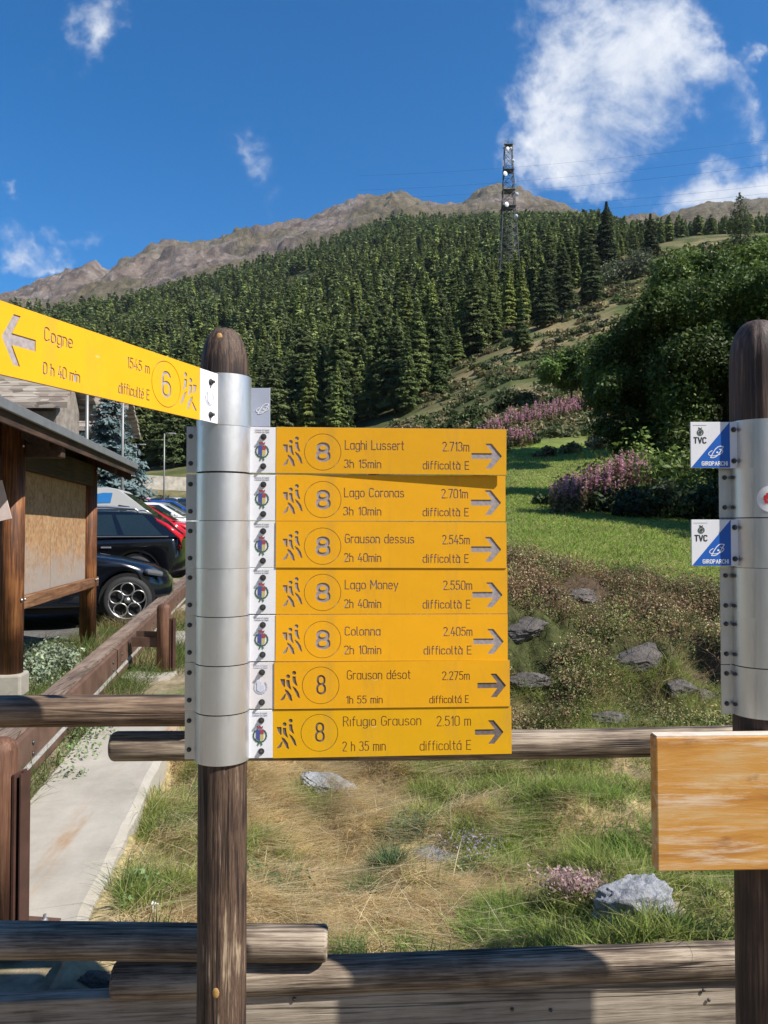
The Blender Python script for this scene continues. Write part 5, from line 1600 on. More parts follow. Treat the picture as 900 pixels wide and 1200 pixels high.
# ------------------------------------------------------------------ kiosk (notice shelter) at the left
def osb_mat():
    m, nt, N, L, b = new_mat('strand_board')
    tc = N.new('ShaderNodeTexCoord'); v = N.new('ShaderNodeTexVoronoi'); v.inputs['Scale'].default_value = 26
    mp = N.new('ShaderNodeMapping'); mp.inputs['Scale'].default_value = (1, .55, 1); L.new(tc.outputs['Object'], mp.inputs[0])
    n = nz(nt, 5, 5, .7, dist=1.5); mx = N.new('ShaderNodeMix'); mx.data_type = 'VECTOR'
    L.new(mp.outputs[0], v.inputs['Vector'])
    bw = N.new('ShaderNodeRGBToBW'); L.new(v.outputs['Color'], bw.inputs[0])
    c = ramp(nt, bw.outputs[0], [(.1, (.20, .10, .04)), (.5, (.38, .215, .10)), (.9, (.48, .31, .17))])
    c = mixc(nt, .5, c, ramp(nt, n.outputs['Fac'], [(.35, (.26, .125, .05)), (.65, (.46, .31, .17))]))
    # greyed by damp towards its lower edge
    sp = N.new('ShaderNodeSeparateXYZ'); L.new(tc.outputs['Object'], sp.inputs[0])
    mr = N.new('ShaderNodeMapRange'); L.new(sp.outputs['Z'], mr.inputs['Value'])
    mr.inputs['From Min'].default_value = 1.02; mr.inputs['From Max'].default_value = 1.62; mr.inputs['To Min'].default_value = 1; mr.inputs['To Max'].default_value = 0
    n2 = nz(nt, 4, 5, .65, loc=(5, 1, 2)); ad = N.new('ShaderNodeMath'); ad.operation = 'MULTIPLY_ADD'
    L.new(n2.outputs['Fac'], ad.inputs[0]); ad.inputs[1].default_value = 1.6; L.new(mr.outputs[0], ad.inputs[2])
    s2 = N.new('ShaderNodeMapRange'); L.new(ad.outputs[0], s2.inputs['Value']); s2.inputs['From Min'].default_value = 1.0; s2.inputs['From Max'].default_value = 1.6; s2.inputs['To Max'].default_value = .8
    c = mixc(nt, s2.outputs[0], c, (.30, .27, .25))
    L.new(c, b.inputs['Base Color']); set_in(b, Roughness=.8); bump(nt, b, bw.outputs[0], .4, .004)
    return m
MT['osb'] = osb_mat()
def kiosk():
    P1 = Vector((xat(14, 6.7), 6.7, 0)); P2 = Vector((xat(104, 9.5), 9.5, 0))
    rz = math.atan2(P2.y - P1.y, P2.x - P1.x)    # local +X runs away along the front, front faces local -Y
    L_ = (P2 - P1).length
    zg1, zg2 = zat(806, 6.7), zat(752, 9.5)
    t = thing('notice_kiosk', 'brown timber notice shelter with boarded panel and dark metal-edged roof', 'kiosk', (P1.x, P1.y, 0), rz)
    ztop = 2.66
    for x, zg, r in ((0, zg1, .105), (L_, zg2, .098)):
        m = MB(); m.lathe([(r, zg), (r, ztop - .02)], 24, 0, True); pp = m.build('post', MT['kiosk_wood'], t); pp.location = (x, 0, 0)
    m = MB(); m.box((0, 0, zg1 + .03), (.25, .25, .20), bev=.02); m.build('footing', MT['concrete'], t)
    zr = zat(688, 8) + .02
    # panel of two boards and the rail below
    m = MB(); z0, z1 = 1.03, 2.28
    m.box((.10 + (L_ * .40) / 2, .02, (z0 + z1) / 2), (L_ * .40 - .02, .02, z1 - z0)); m.build('board', MT['osb'], t)
    m = MB(); m.box((.125 + L_ * .40 + (L_ * .60 - .22) / 2, .025, (z0 + z1) / 2), (L_ * .60 - .22, .02, z1 - z0)); m.build('board', MT['osb'], t)
    m = MB(); m.box((L_ / 2 + .06, -.06, .985), (L_ + .22, .06, .115), bev=.008); m.build('cross_rail', MT['kiosk_wood_x'], t)
    m = MB(); m.box((L_ / 2, -.02, 2.30), (L_ - .1, .10, .26), bev=.008); m.build('lintel', MT['kiosk_dark'], t)
    m = MB()
    for x in (0, L_ - .0):
        for z in (1.02, 2.36, 2.48): m.lathe([(.015, 0), (.012, .012), (.003, .015)], 8, 0, True, Matrix.Translation((x - .045, -.098 - .0, z)) @ Matrix.Rotation(R(90), 4, 'X')); m.lathe([(.015, 0), (.012, .012), (.003, .015)], 8, 0, True, Matrix.Translation((x + .03, -.102, z)) @ Matrix.Rotation(R(90), 4, 'X'))
    m.build('bolts', MT['galv'], t)
    # rafters and roof: eave out to the front, rising away behind
    eo = .42; ze = 2.45; sl = .42
    for x in (-.0, L_):
        m = MB(); yb = 1.0
        m.add([(x - .06, -eo + .10, ze - .02), (x + .06, -eo + .10, ze - .02), (x + .06, -eo + .10, ze - .12), (x - .06, -eo + .10, ze - .12),
               (x - .06, yb, ze + sl * (yb + eo) - .05), (x + .06, yb, ze + sl * (yb + eo) - .05), (x + .06, yb, ze + sl * (yb + eo) - .22), (x - .06, yb, ze + sl * (yb + eo) - .22)],
              [(0, 1, 2, 3), (7, 6, 5, 4), (0, 4, 5, 1), (1, 5, 6, 2), (2, 6, 7, 3), (3, 7, 4, 0)])
        m.build('rafter', MT['kiosk_dark'], t)
    xa, xb = -2.3, L_ + .62
    def sheet(y0, z0, y1, z1, th, mat, nm, xa=xa, xb=xb):
        m = MB()
        m.add([(xa, y0, z0), (xb, y0, z0), (xb, y1, z1), (xa, y1, z1), (xa, y0, z0 - th), (xb, y0, z0 - th), (xb, y1, z1 - th), (xa, y1, z1 - th)],
              [(0, 1, 2, 3), (7, 6, 5, 4), (0, 4, 5, 1), (1, 5, 6, 2), (2, 6, 7, 3), (3, 7, 4, 0)])
        return m.build(nm, mat, t)
    ry = .75
    sheet(-eo, ze, ry, ze + sl * (ry + eo), .03, MT['kiosk_dark'], 'roof_boards')
    r = sheet(-eo - .035, ze + .028, ry, ze + sl * (ry + eo) + .045, .012, MT['roof_metal'], 'roof_sheet')
    sheet(ry, ze + sl * (ry + eo) - .003, 2 * ry + eo, ze, .03, MT['kiosk_dark'], 'roof_boards')
    sheet(ry, ze + sl * (ry + eo) + .042, 2 * ry + eo + .03, ze + .028, .012, MT['roof_metal'], 'roof_sheet')
    m = MB(); m.box(((xa + xb) / 2, -eo - .012, ze - .045), (xb - xa, .022, .10)); m.build('fascia', MT['kiosk_dark'], t)
    m = MB(); m.box(((xa + xb) / 2, -eo - .045, ze + .022), (xb - xa + .02, .03, .075), bev=.006); m.build('drip_edge', MT['roof_edge'], t)
    m = MB(); m.box((.06, -.24, 2.33), (.12, .34, .13), bev=.01); m.build('brace', MT['kiosk_dark'], t)
    m = MB()
    yA, yB = -eo + .02, ry
    for x in (xb - .02,):
        m.add([(x - .03, yA, ze - .03), (x, yA, ze - .03), (x, yB, ze - .03 + sl * (yB - yA)), (x - .03, yB, ze - .03 + sl * (yB - yA)),
               (x - .03, yA, ze - .17), (x, yA, ze - .17), (x, yB, ze - .19 + sl * (yB - yA)), (x - .03, yB, ze - .19 + sl * (yB - yA))],
              [(0, 1, 2, 3), (7, 6, 5, 4), (0, 4, 5, 1), (1, 5, 6, 2), (2, 6, 7, 3), (3, 7, 4, 0)])
    m.build('verge_board', MT['kiosk_dark'], t)
    m = MB(); m.box((L_ / 2, .12, 2.45), (L_ + .2, .03, .36)); m.build('rear_boarding', MT['kiosk_dark'], t)
    # rear posts
    for x, zg in ((0, zg1), (L_, zg2)):
        m = MB(); m.lathe([(.095, zg), (.095, 2.6)], 20, 0, True); pp = m.build('post', MT['kiosk_wood'], t); pp.location = (x, 2 * ry, 0)
    return t
MT['kiosk_wood_x'] = wood('stained_rail_wood', [(.28, (.06, .024, .01)), (.5, (.15, .065, .027)), (.75, (.28, .15, .075))], 'X', 5, .7, .7, .4)
MT['kiosk_dark'] = wood('dark_roof_shade_timber', [(.28, (.018, .009, .006)), (.5, (.045, .022, .014)), (.75, (.085, .045, .03))], 'X', 5, .5, .8, .3)  # dark roof timber; on lintel, brace and rear boarding it carries painted shade
MT['roof_edge'] = plain('grey_roof_edge_metal', (.23, .24, .26), .5, .4, .15, 6)
MT['roof_metal'] = plain('dark_roof_metal', (.16, .165, .18), .45, .5, .15, 6)
kiosk()
# pale sign plate on the near kiosk post's left
m = MB(); a = at(-14, 590, 6.35)
m.box((0, 0, 0), (.30, .012, .33), bev=.002)
o = m.build('notice_plate', plain('pale_pink_plate', (.55, .45, .43), .6, 0, .12, 8)); o.location = a; o.rotation_euler = (R(0), R(-14), R(12))
tag(o, 'pale pink plate tilted against the near kiosk post at the left edge', 'sign')
# ------------------------------------------------------------------ cars
def paint(name, col, coat=.6, rough=.35, metal=.2):
    return plain(name, col, rough, metal, .03, 3, 0, coat)
MT['glass'] = plain('car_glass', (.015, .025, .028), .06, 0, .1, 2); MT['glass'].node_tree.nodes['Principled BSDF'].inputs['Specular IOR Level'].default_value = .8
MT['stripe_blue'] = plain('stripe_blue', (.03, .20, .52), .4, 0, .05)
MT['tyre'] = plain('tyre_rubber', (.025, .025, .026), .8, 0, .2, 20)
MT['alloy'] = plain('alloy_rim', (.42, .42, .42), .35, .8, .1, 20)
MT['black_trim'] = plain('black_plastic', (.012, .012, .013), .5, 0, .1, 10)
MT['red_lens'] = plain('red_lens', (.50, .012, .02), .15, 0, .05, 10, 0, .5)
MT['clear_lens'] = plain('clear_lens', (.16, .17, .19), .12, .3, .1, 30, 0, .6)
MT['chrome'] = plain('bright_trim', (.62, .62, .63), .3, .8, .05, 10)
def offset_poly(P, d):
    n = len(P); out = []
    area = sum(P[i][0] * P[(i + 1) % n][1] - P[(i + 1) % n][0] * P[i][1] for i in range(n))
    s = 1 if area > 0 else -1
    for i in range(n):
        a, b, c = P[i - 1], P[i], P[(i + 1) % n]
        def nrm(p, q):
            dx, dy = q[0] - p[0], q[1] - p[1]; l = math.hypot(dx, dy) or 1
            return (s * dy / l, -s * dx / l)
        n1, n2 = nrm(a, b), nrm(b, c)
        mx, my = n1[0] + n2[0], n1[1] + n2[1]; l = math.hypot(mx, my) or 1
        out.append((b[0] - mx / l * d, b[1] - my / l * d))
    return out
def car(label, loc, rz, color, kind, group, wheels='spoke', extras=(), detail=True, cat='car'):
    """x forward, y left, z up, origin on the ground at mid length"""
    t = thing('parked_car', label, cat, loc, rz, group)
    W = .89; wr = .33; ar = .385
    if kind == 'sedan':
        fx, rx = 1.42, -1.42
        body = [(-2.24, .30), (-2.28, .62), (-2.24, .98), (-2.05, 1.03), (-1.2, .99), (0, .955), (.92, .965), (1.35, .90), (1.80, .80), (1.98, .69), (2.06, .56), (2.08, .42), (2.04, .30), (1.95, .22)]
        cab = [(-1.95, 1.02), (-1.15, 1.38), (-.55, 1.46), (.0, 1.44), (.92, .96)]
    elif kind == 'wagon':
        fx, rx = 1.40, -1.38
        body = [(-2.22, .32), (-2.26, .62), (-2.20, .98), (-2.12, 1.02), (-1.2, 1.0), (0, .97), (.95, .98), (1.35, .93), (1.85, .84), (2.15, .66), (2.2, .42), (2.1, .24)]
        cab = [(-2.16, 1.01), (-1.62, 1.42), (-1.25, 1.48), (.0, 1.50), (.25, 1.47), (1.05, .98)]
    elif kind == 'van':
        fx, rx = 1.75, -1.5; W = .98
        body = [(-2.6, .35), (-2.64, .8), (-2.62, 1.2), (0, 1.2), (1.55, 1.2), (2.2, 1.08), (2.5, .75), (2.52, .42), (2.4, .26)]
        cab = [(-2.60, 1.19), (-2.56, 1.85), (-2.3, 1.95), (.7, 1.97), (.95, 1.92), (1.95, 1.17)]
    else:                                         # hatch
        fx, rx = 1.22, -1.20; W = .85
        body = [(-1.86, .30), (-1.92, .62), (-1.88, .98), (-1.80, 1.02), (-1.0, 1.0), (0, .97), (.75, .98), (1.25, .92), (1.65, .80), (1.88, .62), (1.93, .42), (1.84, .24)]
        cab = [(-1.82, 1.01), (-1.42, 1.42), (-.9, 1.50), (-.1, 1.50), (.15, 1.46), (1.02, .97)]
    sill = .24
    poly = list(body)
    for cx in (fx, rx):
        poly += [(cx + ar * math.cos(R(a)), wr + ar * math.sin(R(a))) for a in np.linspace(-16, 196, 13)]
    poly = [p for p in poly]
    poly.append((body[0][0] + .06, sill))
    # loft the side profile across the width with rounded shoulders and plan-rounded ends
    slices = [(.0, 0), (.55, 0), (.80, .004), (.90, .012), (.965, .03), (1.0, .075)]
    ys = [(-f * W, i) for f, i in reversed(slices)] + [(f * W, i) for f, i in slices[1:]]
    m = MB(); n = len(poly); vs = []
    lx = max(p[0] for p in poly); sx = min(p[0] for p in poly)
    for y, ins in ys:
        q = offset_poly(poly, ins)
        pl = abs(y) / W
        for (x, z), (ox, oz) in zip(q, poly):
            e = max(0, (ox - (lx - .8)) / .8); e2 = max(0, ((sx + .5) - ox) / .5)
            x = x - .42 * e ** 1.5 * pl ** 3 + .16 * e2 ** 1.5 * pl ** 3
            yy = y * (1 - .05 * max(0, z - .6) / .4) * (1 - .09 * e * pl)
            vs.append((x, yy, z))
    fs = []
    for i in range(len(ys) - 1):
        for j in range(n):
            j2 = (j + 1) % n; fs.append((i * n + j, i * n + j2, (i + 1) * n + j2, (i + 1) * n + j))
    fs.append(tuple(range(n))); fs.append(tuple(reversed([(len(ys) - 1) * n + j for j in range(n)])))
    m.add(vs, fs, 0, True)
    # cabin shell
    zb = cab[0][1]
    def cy(z): return W * .93 - (z - zb) * (.36 if kind != 'van' else .10)
    k = len(cab); vs = []; e = .0
    shrink = [1.0, .985, .93]
    for s in (-1, 1):
        for (x, z) in cab: vs.append((x, s * cy(z), z))
    inner = []
    for s in (-1, 1):
        for (x, z) in cab: vs.append((x, s * cy(z) * .86, z + (.018 if z > zb + .2 else 0)))
    fs = [tuple(range(k)), tuple(reversed(range(k, 2 * k)))]
    for i in range(k - 1):
        a, b = i, i + 1
        fs += [(a, b, 2 * k + b, 2 * k + a), (2 * k + a, 2 * k + b, 3 * k + b, 3 * k + a), (3 * k + a, 3 * k + b, k + b, k + a)]
    m.add(vs, fs, 0, False)
    m.build('body', color, t, sharp=38)
    # dark lower lip and wheel wells
    w = MB()
    for cx in (fx, rx):
        w.lathe([(.0, -W * .93), (ar * .99, -W * .93)], 24, 0, False, Matrix.Translation((cx, 0, wr)) @ Matrix.Rotation(R(90), 4, 'X'), False)
        w.lathe([(.0, W * .93), (ar * .99, W * .93)], 24, 0, False, Matrix.Translation((cx, 0, wr)) @ Matrix.Rotation(R(90), 4, 'X'), False)
    w.box(((fx + rx) / 2, 0, .20), (fx - rx - .7, W * 1.8, .07))
    w.build('underside', MT['black_trim'], t)
    # side glass
    def lerp(p, q, f): return (p[0] + (q[0] - p[0]) * f, p[1] + (q[1] - p[1]) * f)
    ztop = max(p[1] for p in cab) - .075; zbot = zb + .035
    def edge_x(z, front):
        seq = cab if not front else cab[::-1]
        for p, q in zip(seq[:-1], seq[1:]):
            if min(p[1], q[1]) <= z <= max(p[1], q[1]): return p[0] + (q[0] - p[0]) * (z - p[1]) / ((q[1] - p[1]) or 1e-6)
        return seq[0][0]
    if kind == 'van': spans = [(.0, .25)]; zbot = 1.30; ztop = 1.8
    elif kind == 'wagon': spans = [(.02, .30), (.34, .64), (.67, .985)]
    elif kind == 'sedan': spans = [(.05, .30), (.325, .62), (.65, .985)]
    else: spans = [(.03, .30), (.34, .96)]
    for s in (-1, 1):
        for f0, f1 in spans:
            def X(z, f):
                a, b = edge_x(z, False) + .09, edge_x(z, True) - .07
                return a + (b - a) * f
            q = [(X(zbot, f0), zbot), (X(zbot, f1), zbot), (X(ztop, f1), ztop), (X(ztop, f0), ztop)]
            if f0 < .1 and kind in ('wagon', 'hatch', 'sedan'):
                q[0] = (q[0][0] + .13, q[0][1]); 
            g = MB(); g.add([(x, s * (cy(z) + .004), z) for x, z in q], [(0, 1, 2, 3)])
            g.build('side_window', MT['glass'], t)
        if detail:
            c = MB(); c.box(((edge_x(zb + .1, False) + edge_x(zb + .1, True)) / 2 + .05, s * (cy(zb) + .003), zb + .012), (edge_x(zb, True) - edge_x(zb, False) - .35, .012, .016)); c.build('window_trim', MT['chrome'] if kind == 'wagon' else MT['black_trim'], t)
            for hx in ((.12, -.85) if kind != 'van' else (.5,)):
                c = MB(); c.box((hx, s * (W * .985), .82), (.18, .035, .03), bev=.008); c.build('door_handle', color if kind != 'wagon' else MT['chrome'], t)
            c = MB()
            for dx in ((.62, -.42) if kind != 'van' else (1.2, .2)): c.box((dx, s * (W * .9885), .60), (.008, .006, .62))
            c.build('door_gap', MT['black_trim'], t)
            c = MB(); c.box((edge_x(zb, True) - .35, s * (W + .06), zb + .06), (.10, .17, .12), bev=.03); c.build('mirror', color, t)
    # screens
    p, q = cab[-2], cab[-1]
    a, b = lerp(p, q, .10), lerp(p, q, .93)
    nx, nzv = (q[1] - p[1]), -(q[0] - p[0]); l = math.hypot(nx, nzv); ox, oz = -nx / l * .006, -nzv / l * .006
    g = MB(); g.add([(a[0] + ox, -cy(a[1]) * .85, a[1] + oz + .012), (b[0] + ox, -cy(b[1]) * .9, b[1] + oz + .012), (b[0] + ox, cy(b[1]) * .9, b[1] + oz + .012), (a[0] + ox, cy(a[1]) * .85, a[1] + oz + .012)], [(0, 1, 2, 3)])
    g.build('windscreen', MT['glass'], t)
    p, q = cab[0], cab[1]; a, b = lerp(p, q, .12), lerp(p, q, .88)
    g = MB(); g.add([(a[0] - .012, -cy(a[1]) * .86, a[1] + .012), (b[0] - .012, -cy(b[1]) * .82, b[1] + .014), (b[0] - .012, cy(b[1]) * .82, b[1] + .014), (a[0] - .012, cy(a[1]) * .86, a[1] + .012)], [(0, 1, 2, 3)])
    g.build('rear_window', MT['glass'], t)
    # lamps
    for s in (-1, 1):
        fxn = lx - .30
        c = MB(); c.box((0, 0, 0), (.30, .10, .085), bev=.035, mat=Matrix.Translation((lx - .31, s * W * .83, .70 if kind != 'van' else .95)) @ Matrix.Rotation(R(-42 * s), 4, 'Z') @ Matrix.Rotation(R(10), 4, 'Y')); c.build('headlight', MT['clear_lens'], t)
        if kind in ('wagon', 'hatch'):
            zz = [(sx + .055, .80), (sx + .05, 1.0), (cab[0][0] * .5 + cab[1][0] * .5 - .03, (cab[0][1] + cab[1][1]) / 2), (cab[1][0] - .02, cab[1][1] - .04)]
            c = MB(); c.tube([(zz[0][0] + .06, s * W * .88, zz[0][1]), (zz[1][0] + .03, s * W * .89, zz[1][1]), (zz[2][0] + .02, s * (cy(zz[2][1]) - .03), zz[2][1]), (zz[3][0] + .03, s * (cy(zz[3][1]) - .04), zz[3][1])], [.05, .06, .05, .03], 8)
            c.build('taillight', MT['red_lens'], t)
        else:
            c = MB(); c.box((sx + .12, s * W * .80, .82), (.14, .22, .16), bev=.03); c.build('taillight', MT['red_lens'], t)
    # wheels
    for cx in (fx, rx):
        for s in (-1, 1):
            if not detail and s > 0: continue
            wt = MB(); prof = [(.262, -.10), (.30, -.105), (wr - .01, -.085), (wr, -.05), (wr, .05), (wr - .01, .085), (.30, .105), (.262, .10)]
            wt.lathe(prof, 32, 0, True, Matrix.Rotation(R(90), 4, 'X'), False)
            wo = wt.build('wheel', MT['tyre'], t, (cx, s * (W - .095), wr))
            r = MB()
            ro = Matrix.Translation((0, s * .085, 0)) @ Matrix.Rotation(R(90), 4, 'X')
            d = MB(); d.lathe([(.0, 0), (.262, 0)], 28, 0, False, Matrix.Translation((0, s * .03, 0)) @ Matrix.Rotation(R(90), 4, 'X'), False); d.build('wheel_hub', MT['black_trim'], wo)
            def ring(R0, r0, x, z, nn=22):
                pts = [(x + R0 * math.cos(6.2832 * i / nn), s * .085, z + R0 * math.sin(6.2832 * i / nn)) for i in range(nn + 1)]
                r.tube(pts, r0, 6, 0, True, False)
            ring(.255, .013, 0, 0, 34)
            if wheels == 'rings':
                for i in range(5): ring(.088, .011, .155 * math.cos(R(90 + 72 * i)), .155 * math.sin(R(90 + 72 * i)))
                r.lathe([(.045, -.02), (.045, .01), (.0, .014)], 14, 0, True, ro)
            else:
                for i in range(5):
                    a = R(90 + 72 * i)
                    r.tube([(0, s * .08, 0), (.25 * math.cos(a), s * .085, .25 * math.sin(a))], [.036, .026], 6)
            r.build('rim', MT['alloy'], wo)
    # number plates left blank
    c = MB(); c.box((sx + .01, 0, .72), (.02, .50, .11)); c.build('number_plate', MT['white'], t)
    if 'rails' in extras:
        for s in (-1, 1):
            y = s * (cy(1.45) - .06)
            c = MB(); c.tube([(-1.42, y, 1.46), (-1.3, y, 1.54), (-.8, y, 1.575), (.0, y, 1.57), (.2, y, 1.49)], .022, 8); c.build('roof_rail', MT['chrome'], t)
        c = MB()
        for x in (-1.0, -.2): c.tube([(x, -.58, 1.56), (x, -.5, 1.60), (x, .5, 1.60), (x, .58, 1.56)], .018, 6)
        c.build('cross_bars', MT['black_trim'], t)
    if 'stripe' in extras:
        for s in (-1, 1):
            c = MB(); c.add([(-1.2, s * (cy(1.5) + .006), 1.50), (.75, s * (cy(1.55) + .006), 1.57), (.80, s * (cy(1.84) + .006), 1.84), (.55, s * (cy(1.84) + .006), 1.84)], [(0, 1, 2, 3)]); c.build('blue_stripe', MT['stripe_blue'], t)
    if 'paper' in extras:
        c = MB(); a = lerp(cab[-2], cab[-1], .85); c.add([(a[0] + .02, -.45, a[1] + .045), (a[0] + .16, -.45, a[1] - .03), (a[0] + .16, -.15, a[1] - .03), (a[0] + .02, -.15, a[1] + .045)], [(0, 1, 2, 3)]); c.build('sun_shade', MT['white'], t)
    return t
def park(px, d, anchor, rz_deg, *a, **k):
    """anchor: x along the car (m) of the body point that shows at photo column px at distance d"""
    r = R(rz_deg); x = xat(px, d) - anchor[0] * math.cos(r) + anchor[1] * math.sin(r); y = d - anchor[0] * math.sin(r) - anchor[1] * math.cos(r)
    return car(a[0], (x, y, road_z(y)), r, *a[1:], **k)
GRP = 'cars parked in a row beyond the guardrail'
park(150, 10.7, (1.42, -.89), 17, 'dark blue saloon with five-ring alloy wheels parked nose to the guardrail, nearest car', paint('dark_blue_paint', (.005, .007, .013), .8, .22), 'sedan', GRP, 'rings')
park(214, 14.3, (-2.2, .80), 188, 'black estate car with silver roof rails, tail to the guardrail', paint('black_blue_paint', (.006, .0065, .009), .8, .22), 'wagon', GRP, 'spoke', ('rails',))
park(232, 19.0, (2.0, -.7), 8, 'dark grey hatchback with a white shade behind its windscreen, beyond the black estate', paint('dark_grey_paint', (.045, .048, .055), .7, .3, .5), 'hatch', GRP, 'spoke', ('paper',))
park(136, 20.6, (.9, -.9), 8, 'white camper van with a blue side stripe, behind the black estate', paint('camper_white', (.50, .50, .48), .3, .4, 0), 'van', GRP, 'spoke', ('stripe',), cat='van')
park(247, 24.0, (2.1, -.8), 8, 'red car beyond the grey hatchback', paint('red_paint', (.50, .012, .022), .7, .3, 0), 'hatch', GRP)
park(252, 28.0, (2.1, -.8), 8, 'white hatchback beyond the red car', paint('white_paint', (.72, .72, .72), .5, .35, 0), 'hatch', GRP)
park(252, 33.0, (2.1, -.8), 8, 'silver car beyond the white hatchback', paint('silver_paint', (.45, .46, .48), .6, .3, .6), 'sedan', GRP)
park(250, 38.5, (2.1, -.8), 8, 'bright blue car at the far end of the near row', paint('bright_blue_paint', (.02, .09, .38), .7, .3, .2), 'hatch', GRP)
FAR = [(166, 66, 'red', (.42, .03, .03), 'hatch', 'small dull red car in the far row, beside the blue spruce'), (181, 70, 'pale', (.5, .48, .5), 'hatch', 'pale car in the far row between the dull red one and a black one'),
       (197, 68, 'black', (.012, .012, .014), 'wagon', 'black car in the far row below the tall lamp post'), (212, 72, 'silver', (.5, .5, .52), 'wagon', 'silver car in the far row left of the collars'),
       (226, 70, 'slate', (.06, .075, .11), 'hatch', 'slate-blue car in the far row, half behind the collars'), (173, 92, 'white', (.7, .7, .7), 'hatch', 'white car at the very back of the car park'), (203, 95, 'grey', (.15, .15, .16), 'wagon', 'grey car at the very back of the car park, right of the white one')]
for px, d, nm, col, kind, lab in FAR:
    x = xat(px, d); car(lab, (x, d, road_z(d)), R(70), paint('far_%s_paint' % nm, col, .6, .3, 0), kind, 'distant cars across the car park', detail=False)

# ------------------------------------------------------------------ lamp posts, houses, far wall, spruce, pylon, wires
MT['lamp_metal'] = plain('lamp_post_zinc', (.27, .27, .26), .5, .4, .1, 5)
def lamp(px, d, top_py, label):
    x = xat(px, d); zg = h1(x, d); h = zat(top_py, d) - zg
    t = thing('street_lamp', label, 'street lamp', (x, d, zg), 0, 'lamp posts of the car park')
    m = MB(); m.tube([(0, 0, -.2), (0, 0, h * .5), (0, 0, h)], [.075, .06, .045], 10); m.build('pole', MT['lamp_metal'], t)
    m = MB(); m.tube([(0, 0, h - .03), (.25, 0, h + .03), (.45, 0, h + .02)], .03, 6); m.build('arm', MT['lamp_metal'], t)
    m = MB(); m.box((.62, 0, h), (.5, .22, .09), bev=.03); m.build('lamp_head', MT['plate_grey'], t)
lamp(101, 24, 440, 'lamp post in front of the blue spruce, rising from behind the kiosk roof')
lamp(143, 33, 452, 'lamp post right of the blue spruce')
lamp(159, 70, 521, 'short-looking distant lamp post left of the tall one')
lamp(192, 60, 508, 'tall lamp post standing among the far cars')
def slate_mat():
    m, nt, N, L, b = new_mat('stone_slate')
    tc = N.new('ShaderNodeTexCoord'); mp = N.new('ShaderNodeMapping'); mp.inputs['Scale'].default_value = (1, 1, 1)
    L.new(tc.outputs['UV'] if False else tc.outputs['Object'], mp.inputs[0])
    v = N.new('ShaderNodeTexVoronoi'); v.inputs['Scale'].default_value = 1.0
    mp.inputs['Scale'].default_value = (1.3, 4.2, 4.2); L.new(mp.outputs[0], v.inputs['Vector'])
    bw = N.new('ShaderNodeRGBToBW'); L.new(v.outputs['Color'], bw.inputs[0])
    c = ramp(nt, bw.outputs[0], [(.1, (.17, .135, .11)), (.5, (.30, .25, .205)), (.9, (.43, .38, .32))])
    L.new(c, b.inputs['Base Color']); set_in(b, Roughness=.85); bump(nt, b, bw.outputs[0], .8, .06)
    return m
MT['slate'] = slate_mat()
MT['stone'] = plain('rubble_stone', (.22, .19, .165), .9, 0, .4, 2.2, .5)
MT['house_wood'] = wood('old_larch_cladding', [(.3, (.03, .016, .01)), (.6, (.09, .05, .03)), (.8, (.15, .09, .055))], 'Z', 2, .6, .8, .4)
MT['dark_glass'] = plain('window_glass', (.02, .025, .03), .1, 0, .1, 2)
def house(label, x0, x1, d0, d1, z_eave, z_ridge, zg, over=.9, chimney=True):
    t = thing('stone_house', label, 'house', ((x0 + x1) / 2, (d0 + d1) / 2, zg))
    w, dp = x1 - x0, d1 - d0; ze, zr = z_eave - zg, z_ridge - zg
    m = MB(); m.prism([(-w / 2 + over, -dp / 2 + over), (w / 2 - over, -dp / 2 + over), (w / 2 - over, dp / 2 - over), (-w / 2 + over, dp / 2 - over)], -1.5, ze + .1)
    hx, hy = w / 2 - over - .01, dp / 2 - over
    m.add([(hx, -hy, ze + .1), (hx, hy, ze + .1), (hx, 0, zr - .35), (-hx, -hy, ze + .1), (-hx, hy, ze + .1), (-hx, 0, zr - .35)], [(0, 1, 2), (5, 4, 3)])
    m.build('wall', MT['stone'], t)
    rf = MB()
    th = .28
    # stepped stone courses
    n = 9
    for s in (-1, 1):
        for i in range(n):
            f0, f1 = i / n, (i + 1) / n + .03
            ya, yb = s * dp / 2 * (1 - f0), s * dp / 2 * (1 - min(f1, 1))
            za, zb = ze + (zr - ze) * f0, ze + (zr - ze) * min(f1, 1)
            rg = random.Random(i * 3 + (s > 0)); ex = rg.uniform(-.06, .10)
            rf.add([(-w / 2 - ex, ya, za + .05), (w / 2 + ex, ya, za + .05), (w / 2 + ex, yb, zb - .02), (-w / 2 - ex, yb, zb - .02), (-w / 2 - ex, ya, za - th * (.55 if i else 1)), (w / 2 + ex, ya, za - th * (.55 if i else 1)), (w / 2 + ex, yb, zb - th), (-w / 2 - ex, yb, zb - th)],
                   [(0, 1, 2, 3), (7, 6, 5, 4), (0, 4, 5, 1), (1, 5, 6, 2), (2, 6, 7, 3), (3, 7, 4, 0)])
    ro = rf.build('roof', MT['slate'], t)
    if chimney:
        c = MB(); c.box((-w * .22, -.6, zr + .3), (.8, .8, 1.4)); c.box((-w * .22, -.6, zr + 1.05), (1.0, 1.0, .12)); c.build('chimney', MT['stone'], ro)
    for wx in (w * .28, w * .02, -w * .25):
        f = MB(); f.box((wx, -hy - .02, ze - 1.35), (1.1, .10, 1.3)); fo = f.build('window', MT['house_wood'], t)
        g = MB(); g.box((wx, -hy - .075, ze - 1.35), (.9, .02, 1.1)); g.build('pane', MT['dark_glass'], fo)
    c = MB(); c.box((0, -hy - .25, ze - .25), (w - 2 * over, .16, .22)); c.build('eave_beam', MT['house_wood'], t)
    return t
d = 42
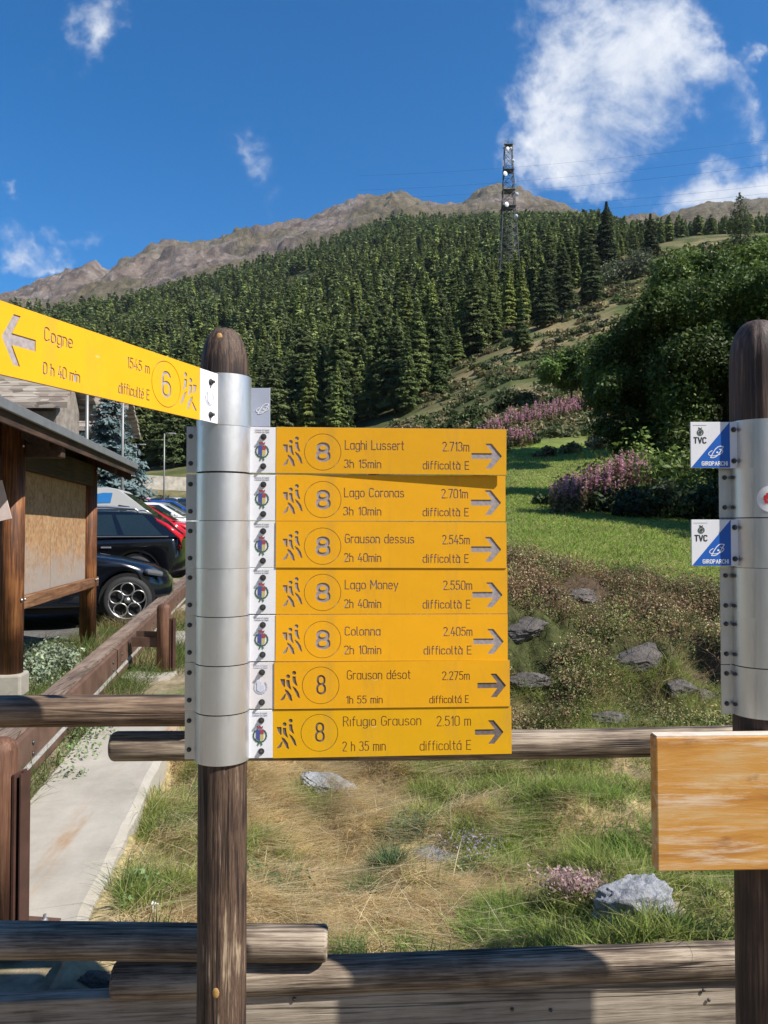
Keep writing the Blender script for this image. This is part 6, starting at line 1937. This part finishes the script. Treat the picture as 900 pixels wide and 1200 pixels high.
house('near stone house with stepped slate roof at the left edge', xat(-190, d), xat(76, d), d, d + 5, zat(472, d), zat(415, d + 2.5), road_z(d))
d = 56
house('second stone house, slate roof half hidden by the blue spruce', xat(40, d), xat(139, d), d, d + 5, zat(500, d), zat(462, d + 2.5), road_z(d), chimney=False)
shrub(72, 497, 30, 1.15, 'yellow-green garden bush above the kiosk roof', 20, (.16, .17, .045), 600, .11, .8, 7)
shrub(48, 500, 30, .8, 'smaller yellow-green bush in front of the near stone house', 21, (.13, .15, .04), 600, .11, .8, 5)
shrub(168, 556, 80, 2.0, 'pale bush below the distant lamp posts', 22, (.10, .11, .05), 300, .3, .8, 6)
# blue spruce
d = 36; x = xat(128, d); zg = h1(x, d)
t = thing('blue_spruce', 'blue-grey spruce standing behind the kiosk roof by the parked cars', 'tree', (x, d, zg))
V, F, C = conifer_mesh(zat(452, d) - zg, 2.35, 15000, .105, 555, base=.14, col=(.045, .066, .070), var=.3, tip=(.10, .14, .15), power=.72, droop=.32, tiers=20)
np_mesh('crown', V, F, MT['needles'], t, C); trunk_mesh(5.2, .16, 8, 3, .004).build('trunk', MT['bark'], t)
# pale wall across the end of the car park and dry bank above it
p0, p1 = at(150, 560, 117), at(226, 560, 126)
m = MB(); L_ = (p1 - p0).length
m.box((L_ / 2, 0, -.5), (L_, .5, 2.2)); o = m.build('retaining_wall', plain('pale_rubble_wall', (.36, .33, .28), .9, 0, .3, 1.2, .3)); o.location = p0; o.rotation_euler = (0, 0, math.atan2(p1.y - p0.y, p1.x - p0.x))
tag(o, 'pale stone retaining wall at the far end of the car park', 'wall')
# lattice mast
def mast():
    px, d = 596, 330
    base = at(596, 300, d); top = at(592, 166, d)
    base.z = h1(base.x, d)
    hgt = top.z - base.z
    t = thing('lattice_mast', 'tall steel lattice mast with white dishes rising out of the forest', 'mast', (base.x, d, base.z))
    st = plain('mast_steel', (.11, .115, .12), .6, .3, .1, 1)
    m = MB()
    nseg = 17
    def wd(f): return 5.6 * (1 - f) ** 1.25 * .55 + 1.55
    lev = [i / nseg for i in range(nseg + 1)]
    for cx, cy in ((-1, -1), (1, -1), (1, 1), (-1, 1)):
        m.tube([(cx * wd(f), cy * wd(f), f * hgt) for f in lev], .14, 4)
    for i in range(nseg):
        f0, f1 = lev[i], lev[i + 1]
        for (ax, ay), (bx, by) in (((-1, -1), (1, -1)), ((1, -1), (1, 1)), ((1, 1), (-1, 1)), ((-1, 1), (-1, -1))):
            m.tube([(ax * wd(f0), ay * wd(f0), f0 * hgt), (bx * wd(f1), by * wd(f1), f1 * hgt)], .10, 4)
            m.tube([(bx * wd(f0), by * wd(f0), f0 * hgt), (ax * wd(f1), ay * wd(f1), f1 * hgt)], .10, 4)
            m.tube([(ax * wd(f0), ay * wd(f0), f0 * hgt), (bx * wd(f0), by * wd(f0), f0 * hgt)], .09, 4)
    m.tube([(0, 0, hgt - .5), (0, 0, hgt + 3)], .09, 5)
    m.build('lattice', st, t)
    for f in (.97, .80, .66, .55):
        m = MB(); w = wd(f) + .35
        m.box((0, 0, f * hgt), (2 * w, 2 * w, .12)); m.build('platform', st, t)
    for k, (sx, f, r) in enumerate(((-.5, .93, .95), (1, .85, .75), (-1, .76, 1.05), (1.3, .62, .85), (-.6, .55, 1.05), (1.0, .47, .8), (.6, .935, .55))):
        m = MB(); w = wd(f)
        mt = Matrix.Translation((sx * w, -w - .3, f * hgt)) @ Matrix.Rotation(R(90), 4, 'X') @ Matrix.Rotation(R(25 * (1 if sx < 0 else -1)), 4, 'Y')
        m.lathe([(.05, .0), (r * .6, .10), (r, .4), (r, .8), (r * .96, .82), (r * .5, 1.0), (.02, 1.05)], 16, 0, True, mt)
        m.build('dish', MT['plate_white'], t)
    for k, (sx, f) in enumerate(((-1.2, .84), (1.2, .72), (-1.2, .97), (1.1, .95))):
        m = MB(); m.box((sx * wd(f) * 1.1, -wd(f), f * hgt), (.4, .25, 2.6)); m.build('antenna_panel', MT['plate_grey'], t)
    return base, hgt
mast_base, mast_h = mast()
MT['wire'] = plain('power_cable', (.05, .05, .055), .6, .3, .1)
for k, (ya, yb, lab) in enumerate(((180, 148, 'topmost'), (194, 164, 'second'), (207, 179, 'third'), (221, 206, 'fourth'), (232, 216, 'fifth'), (243, 236, 'lowest'))):
    m = MB(); pts = []
    A_, B_ = at(420, ya + 26 + (k % 2) * 3, 420), at(1150, yb - 22, 300)
    for i in range(41):
        f = i / 40; p = A_.lerp(B_, f); p.z -= 4 * 5.0 * f * (1 - f); pts.append(p)
    m.tube(pts, .032, 4, 0, True, False)
    o = m.build('power_line', MT['wire']); tag(o, '%s of the thin power lines sagging across the sky at the right' % lab, 'power line', 'power lines crossing the sky')
# ------------------------------------------------------------------ rocks
def rock_mat(name, c0, c1, c2, sc=3.0):
    m, nt, N, L, b = new_mat(name)
    n = nz(nt, sc, 7, .7, 'Object', (1, 1, 2.2), .6); n2 = nz(nt, sc * 9, 5, .7)
    c = ramp(nt, n.outputs['Fac'], [(.3, c0), (.5, c1), (.68, c2)])
    c = mixc(nt, .35, c, ramp(nt, n2.outputs['Fac'], [(.35, tuple(q * .45 for q in c1)), (.65, c2)]))
    L.new(c, b.inputs['Base Color']); set_in(b, Roughness=.9); bump(nt, b, n2.outputs['Fac'], .8, .02)
    return m
MT['rock_grey'] = rock_mat('grey_bank_rock', (.045, .038, .035), (.105, .092, .083), (.19, .17, .155))
MT['rock_blue'] = rock_mat('blue_grey_boulder_stone', (.15, .15, .165), (.28, .295, .33), (.42, .42, .44), 4)
MT['rock_ochre'] = rock_mat('ochre_stone', (.16, .13, .09), (.30, .26, .19), (.42, .38, .30), 5)
def rock(label, px, py, d, sx, sy, sz, rz, mat, seed, tilt=(0, 0), sink=.3):
    bm = bmesh.new(); bmesh.ops.create_icosphere(bm, subdivisions=5, radius=1)
    rg = np.random.default_rng(seed)
    P = np.array([v.co[:] for v in bm.verts])
    # chisel with random planes, then roughen
    for _ in range(9):
        nn = rg.normal(size=3); nn /= np.linalg.norm(nn); h = rg.uniform(.55, .85)
        s = P @ nn - h; P = P - np.where(s > 0, s * .9, 0)[:, None] * nn
    dn = fbm(P[:, 0] * 2.3 + seed, P[:, 1] * 2.3 + P[:, 2] * 1.9, 5, seed) - .5
    d2 = fbm(P[:, 0] * 7 + seed, P[:, 2] * 11 + P[:, 1] * 5, 4, seed + 3) - .5
    st = np.abs(((P[:, 2] + .35 * P[:, 0]) * 3.2 + dn * 2) % 1 - .5) - .25
    P = P * (1 + .30 * dn + .16 * d2 + .10 * st)[:, None]
    for v, p in zip(bm.verts, P): v.co = (p[0] * sx, p[1] * sy, p[2] * sz)
    me = bpy.data.meshes.new('rock'); bm.to_mesh(me); bm.free()
    me.polygons.foreach_set('use_smooth', np.ones(len(me.polygons), bool)); me.materials.append(mat)
    me.set_sharp_from_angle(angle=R(35))
    x = xat(px, d)
    # find where the line of sight meets the ground near d
    best = min(np.arange(d * .75, d * 1.3, .03), key=lambda q: abs(at(px, py, q).z - h1(xat(px, q), q)))
    p = at(px, py, best)
    o = link('rock', me, None, (p.x, p.y, p.z - sink * sz * .3), (R(tilt[0]), R(tilt[1]), R(rz)))
    tag(o, label, 'rock')
    return o
rock('large blue-grey rock with an ochre side lying in the grass beside pink flowers', 740, 1062, 3.5, .20, .15, .16, 20, MT['rock_blue'], 1, (0, -12))
rock('small ochre stone at the right foot of the blue-grey rock', 792, 1072, 3.4, .06, .06, .06, 0, MT['rock_ochre'], 2)
rock('smooth dark grey slab embedded in the bank right of the boards', 755, 771, 7.9, .30, .18, .10, 12, MT['rock_grey'], 3, (28, -16), -.5)
rock('grey slab half hidden at the right end of the third and fourth yellow boards', 612, 738, 8.1, .27, .18, .10, 5, MT['rock_grey'], 4, (20, -14), .0)
rock('knobbly grey stone low in the bank beside the right-hand collars', 796, 812, 7.3, .20, .15, .13, 40, MT['rock_grey'], 5)
rock('second knobbly stone just right of the first, low in the bank', 823, 818, 7.25, .16, .14, .12, 10, MT['rock_grey'], 6)
rock('pale stone in the bank just right of the lower boards', 622, 800, 7.4, .22, .14, .10, 0, MT['rock_grey'], 7)
rock('small stone showing at the top of the log rail below the bank', 715, 846, 6.8, .22, .12, .10, 0, MT['rock_grey'], 8)
rock('stone poking out high in the bank under the lawn edge', 680, 700, 8.5, .2, .12, .11, 0, MT['rock_grey'], 9)
rock('pale flat stone in the straw grass below the lowest board', 388, 924, 5.3, .26, .20, .07, 50, MT['rock_blue'], 10, (20, 15), .1)
rock('long flat stone lying in the straw grass right of the middle', 515, 1003, 4.1, .24, .10, .05, 130, MT['rock_blue'], 11, (12, 12), .1)
rock('small white stone among the weeds left of the post', 181, 1064, 3.35, .025, .025, .03, 0, MT['white'], 12)
rock('flat grey stone on the gravel under the lower left log rail', 110, 1148, 2.86, .07, .05, .045, 0, MT['rock_grey'], 13)

# ------------------------------------------------------------------ grass
def blades(name, label, x, y, hgt, wid, cols, seed, lean=(0, 0), spread=.35, z=None, cat='grass', curl=.6, zoff=0.0):
    """bent tapering blades: 2 quads and a tip each"""
    rg = np.random.default_rng(seed); n = len(x)
    z = H(x, y) if z is None else z
    h = hgt * rg.uniform(.55, 1.35, n)
    a = rg.uniform(0, 6.283, n)
    lx = lean[0] + rg.normal(0, spread, n); ly = lean[1] + rg.normal(0, spread, n)
    wv = np.stack([np.cos(a), np.sin(a), np.zeros(n)], 1) * (wid * rg.uniform(.7, 1.4, n))[:, None]
    B = np.stack([x, y, z + zoff - .01], 1)
    def lev(f, wf):
        g = f + curl * f * f
        p = B + np.stack([lx * h * g, ly * h * g, h * f * (1 - .25 * f * np.minimum(1, np.hypot(lx, ly)))], 1)
        return p - wv * wf, p + wv * wf
    l0, r0 = lev(0, .5); l1, r1 = lev(.45, .42); l2, r2 = lev(1.0, .08)
    V = np.stack([l0, r0, r1, l1, l2, r2], 1).reshape(-1, 3)
    o = np.arange(n)[:, None] * 6
    F = np.concatenate([o + np.array([[0, 1, 2, 3]]), o + np.array([[3, 2, 5, 4]])], 0)
    C = np.repeat(cols, 6, 0)
    return tag(np_mesh(name, V, F, MT['blades'], cols=C), label, cat, kind='stuff')
def pick(rg, n, base, var=.3): return np.array(base)[None] * rg.uniform(1 - var, 1 + var, (n, 1)) * rg.uniform(.92, 1.08, (n, 3))
rg = np.random.default_rng(2024)
# near slope: straw and green tufts
def slope_pts(n, y0, y1, u0, u1, rg):
    y = np.sqrt(rg.uniform(y0 ** 2, y1 ** 2, n)); u = rg.uniform(u0, u1, n); return u * y, y
x, y = slope_pts(270000, 2.93, 7.2, -.34, .60, rg)
ok = x > wall_right(y) + .02
x, y = x[ok], y[ok]
gmask = fbm(x * .9, y * .9, 5, 61)
tuft = fbm(x * 4.5, y * 4.5, 3, 161); bare = fbm(x * 2.2 + 5, y * 2.2, 4, 162)
greenness = sstep(.47, .62, gmask * .55 + tuft * .38 + .16 * sstep(.05, .95, x + .16 * (y - 4)) + .03 - .03 * (x < .1))
isg = rg.random(len(x)) < greenness * .78
# straw
k = (~isg) & (y > 2.98 + .066 * (x + 2.4)) & (rg.random(len(x)) < np.where(bare > .54, .22, .75))
xs, ys = x[k], y[k]
c = pick(rg, k.sum(), (.80, .66, .39), .25); dk = rg.random(len(c)) < .25; c[dk] *= np.array([.55, .5, .45])
blades('dry_grass', 'long dry straw-coloured grass lying on the slope behind the fence', xs, ys, .075, .003, c, 1, (.8, -1.0), .9, curl=.2)
k = isg
xs, ys = x[k], y[k]
c = pick(rg, k.sum(), (.27, .34, .085), .35); pl = rg.random(len(c)) < .25; c[pl] = c[pl] * .4 + np.array([.42, .38, .18]) * .6
hs = .055 + .085 * sstep(.5, .68, tuft[k])
blades('green_grass', 'green grass tufts on the slope behind the fence', xs, ys, hs, .0045, c, 2, (.1, -.1), .42)
# tall green tufts that stand out in the photograph
tx, ty, tc, th = [], [], [], []
for (px, py, dd, r, n, h, col) in [(590, 1040, 3.7, .16, 1200, .17, (.13, .19, .045)), (640, 1075, 3.45, .14, 700, .15, (.13, .185, .045)), (570, 1060, 3.5, .10, 700, .16, (.13, .21, .045)), (405, 1095, 3.3, .09, 500, .13, (.12, .17, .05)), (475, 940, 4.9, .12, 500, .14, (.07, .11, .06)),
                                   (455, 975, 4.4, .10, 500, .15, (.09, .13, .06)), (550, 985, 4.3, .09, 500, .10, (.07, .12, .035)), (600, 960, 4.6, .3, 1500, .15, (.14, .21, .045)), (680, 930, 5.0, .35, 1700, .15, (.15, .21, .05)), (720, 985, 4.2, .22, 1200, .13, (.13, .19, .045)),
                                   (800, 975, 4.3, .22, 1200, .14, (.13, .19, .045)), (830, 1010, 3.9, .2, 1200, .13, (.12, .17, .04)), (255, 905, 5.2, .2, 400, .16, (.11, .15, .05)), (170, 1030, 3.7, .12, 450, .15, (.11, .15, .055)), (330, 1000, 4.0, .12, 500, .12, (.13, .16, .08)), (215, 960, 4.5, .15, 350, .14, (.11, .15, .06)),
                                   (430, 1000, 4.1, .08, 400, .15, (.10, .14, .05)), (490, 1085, 3.4, .1, 500, .12, (.13, .19, .05)), (700, 1090, 3.35, .16, 900, .12, (.14, .2, .045))]:
    x0 = xat(px, dd)
    tx.append(x0 + rg.normal(0, r * .5, n)); ty.append(dd + rg.normal(0, r * .5, n)); tc.append(pick(rg, n, tuple(1.8 * q for q in col), .35)); th.append(np.full(n, h * .72))
blades('grass_tufts', 'taller lush green tufts standing out of the slope behind the fence', np.concatenate(tx), np.concatenate(ty), np.concatenate(th), .005, np.concatenate(tc), 3, (0, -.05), .38)
# long loose straws
n = 900
x, y = slope_pts(n, 3.35, 5.2, -.33, .2, rg); ok = x > wall_right(y) + .02; x, y = x[ok], y[ok]
blades('loose_straw', 'long bleached straws lying across the slope', x, y, .20, .0032, pick(rg, len(x), (.80, .68, .44), .2), 4, (1.2, -1.2), .9, zoff=.03, curl=.1)
# straw in hanging clumps
n = 520
cx, cy = slope_pts(n, 3.15, 6.8, -.33, .42, rg); ok = (cx > wall_right(cy) + .08) & (cy > 3.12 + .066 * (cx + 2.4)) & (rg.random(n) < 1.1 - sstep(.1, 1.2, cx)); cx, cy = cx[ok], cy[ok]
k = 75
x = np.repeat(cx, k) + rg.normal(0, .045, len(cx) * k); y = np.repeat(cy, k) + rg.normal(0, .045, len(cx) * k)
c = pick(rg, len(x), (.82, .68, .40), .25) * np.repeat(rg.uniform(.6, 1.1, len(cx)), k)[:, None]
lx = np.repeat(rg.normal(.9, .35, len(cx)), k); ly = np.repeat(rg.normal(-1.0, .35, len(cx)), k)
blades('straw_clumps', 'clumps of long straw hanging down the slope behind the fence', x, y, .15, .0034, c, 14, (lx, ly), .35, curl=.25)
# along the fence foot and gravel edge
x = rg.uniform(-2.1, 1.6, 5200); y = rg.uniform(2.95, 3.15, 5200)
ok = (x > wall_right(y)) & (fbm(x * 3, y * 3, 3, 171) > .45); x, y = x[ok], y[ok]
blades('fence_grass', 'short grass along the fence foot', x, y, .07, .004, pick(rg, len(x), (.14, .17, .05), .4), 5, (0, 0), .5)
# verge between guardrail and wall, below the kiosk
x = rg.uniform(-5.2, -1.4, 60000); y = rg.uniform(2.6, 13.5, 60000)
beam = -2.07 - .133 * (y - 3.25)
wl = np.where(y < 6.7, wall_left(y), beam + .75)
inz = ((x < wl - .0) & (x > beam - 1.35) & (fbm(x * 1.1, y * 1.1, 4, 175) > .42))
inz &= ~((x > beam + .35) & (y > 6.7) & (fbm(x * 1.1, y * 1.1, 4, 175) < .55))
inz &= ~((x < beam - .1) & (y < 6.6) & (fbm(x * 2, y * 2, 3, 177) < .60))
x, y = x[inz], y[inz]
c = pick(rg, len(x), (.13, .18, .05), .35); s = fbm(x * 2, y * 2, 3, 176) > .56; c[s] = pick(rg, s.sum(), (.34, .27, .14), .3)
blades('verge_grass', 'grass of the road verge under the guardrail and kiosk', x, y, .10 + .10 * (fbm(x * 2.5, y * 2.5, 3, 178) > .5), .006, c, 6, (.1, 0), .45)
# grey-leaved weeds by the kiosk
cl = []
for _ in range(16):
    d_ = rg.uniform(7.3, 8.6); p = rg.uniform(32, 92); xx = xat(p, d_); cl.append((xx, d_, h1(xx, d_) + .13, .16, .16, .13))
V, F, C = crown_clumps(cl, 5200, .022, 61, (.20, .24, .16))
tag(np_mesh('wormwood', V, F, MT['leaves'], cols=C), 'silvery grey weeds growing at the foot of the kiosk', 'weeds', kind='stuff')
# leafy weeds at the wall's edge
cl = []
for px, py, d_, r in [(165, 1035, 3.62, .10), (150, 1060, 3.45, .07), (190, 1050, 3.5, .06), (95, 905, 5.4, .16), (108, 880, 5.8, .18), (85, 925, 5.0, .10), (28, 955, 4.5, .06), (122, 865, 6.1, .15), (470, 935, 4.95, .12), (480, 925, 5.05, .10), (548, 990, 4.2, .08), (350, 985, 4.1, .1), (322, 1015, 3.9, .1), (300, 1000, 4.0, .09)]:
    xx = xat(px, d_); cl.append((xx, d_, h1(xx, d_) + r * .5, r, r, r * .7))
V, F, C = crown_clumps(cl, 6500, .016, 62, (.10, .15, .06))
tag(np_mesh('leafy_weeds', V, F, MT['leaves'], cols=C), 'small leafy weeds at the edges of the wall and slope', 'weeds', kind='stuff')
# stonecrop with pink heads beside the boulder
t = thing('stonecrop', 'clump of pale pink stonecrop flowers left of the blue-grey rock', 'flowers', (xat(668, 3.65), 3.65, h1(xat(668, 3.65), 3.65)))
n = 900; P = np.stack([rg.normal(0, .05, n), rg.normal(0, .05, n), .08 + rg.uniform(0, .06, n)], 1); P[:, 0] += .25 * rg.uniform(-.3, .45, n); P[:, 1] -= .22 * (P[:, 0])
V, F = scatter_tris(P, .010); np_mesh('flower_heads', V, F, MT['blades'], t, np.repeat(pick(rg, n, (.58, .41, .41), .25), 4, 0))
P2 = P.copy(); P2[:, 2] *= .5; V, F = scatter_tris(P2, .010); np_mesh('leaves', V, F, MT['blades'], t, np.repeat(pick(rg, n, (.22, .20, .11), .4), 4, 0))
t = thing('lilac_flowers', 'small patch of pale lilac flowers in the grass above the green tuft', 'flowers', (xat(552, 4.4), 4.4, h1(xat(552, 4.4), 4.4)))
n = 260; P = np.stack([rg.normal(0, .09, n), rg.normal(0, .09, n), .10 + rg.uniform(0, .05, n)], 1)
V, F = scatter_tris(P, .008); np_mesh('flower_heads', V, F, MT['blades'], t, np.repeat(pick(rg, n, (.42, .36, .46), .3), 4, 0))

# ------------------------------------------------------------------ the bank: heathery low shrubs, dead stalks
ROCKS = [(o.location.x, o.location.y, max(o.dimensions.x, o.dimensions.y) * .62) for o in list(COL.objects) if o.get('category') == 'rock' and o.location.y > 6.5]
n = 4600
y = rg.uniform(6.4, 9.3, n); u = rg.uniform(-.15, .56, n); x = u * y
m1 = fbm(x * 1.3, y * 1.3, 4, 181)
z = H(x, y)
cl, ks = [], []
cb = [(.09, .12, .036), (.15, .17, .055), (.17, .10, .06), (.22, .15, .09), (.05, .065, .025), (.27, .23, .12)]
Vs, Fs, Cs = [], [], []; o = 0
for i in range(n):
    top = (y[i] > 7.9)
    if m1[i] < .37 or rg.random() < .2: continue
    if any((x[i] - a) ** 2 + ((y[i] - b + .12) * .8) ** 2 < c * c for a, b, c in ROCKS): continue
    r = rg.uniform(.06, .15) + .12 * rg.random() ** 4
    w = [.22, .26, .12, .12, .14, .14] if not top else [.10, .12, .28, .26, .14, .10]
    base = cb[rg.choice(6, p=w)]
    V, F, C = crown_clumps([(x[i], y[i], z[i] + r * .45, r * 1.1, r, r * .85)], 6000 * (1.15 - r * 2.4), .0125, int(i), base)
    Vs.append(V); Fs.append(F + o); Cs.append(C); o += len(V)
tag(np_mesh('heather', np.concatenate(Vs), np.concatenate(Fs), MT['leaves'], cols=np.concatenate(Cs)), 'low brown and green heathery growth covering the bank', 'ground cover', kind='stuff')
n = 15000
y = rg.uniform(6.2, 9.4, n); x = rg.uniform(-.15, .56, n) * y
c = pick(rg, n, (.34, .30, .13), .4); g = fbm(x * 1.4, y * 1.4, 3, 185) > .5; c[g] = pick(rg, g.sum(), (.19, .24, .065), .35)
blades('bank_grass', 'rough grass between the low shrubs of the bank', x, y, .085, .005, c, 7, (.2, -.2), .6)
# ------------------------------------------------------------------ the lawn
n = 190000
y = np.exp(rg.uniform(math.log(8.8), math.log(58), n)); x = rg.uniform(-.05, .60, n) * y
ok = (y > 8.9 + .5 * fbm(x * 1.5, y, 3, 191)) ; x, y = x[ok], y[ok]
mm = fbm(x / 11, y / 11, 5, 63)
c = pick(rg, len(x), (.25, .335, .07), .3)
pale = rg.random(len(x)) < (.22 + .5 * sstep(11.0, 9.2, y)); c[pale] = pick(rg, pale.sum(), (.40, .36, .17), .3)
blades('lawn_grass', 'mown grass of the sunny meadow above the bank', x, y, .045 + .0016 * y, .006 + .0009 * y, c, 8, (0, 0), .5)
n = 2500; px = rg.normal(745, 12, n); 
dd = 10.8 + rg.normal(0, .5, n); x = (px - 450) / 900 * dd
blades('meadow_tuft', 'darker green tuft of grass on the near edge of the meadow', x, dd, .11, .012, pick(rg, n, (.08, .15, .03), .3), 9, (0, 0), .45)
# dead brown stalks and twigs sticking out of the bank
n = 5200
y = rg.uniform(6.7, 9.2, n); x = rg.uniform(-.1, .56, n) * y
ok = fbm(x * 1.6, y * 1.6, 3, 201) > .46; x, y = x[ok], y[ok]
blades('dead_stalks', 'dead brown stalks sticking out of the bank', x, y, .20, .006, pick(rg, len(x), (.20, .125, .08), .45), 11, (.15, -.2), .75, curl=.2)
# ------------------------------------------------------------------ thin mountain air
def haze_box():
    m = MB(); m.box((0, 420, 720), (9600, 6600, 1450))
    mt = bpy.data.materials.new('thin_air'); mt.use_nodes = True
    nt = mt.node_tree; nt.nodes.clear()
    out = nt.nodes.new('ShaderNodeOutputMaterial'); v = nt.nodes.new('ShaderNodeVolumePrincipled')
    v.inputs['Color'].default_value = (.78, .87, 1.0, 1)
    v.inputs['Density'].default_value = .000035
    v.inputs['Anisotropy'].default_value = .25
    nt.links.new(v.outputs[0], out.inputs['Volume'])
    tag(m.build('haze', mt), 'thin bluish air in front of the far slopes', 'haze', kind='stuff')
haze_box()
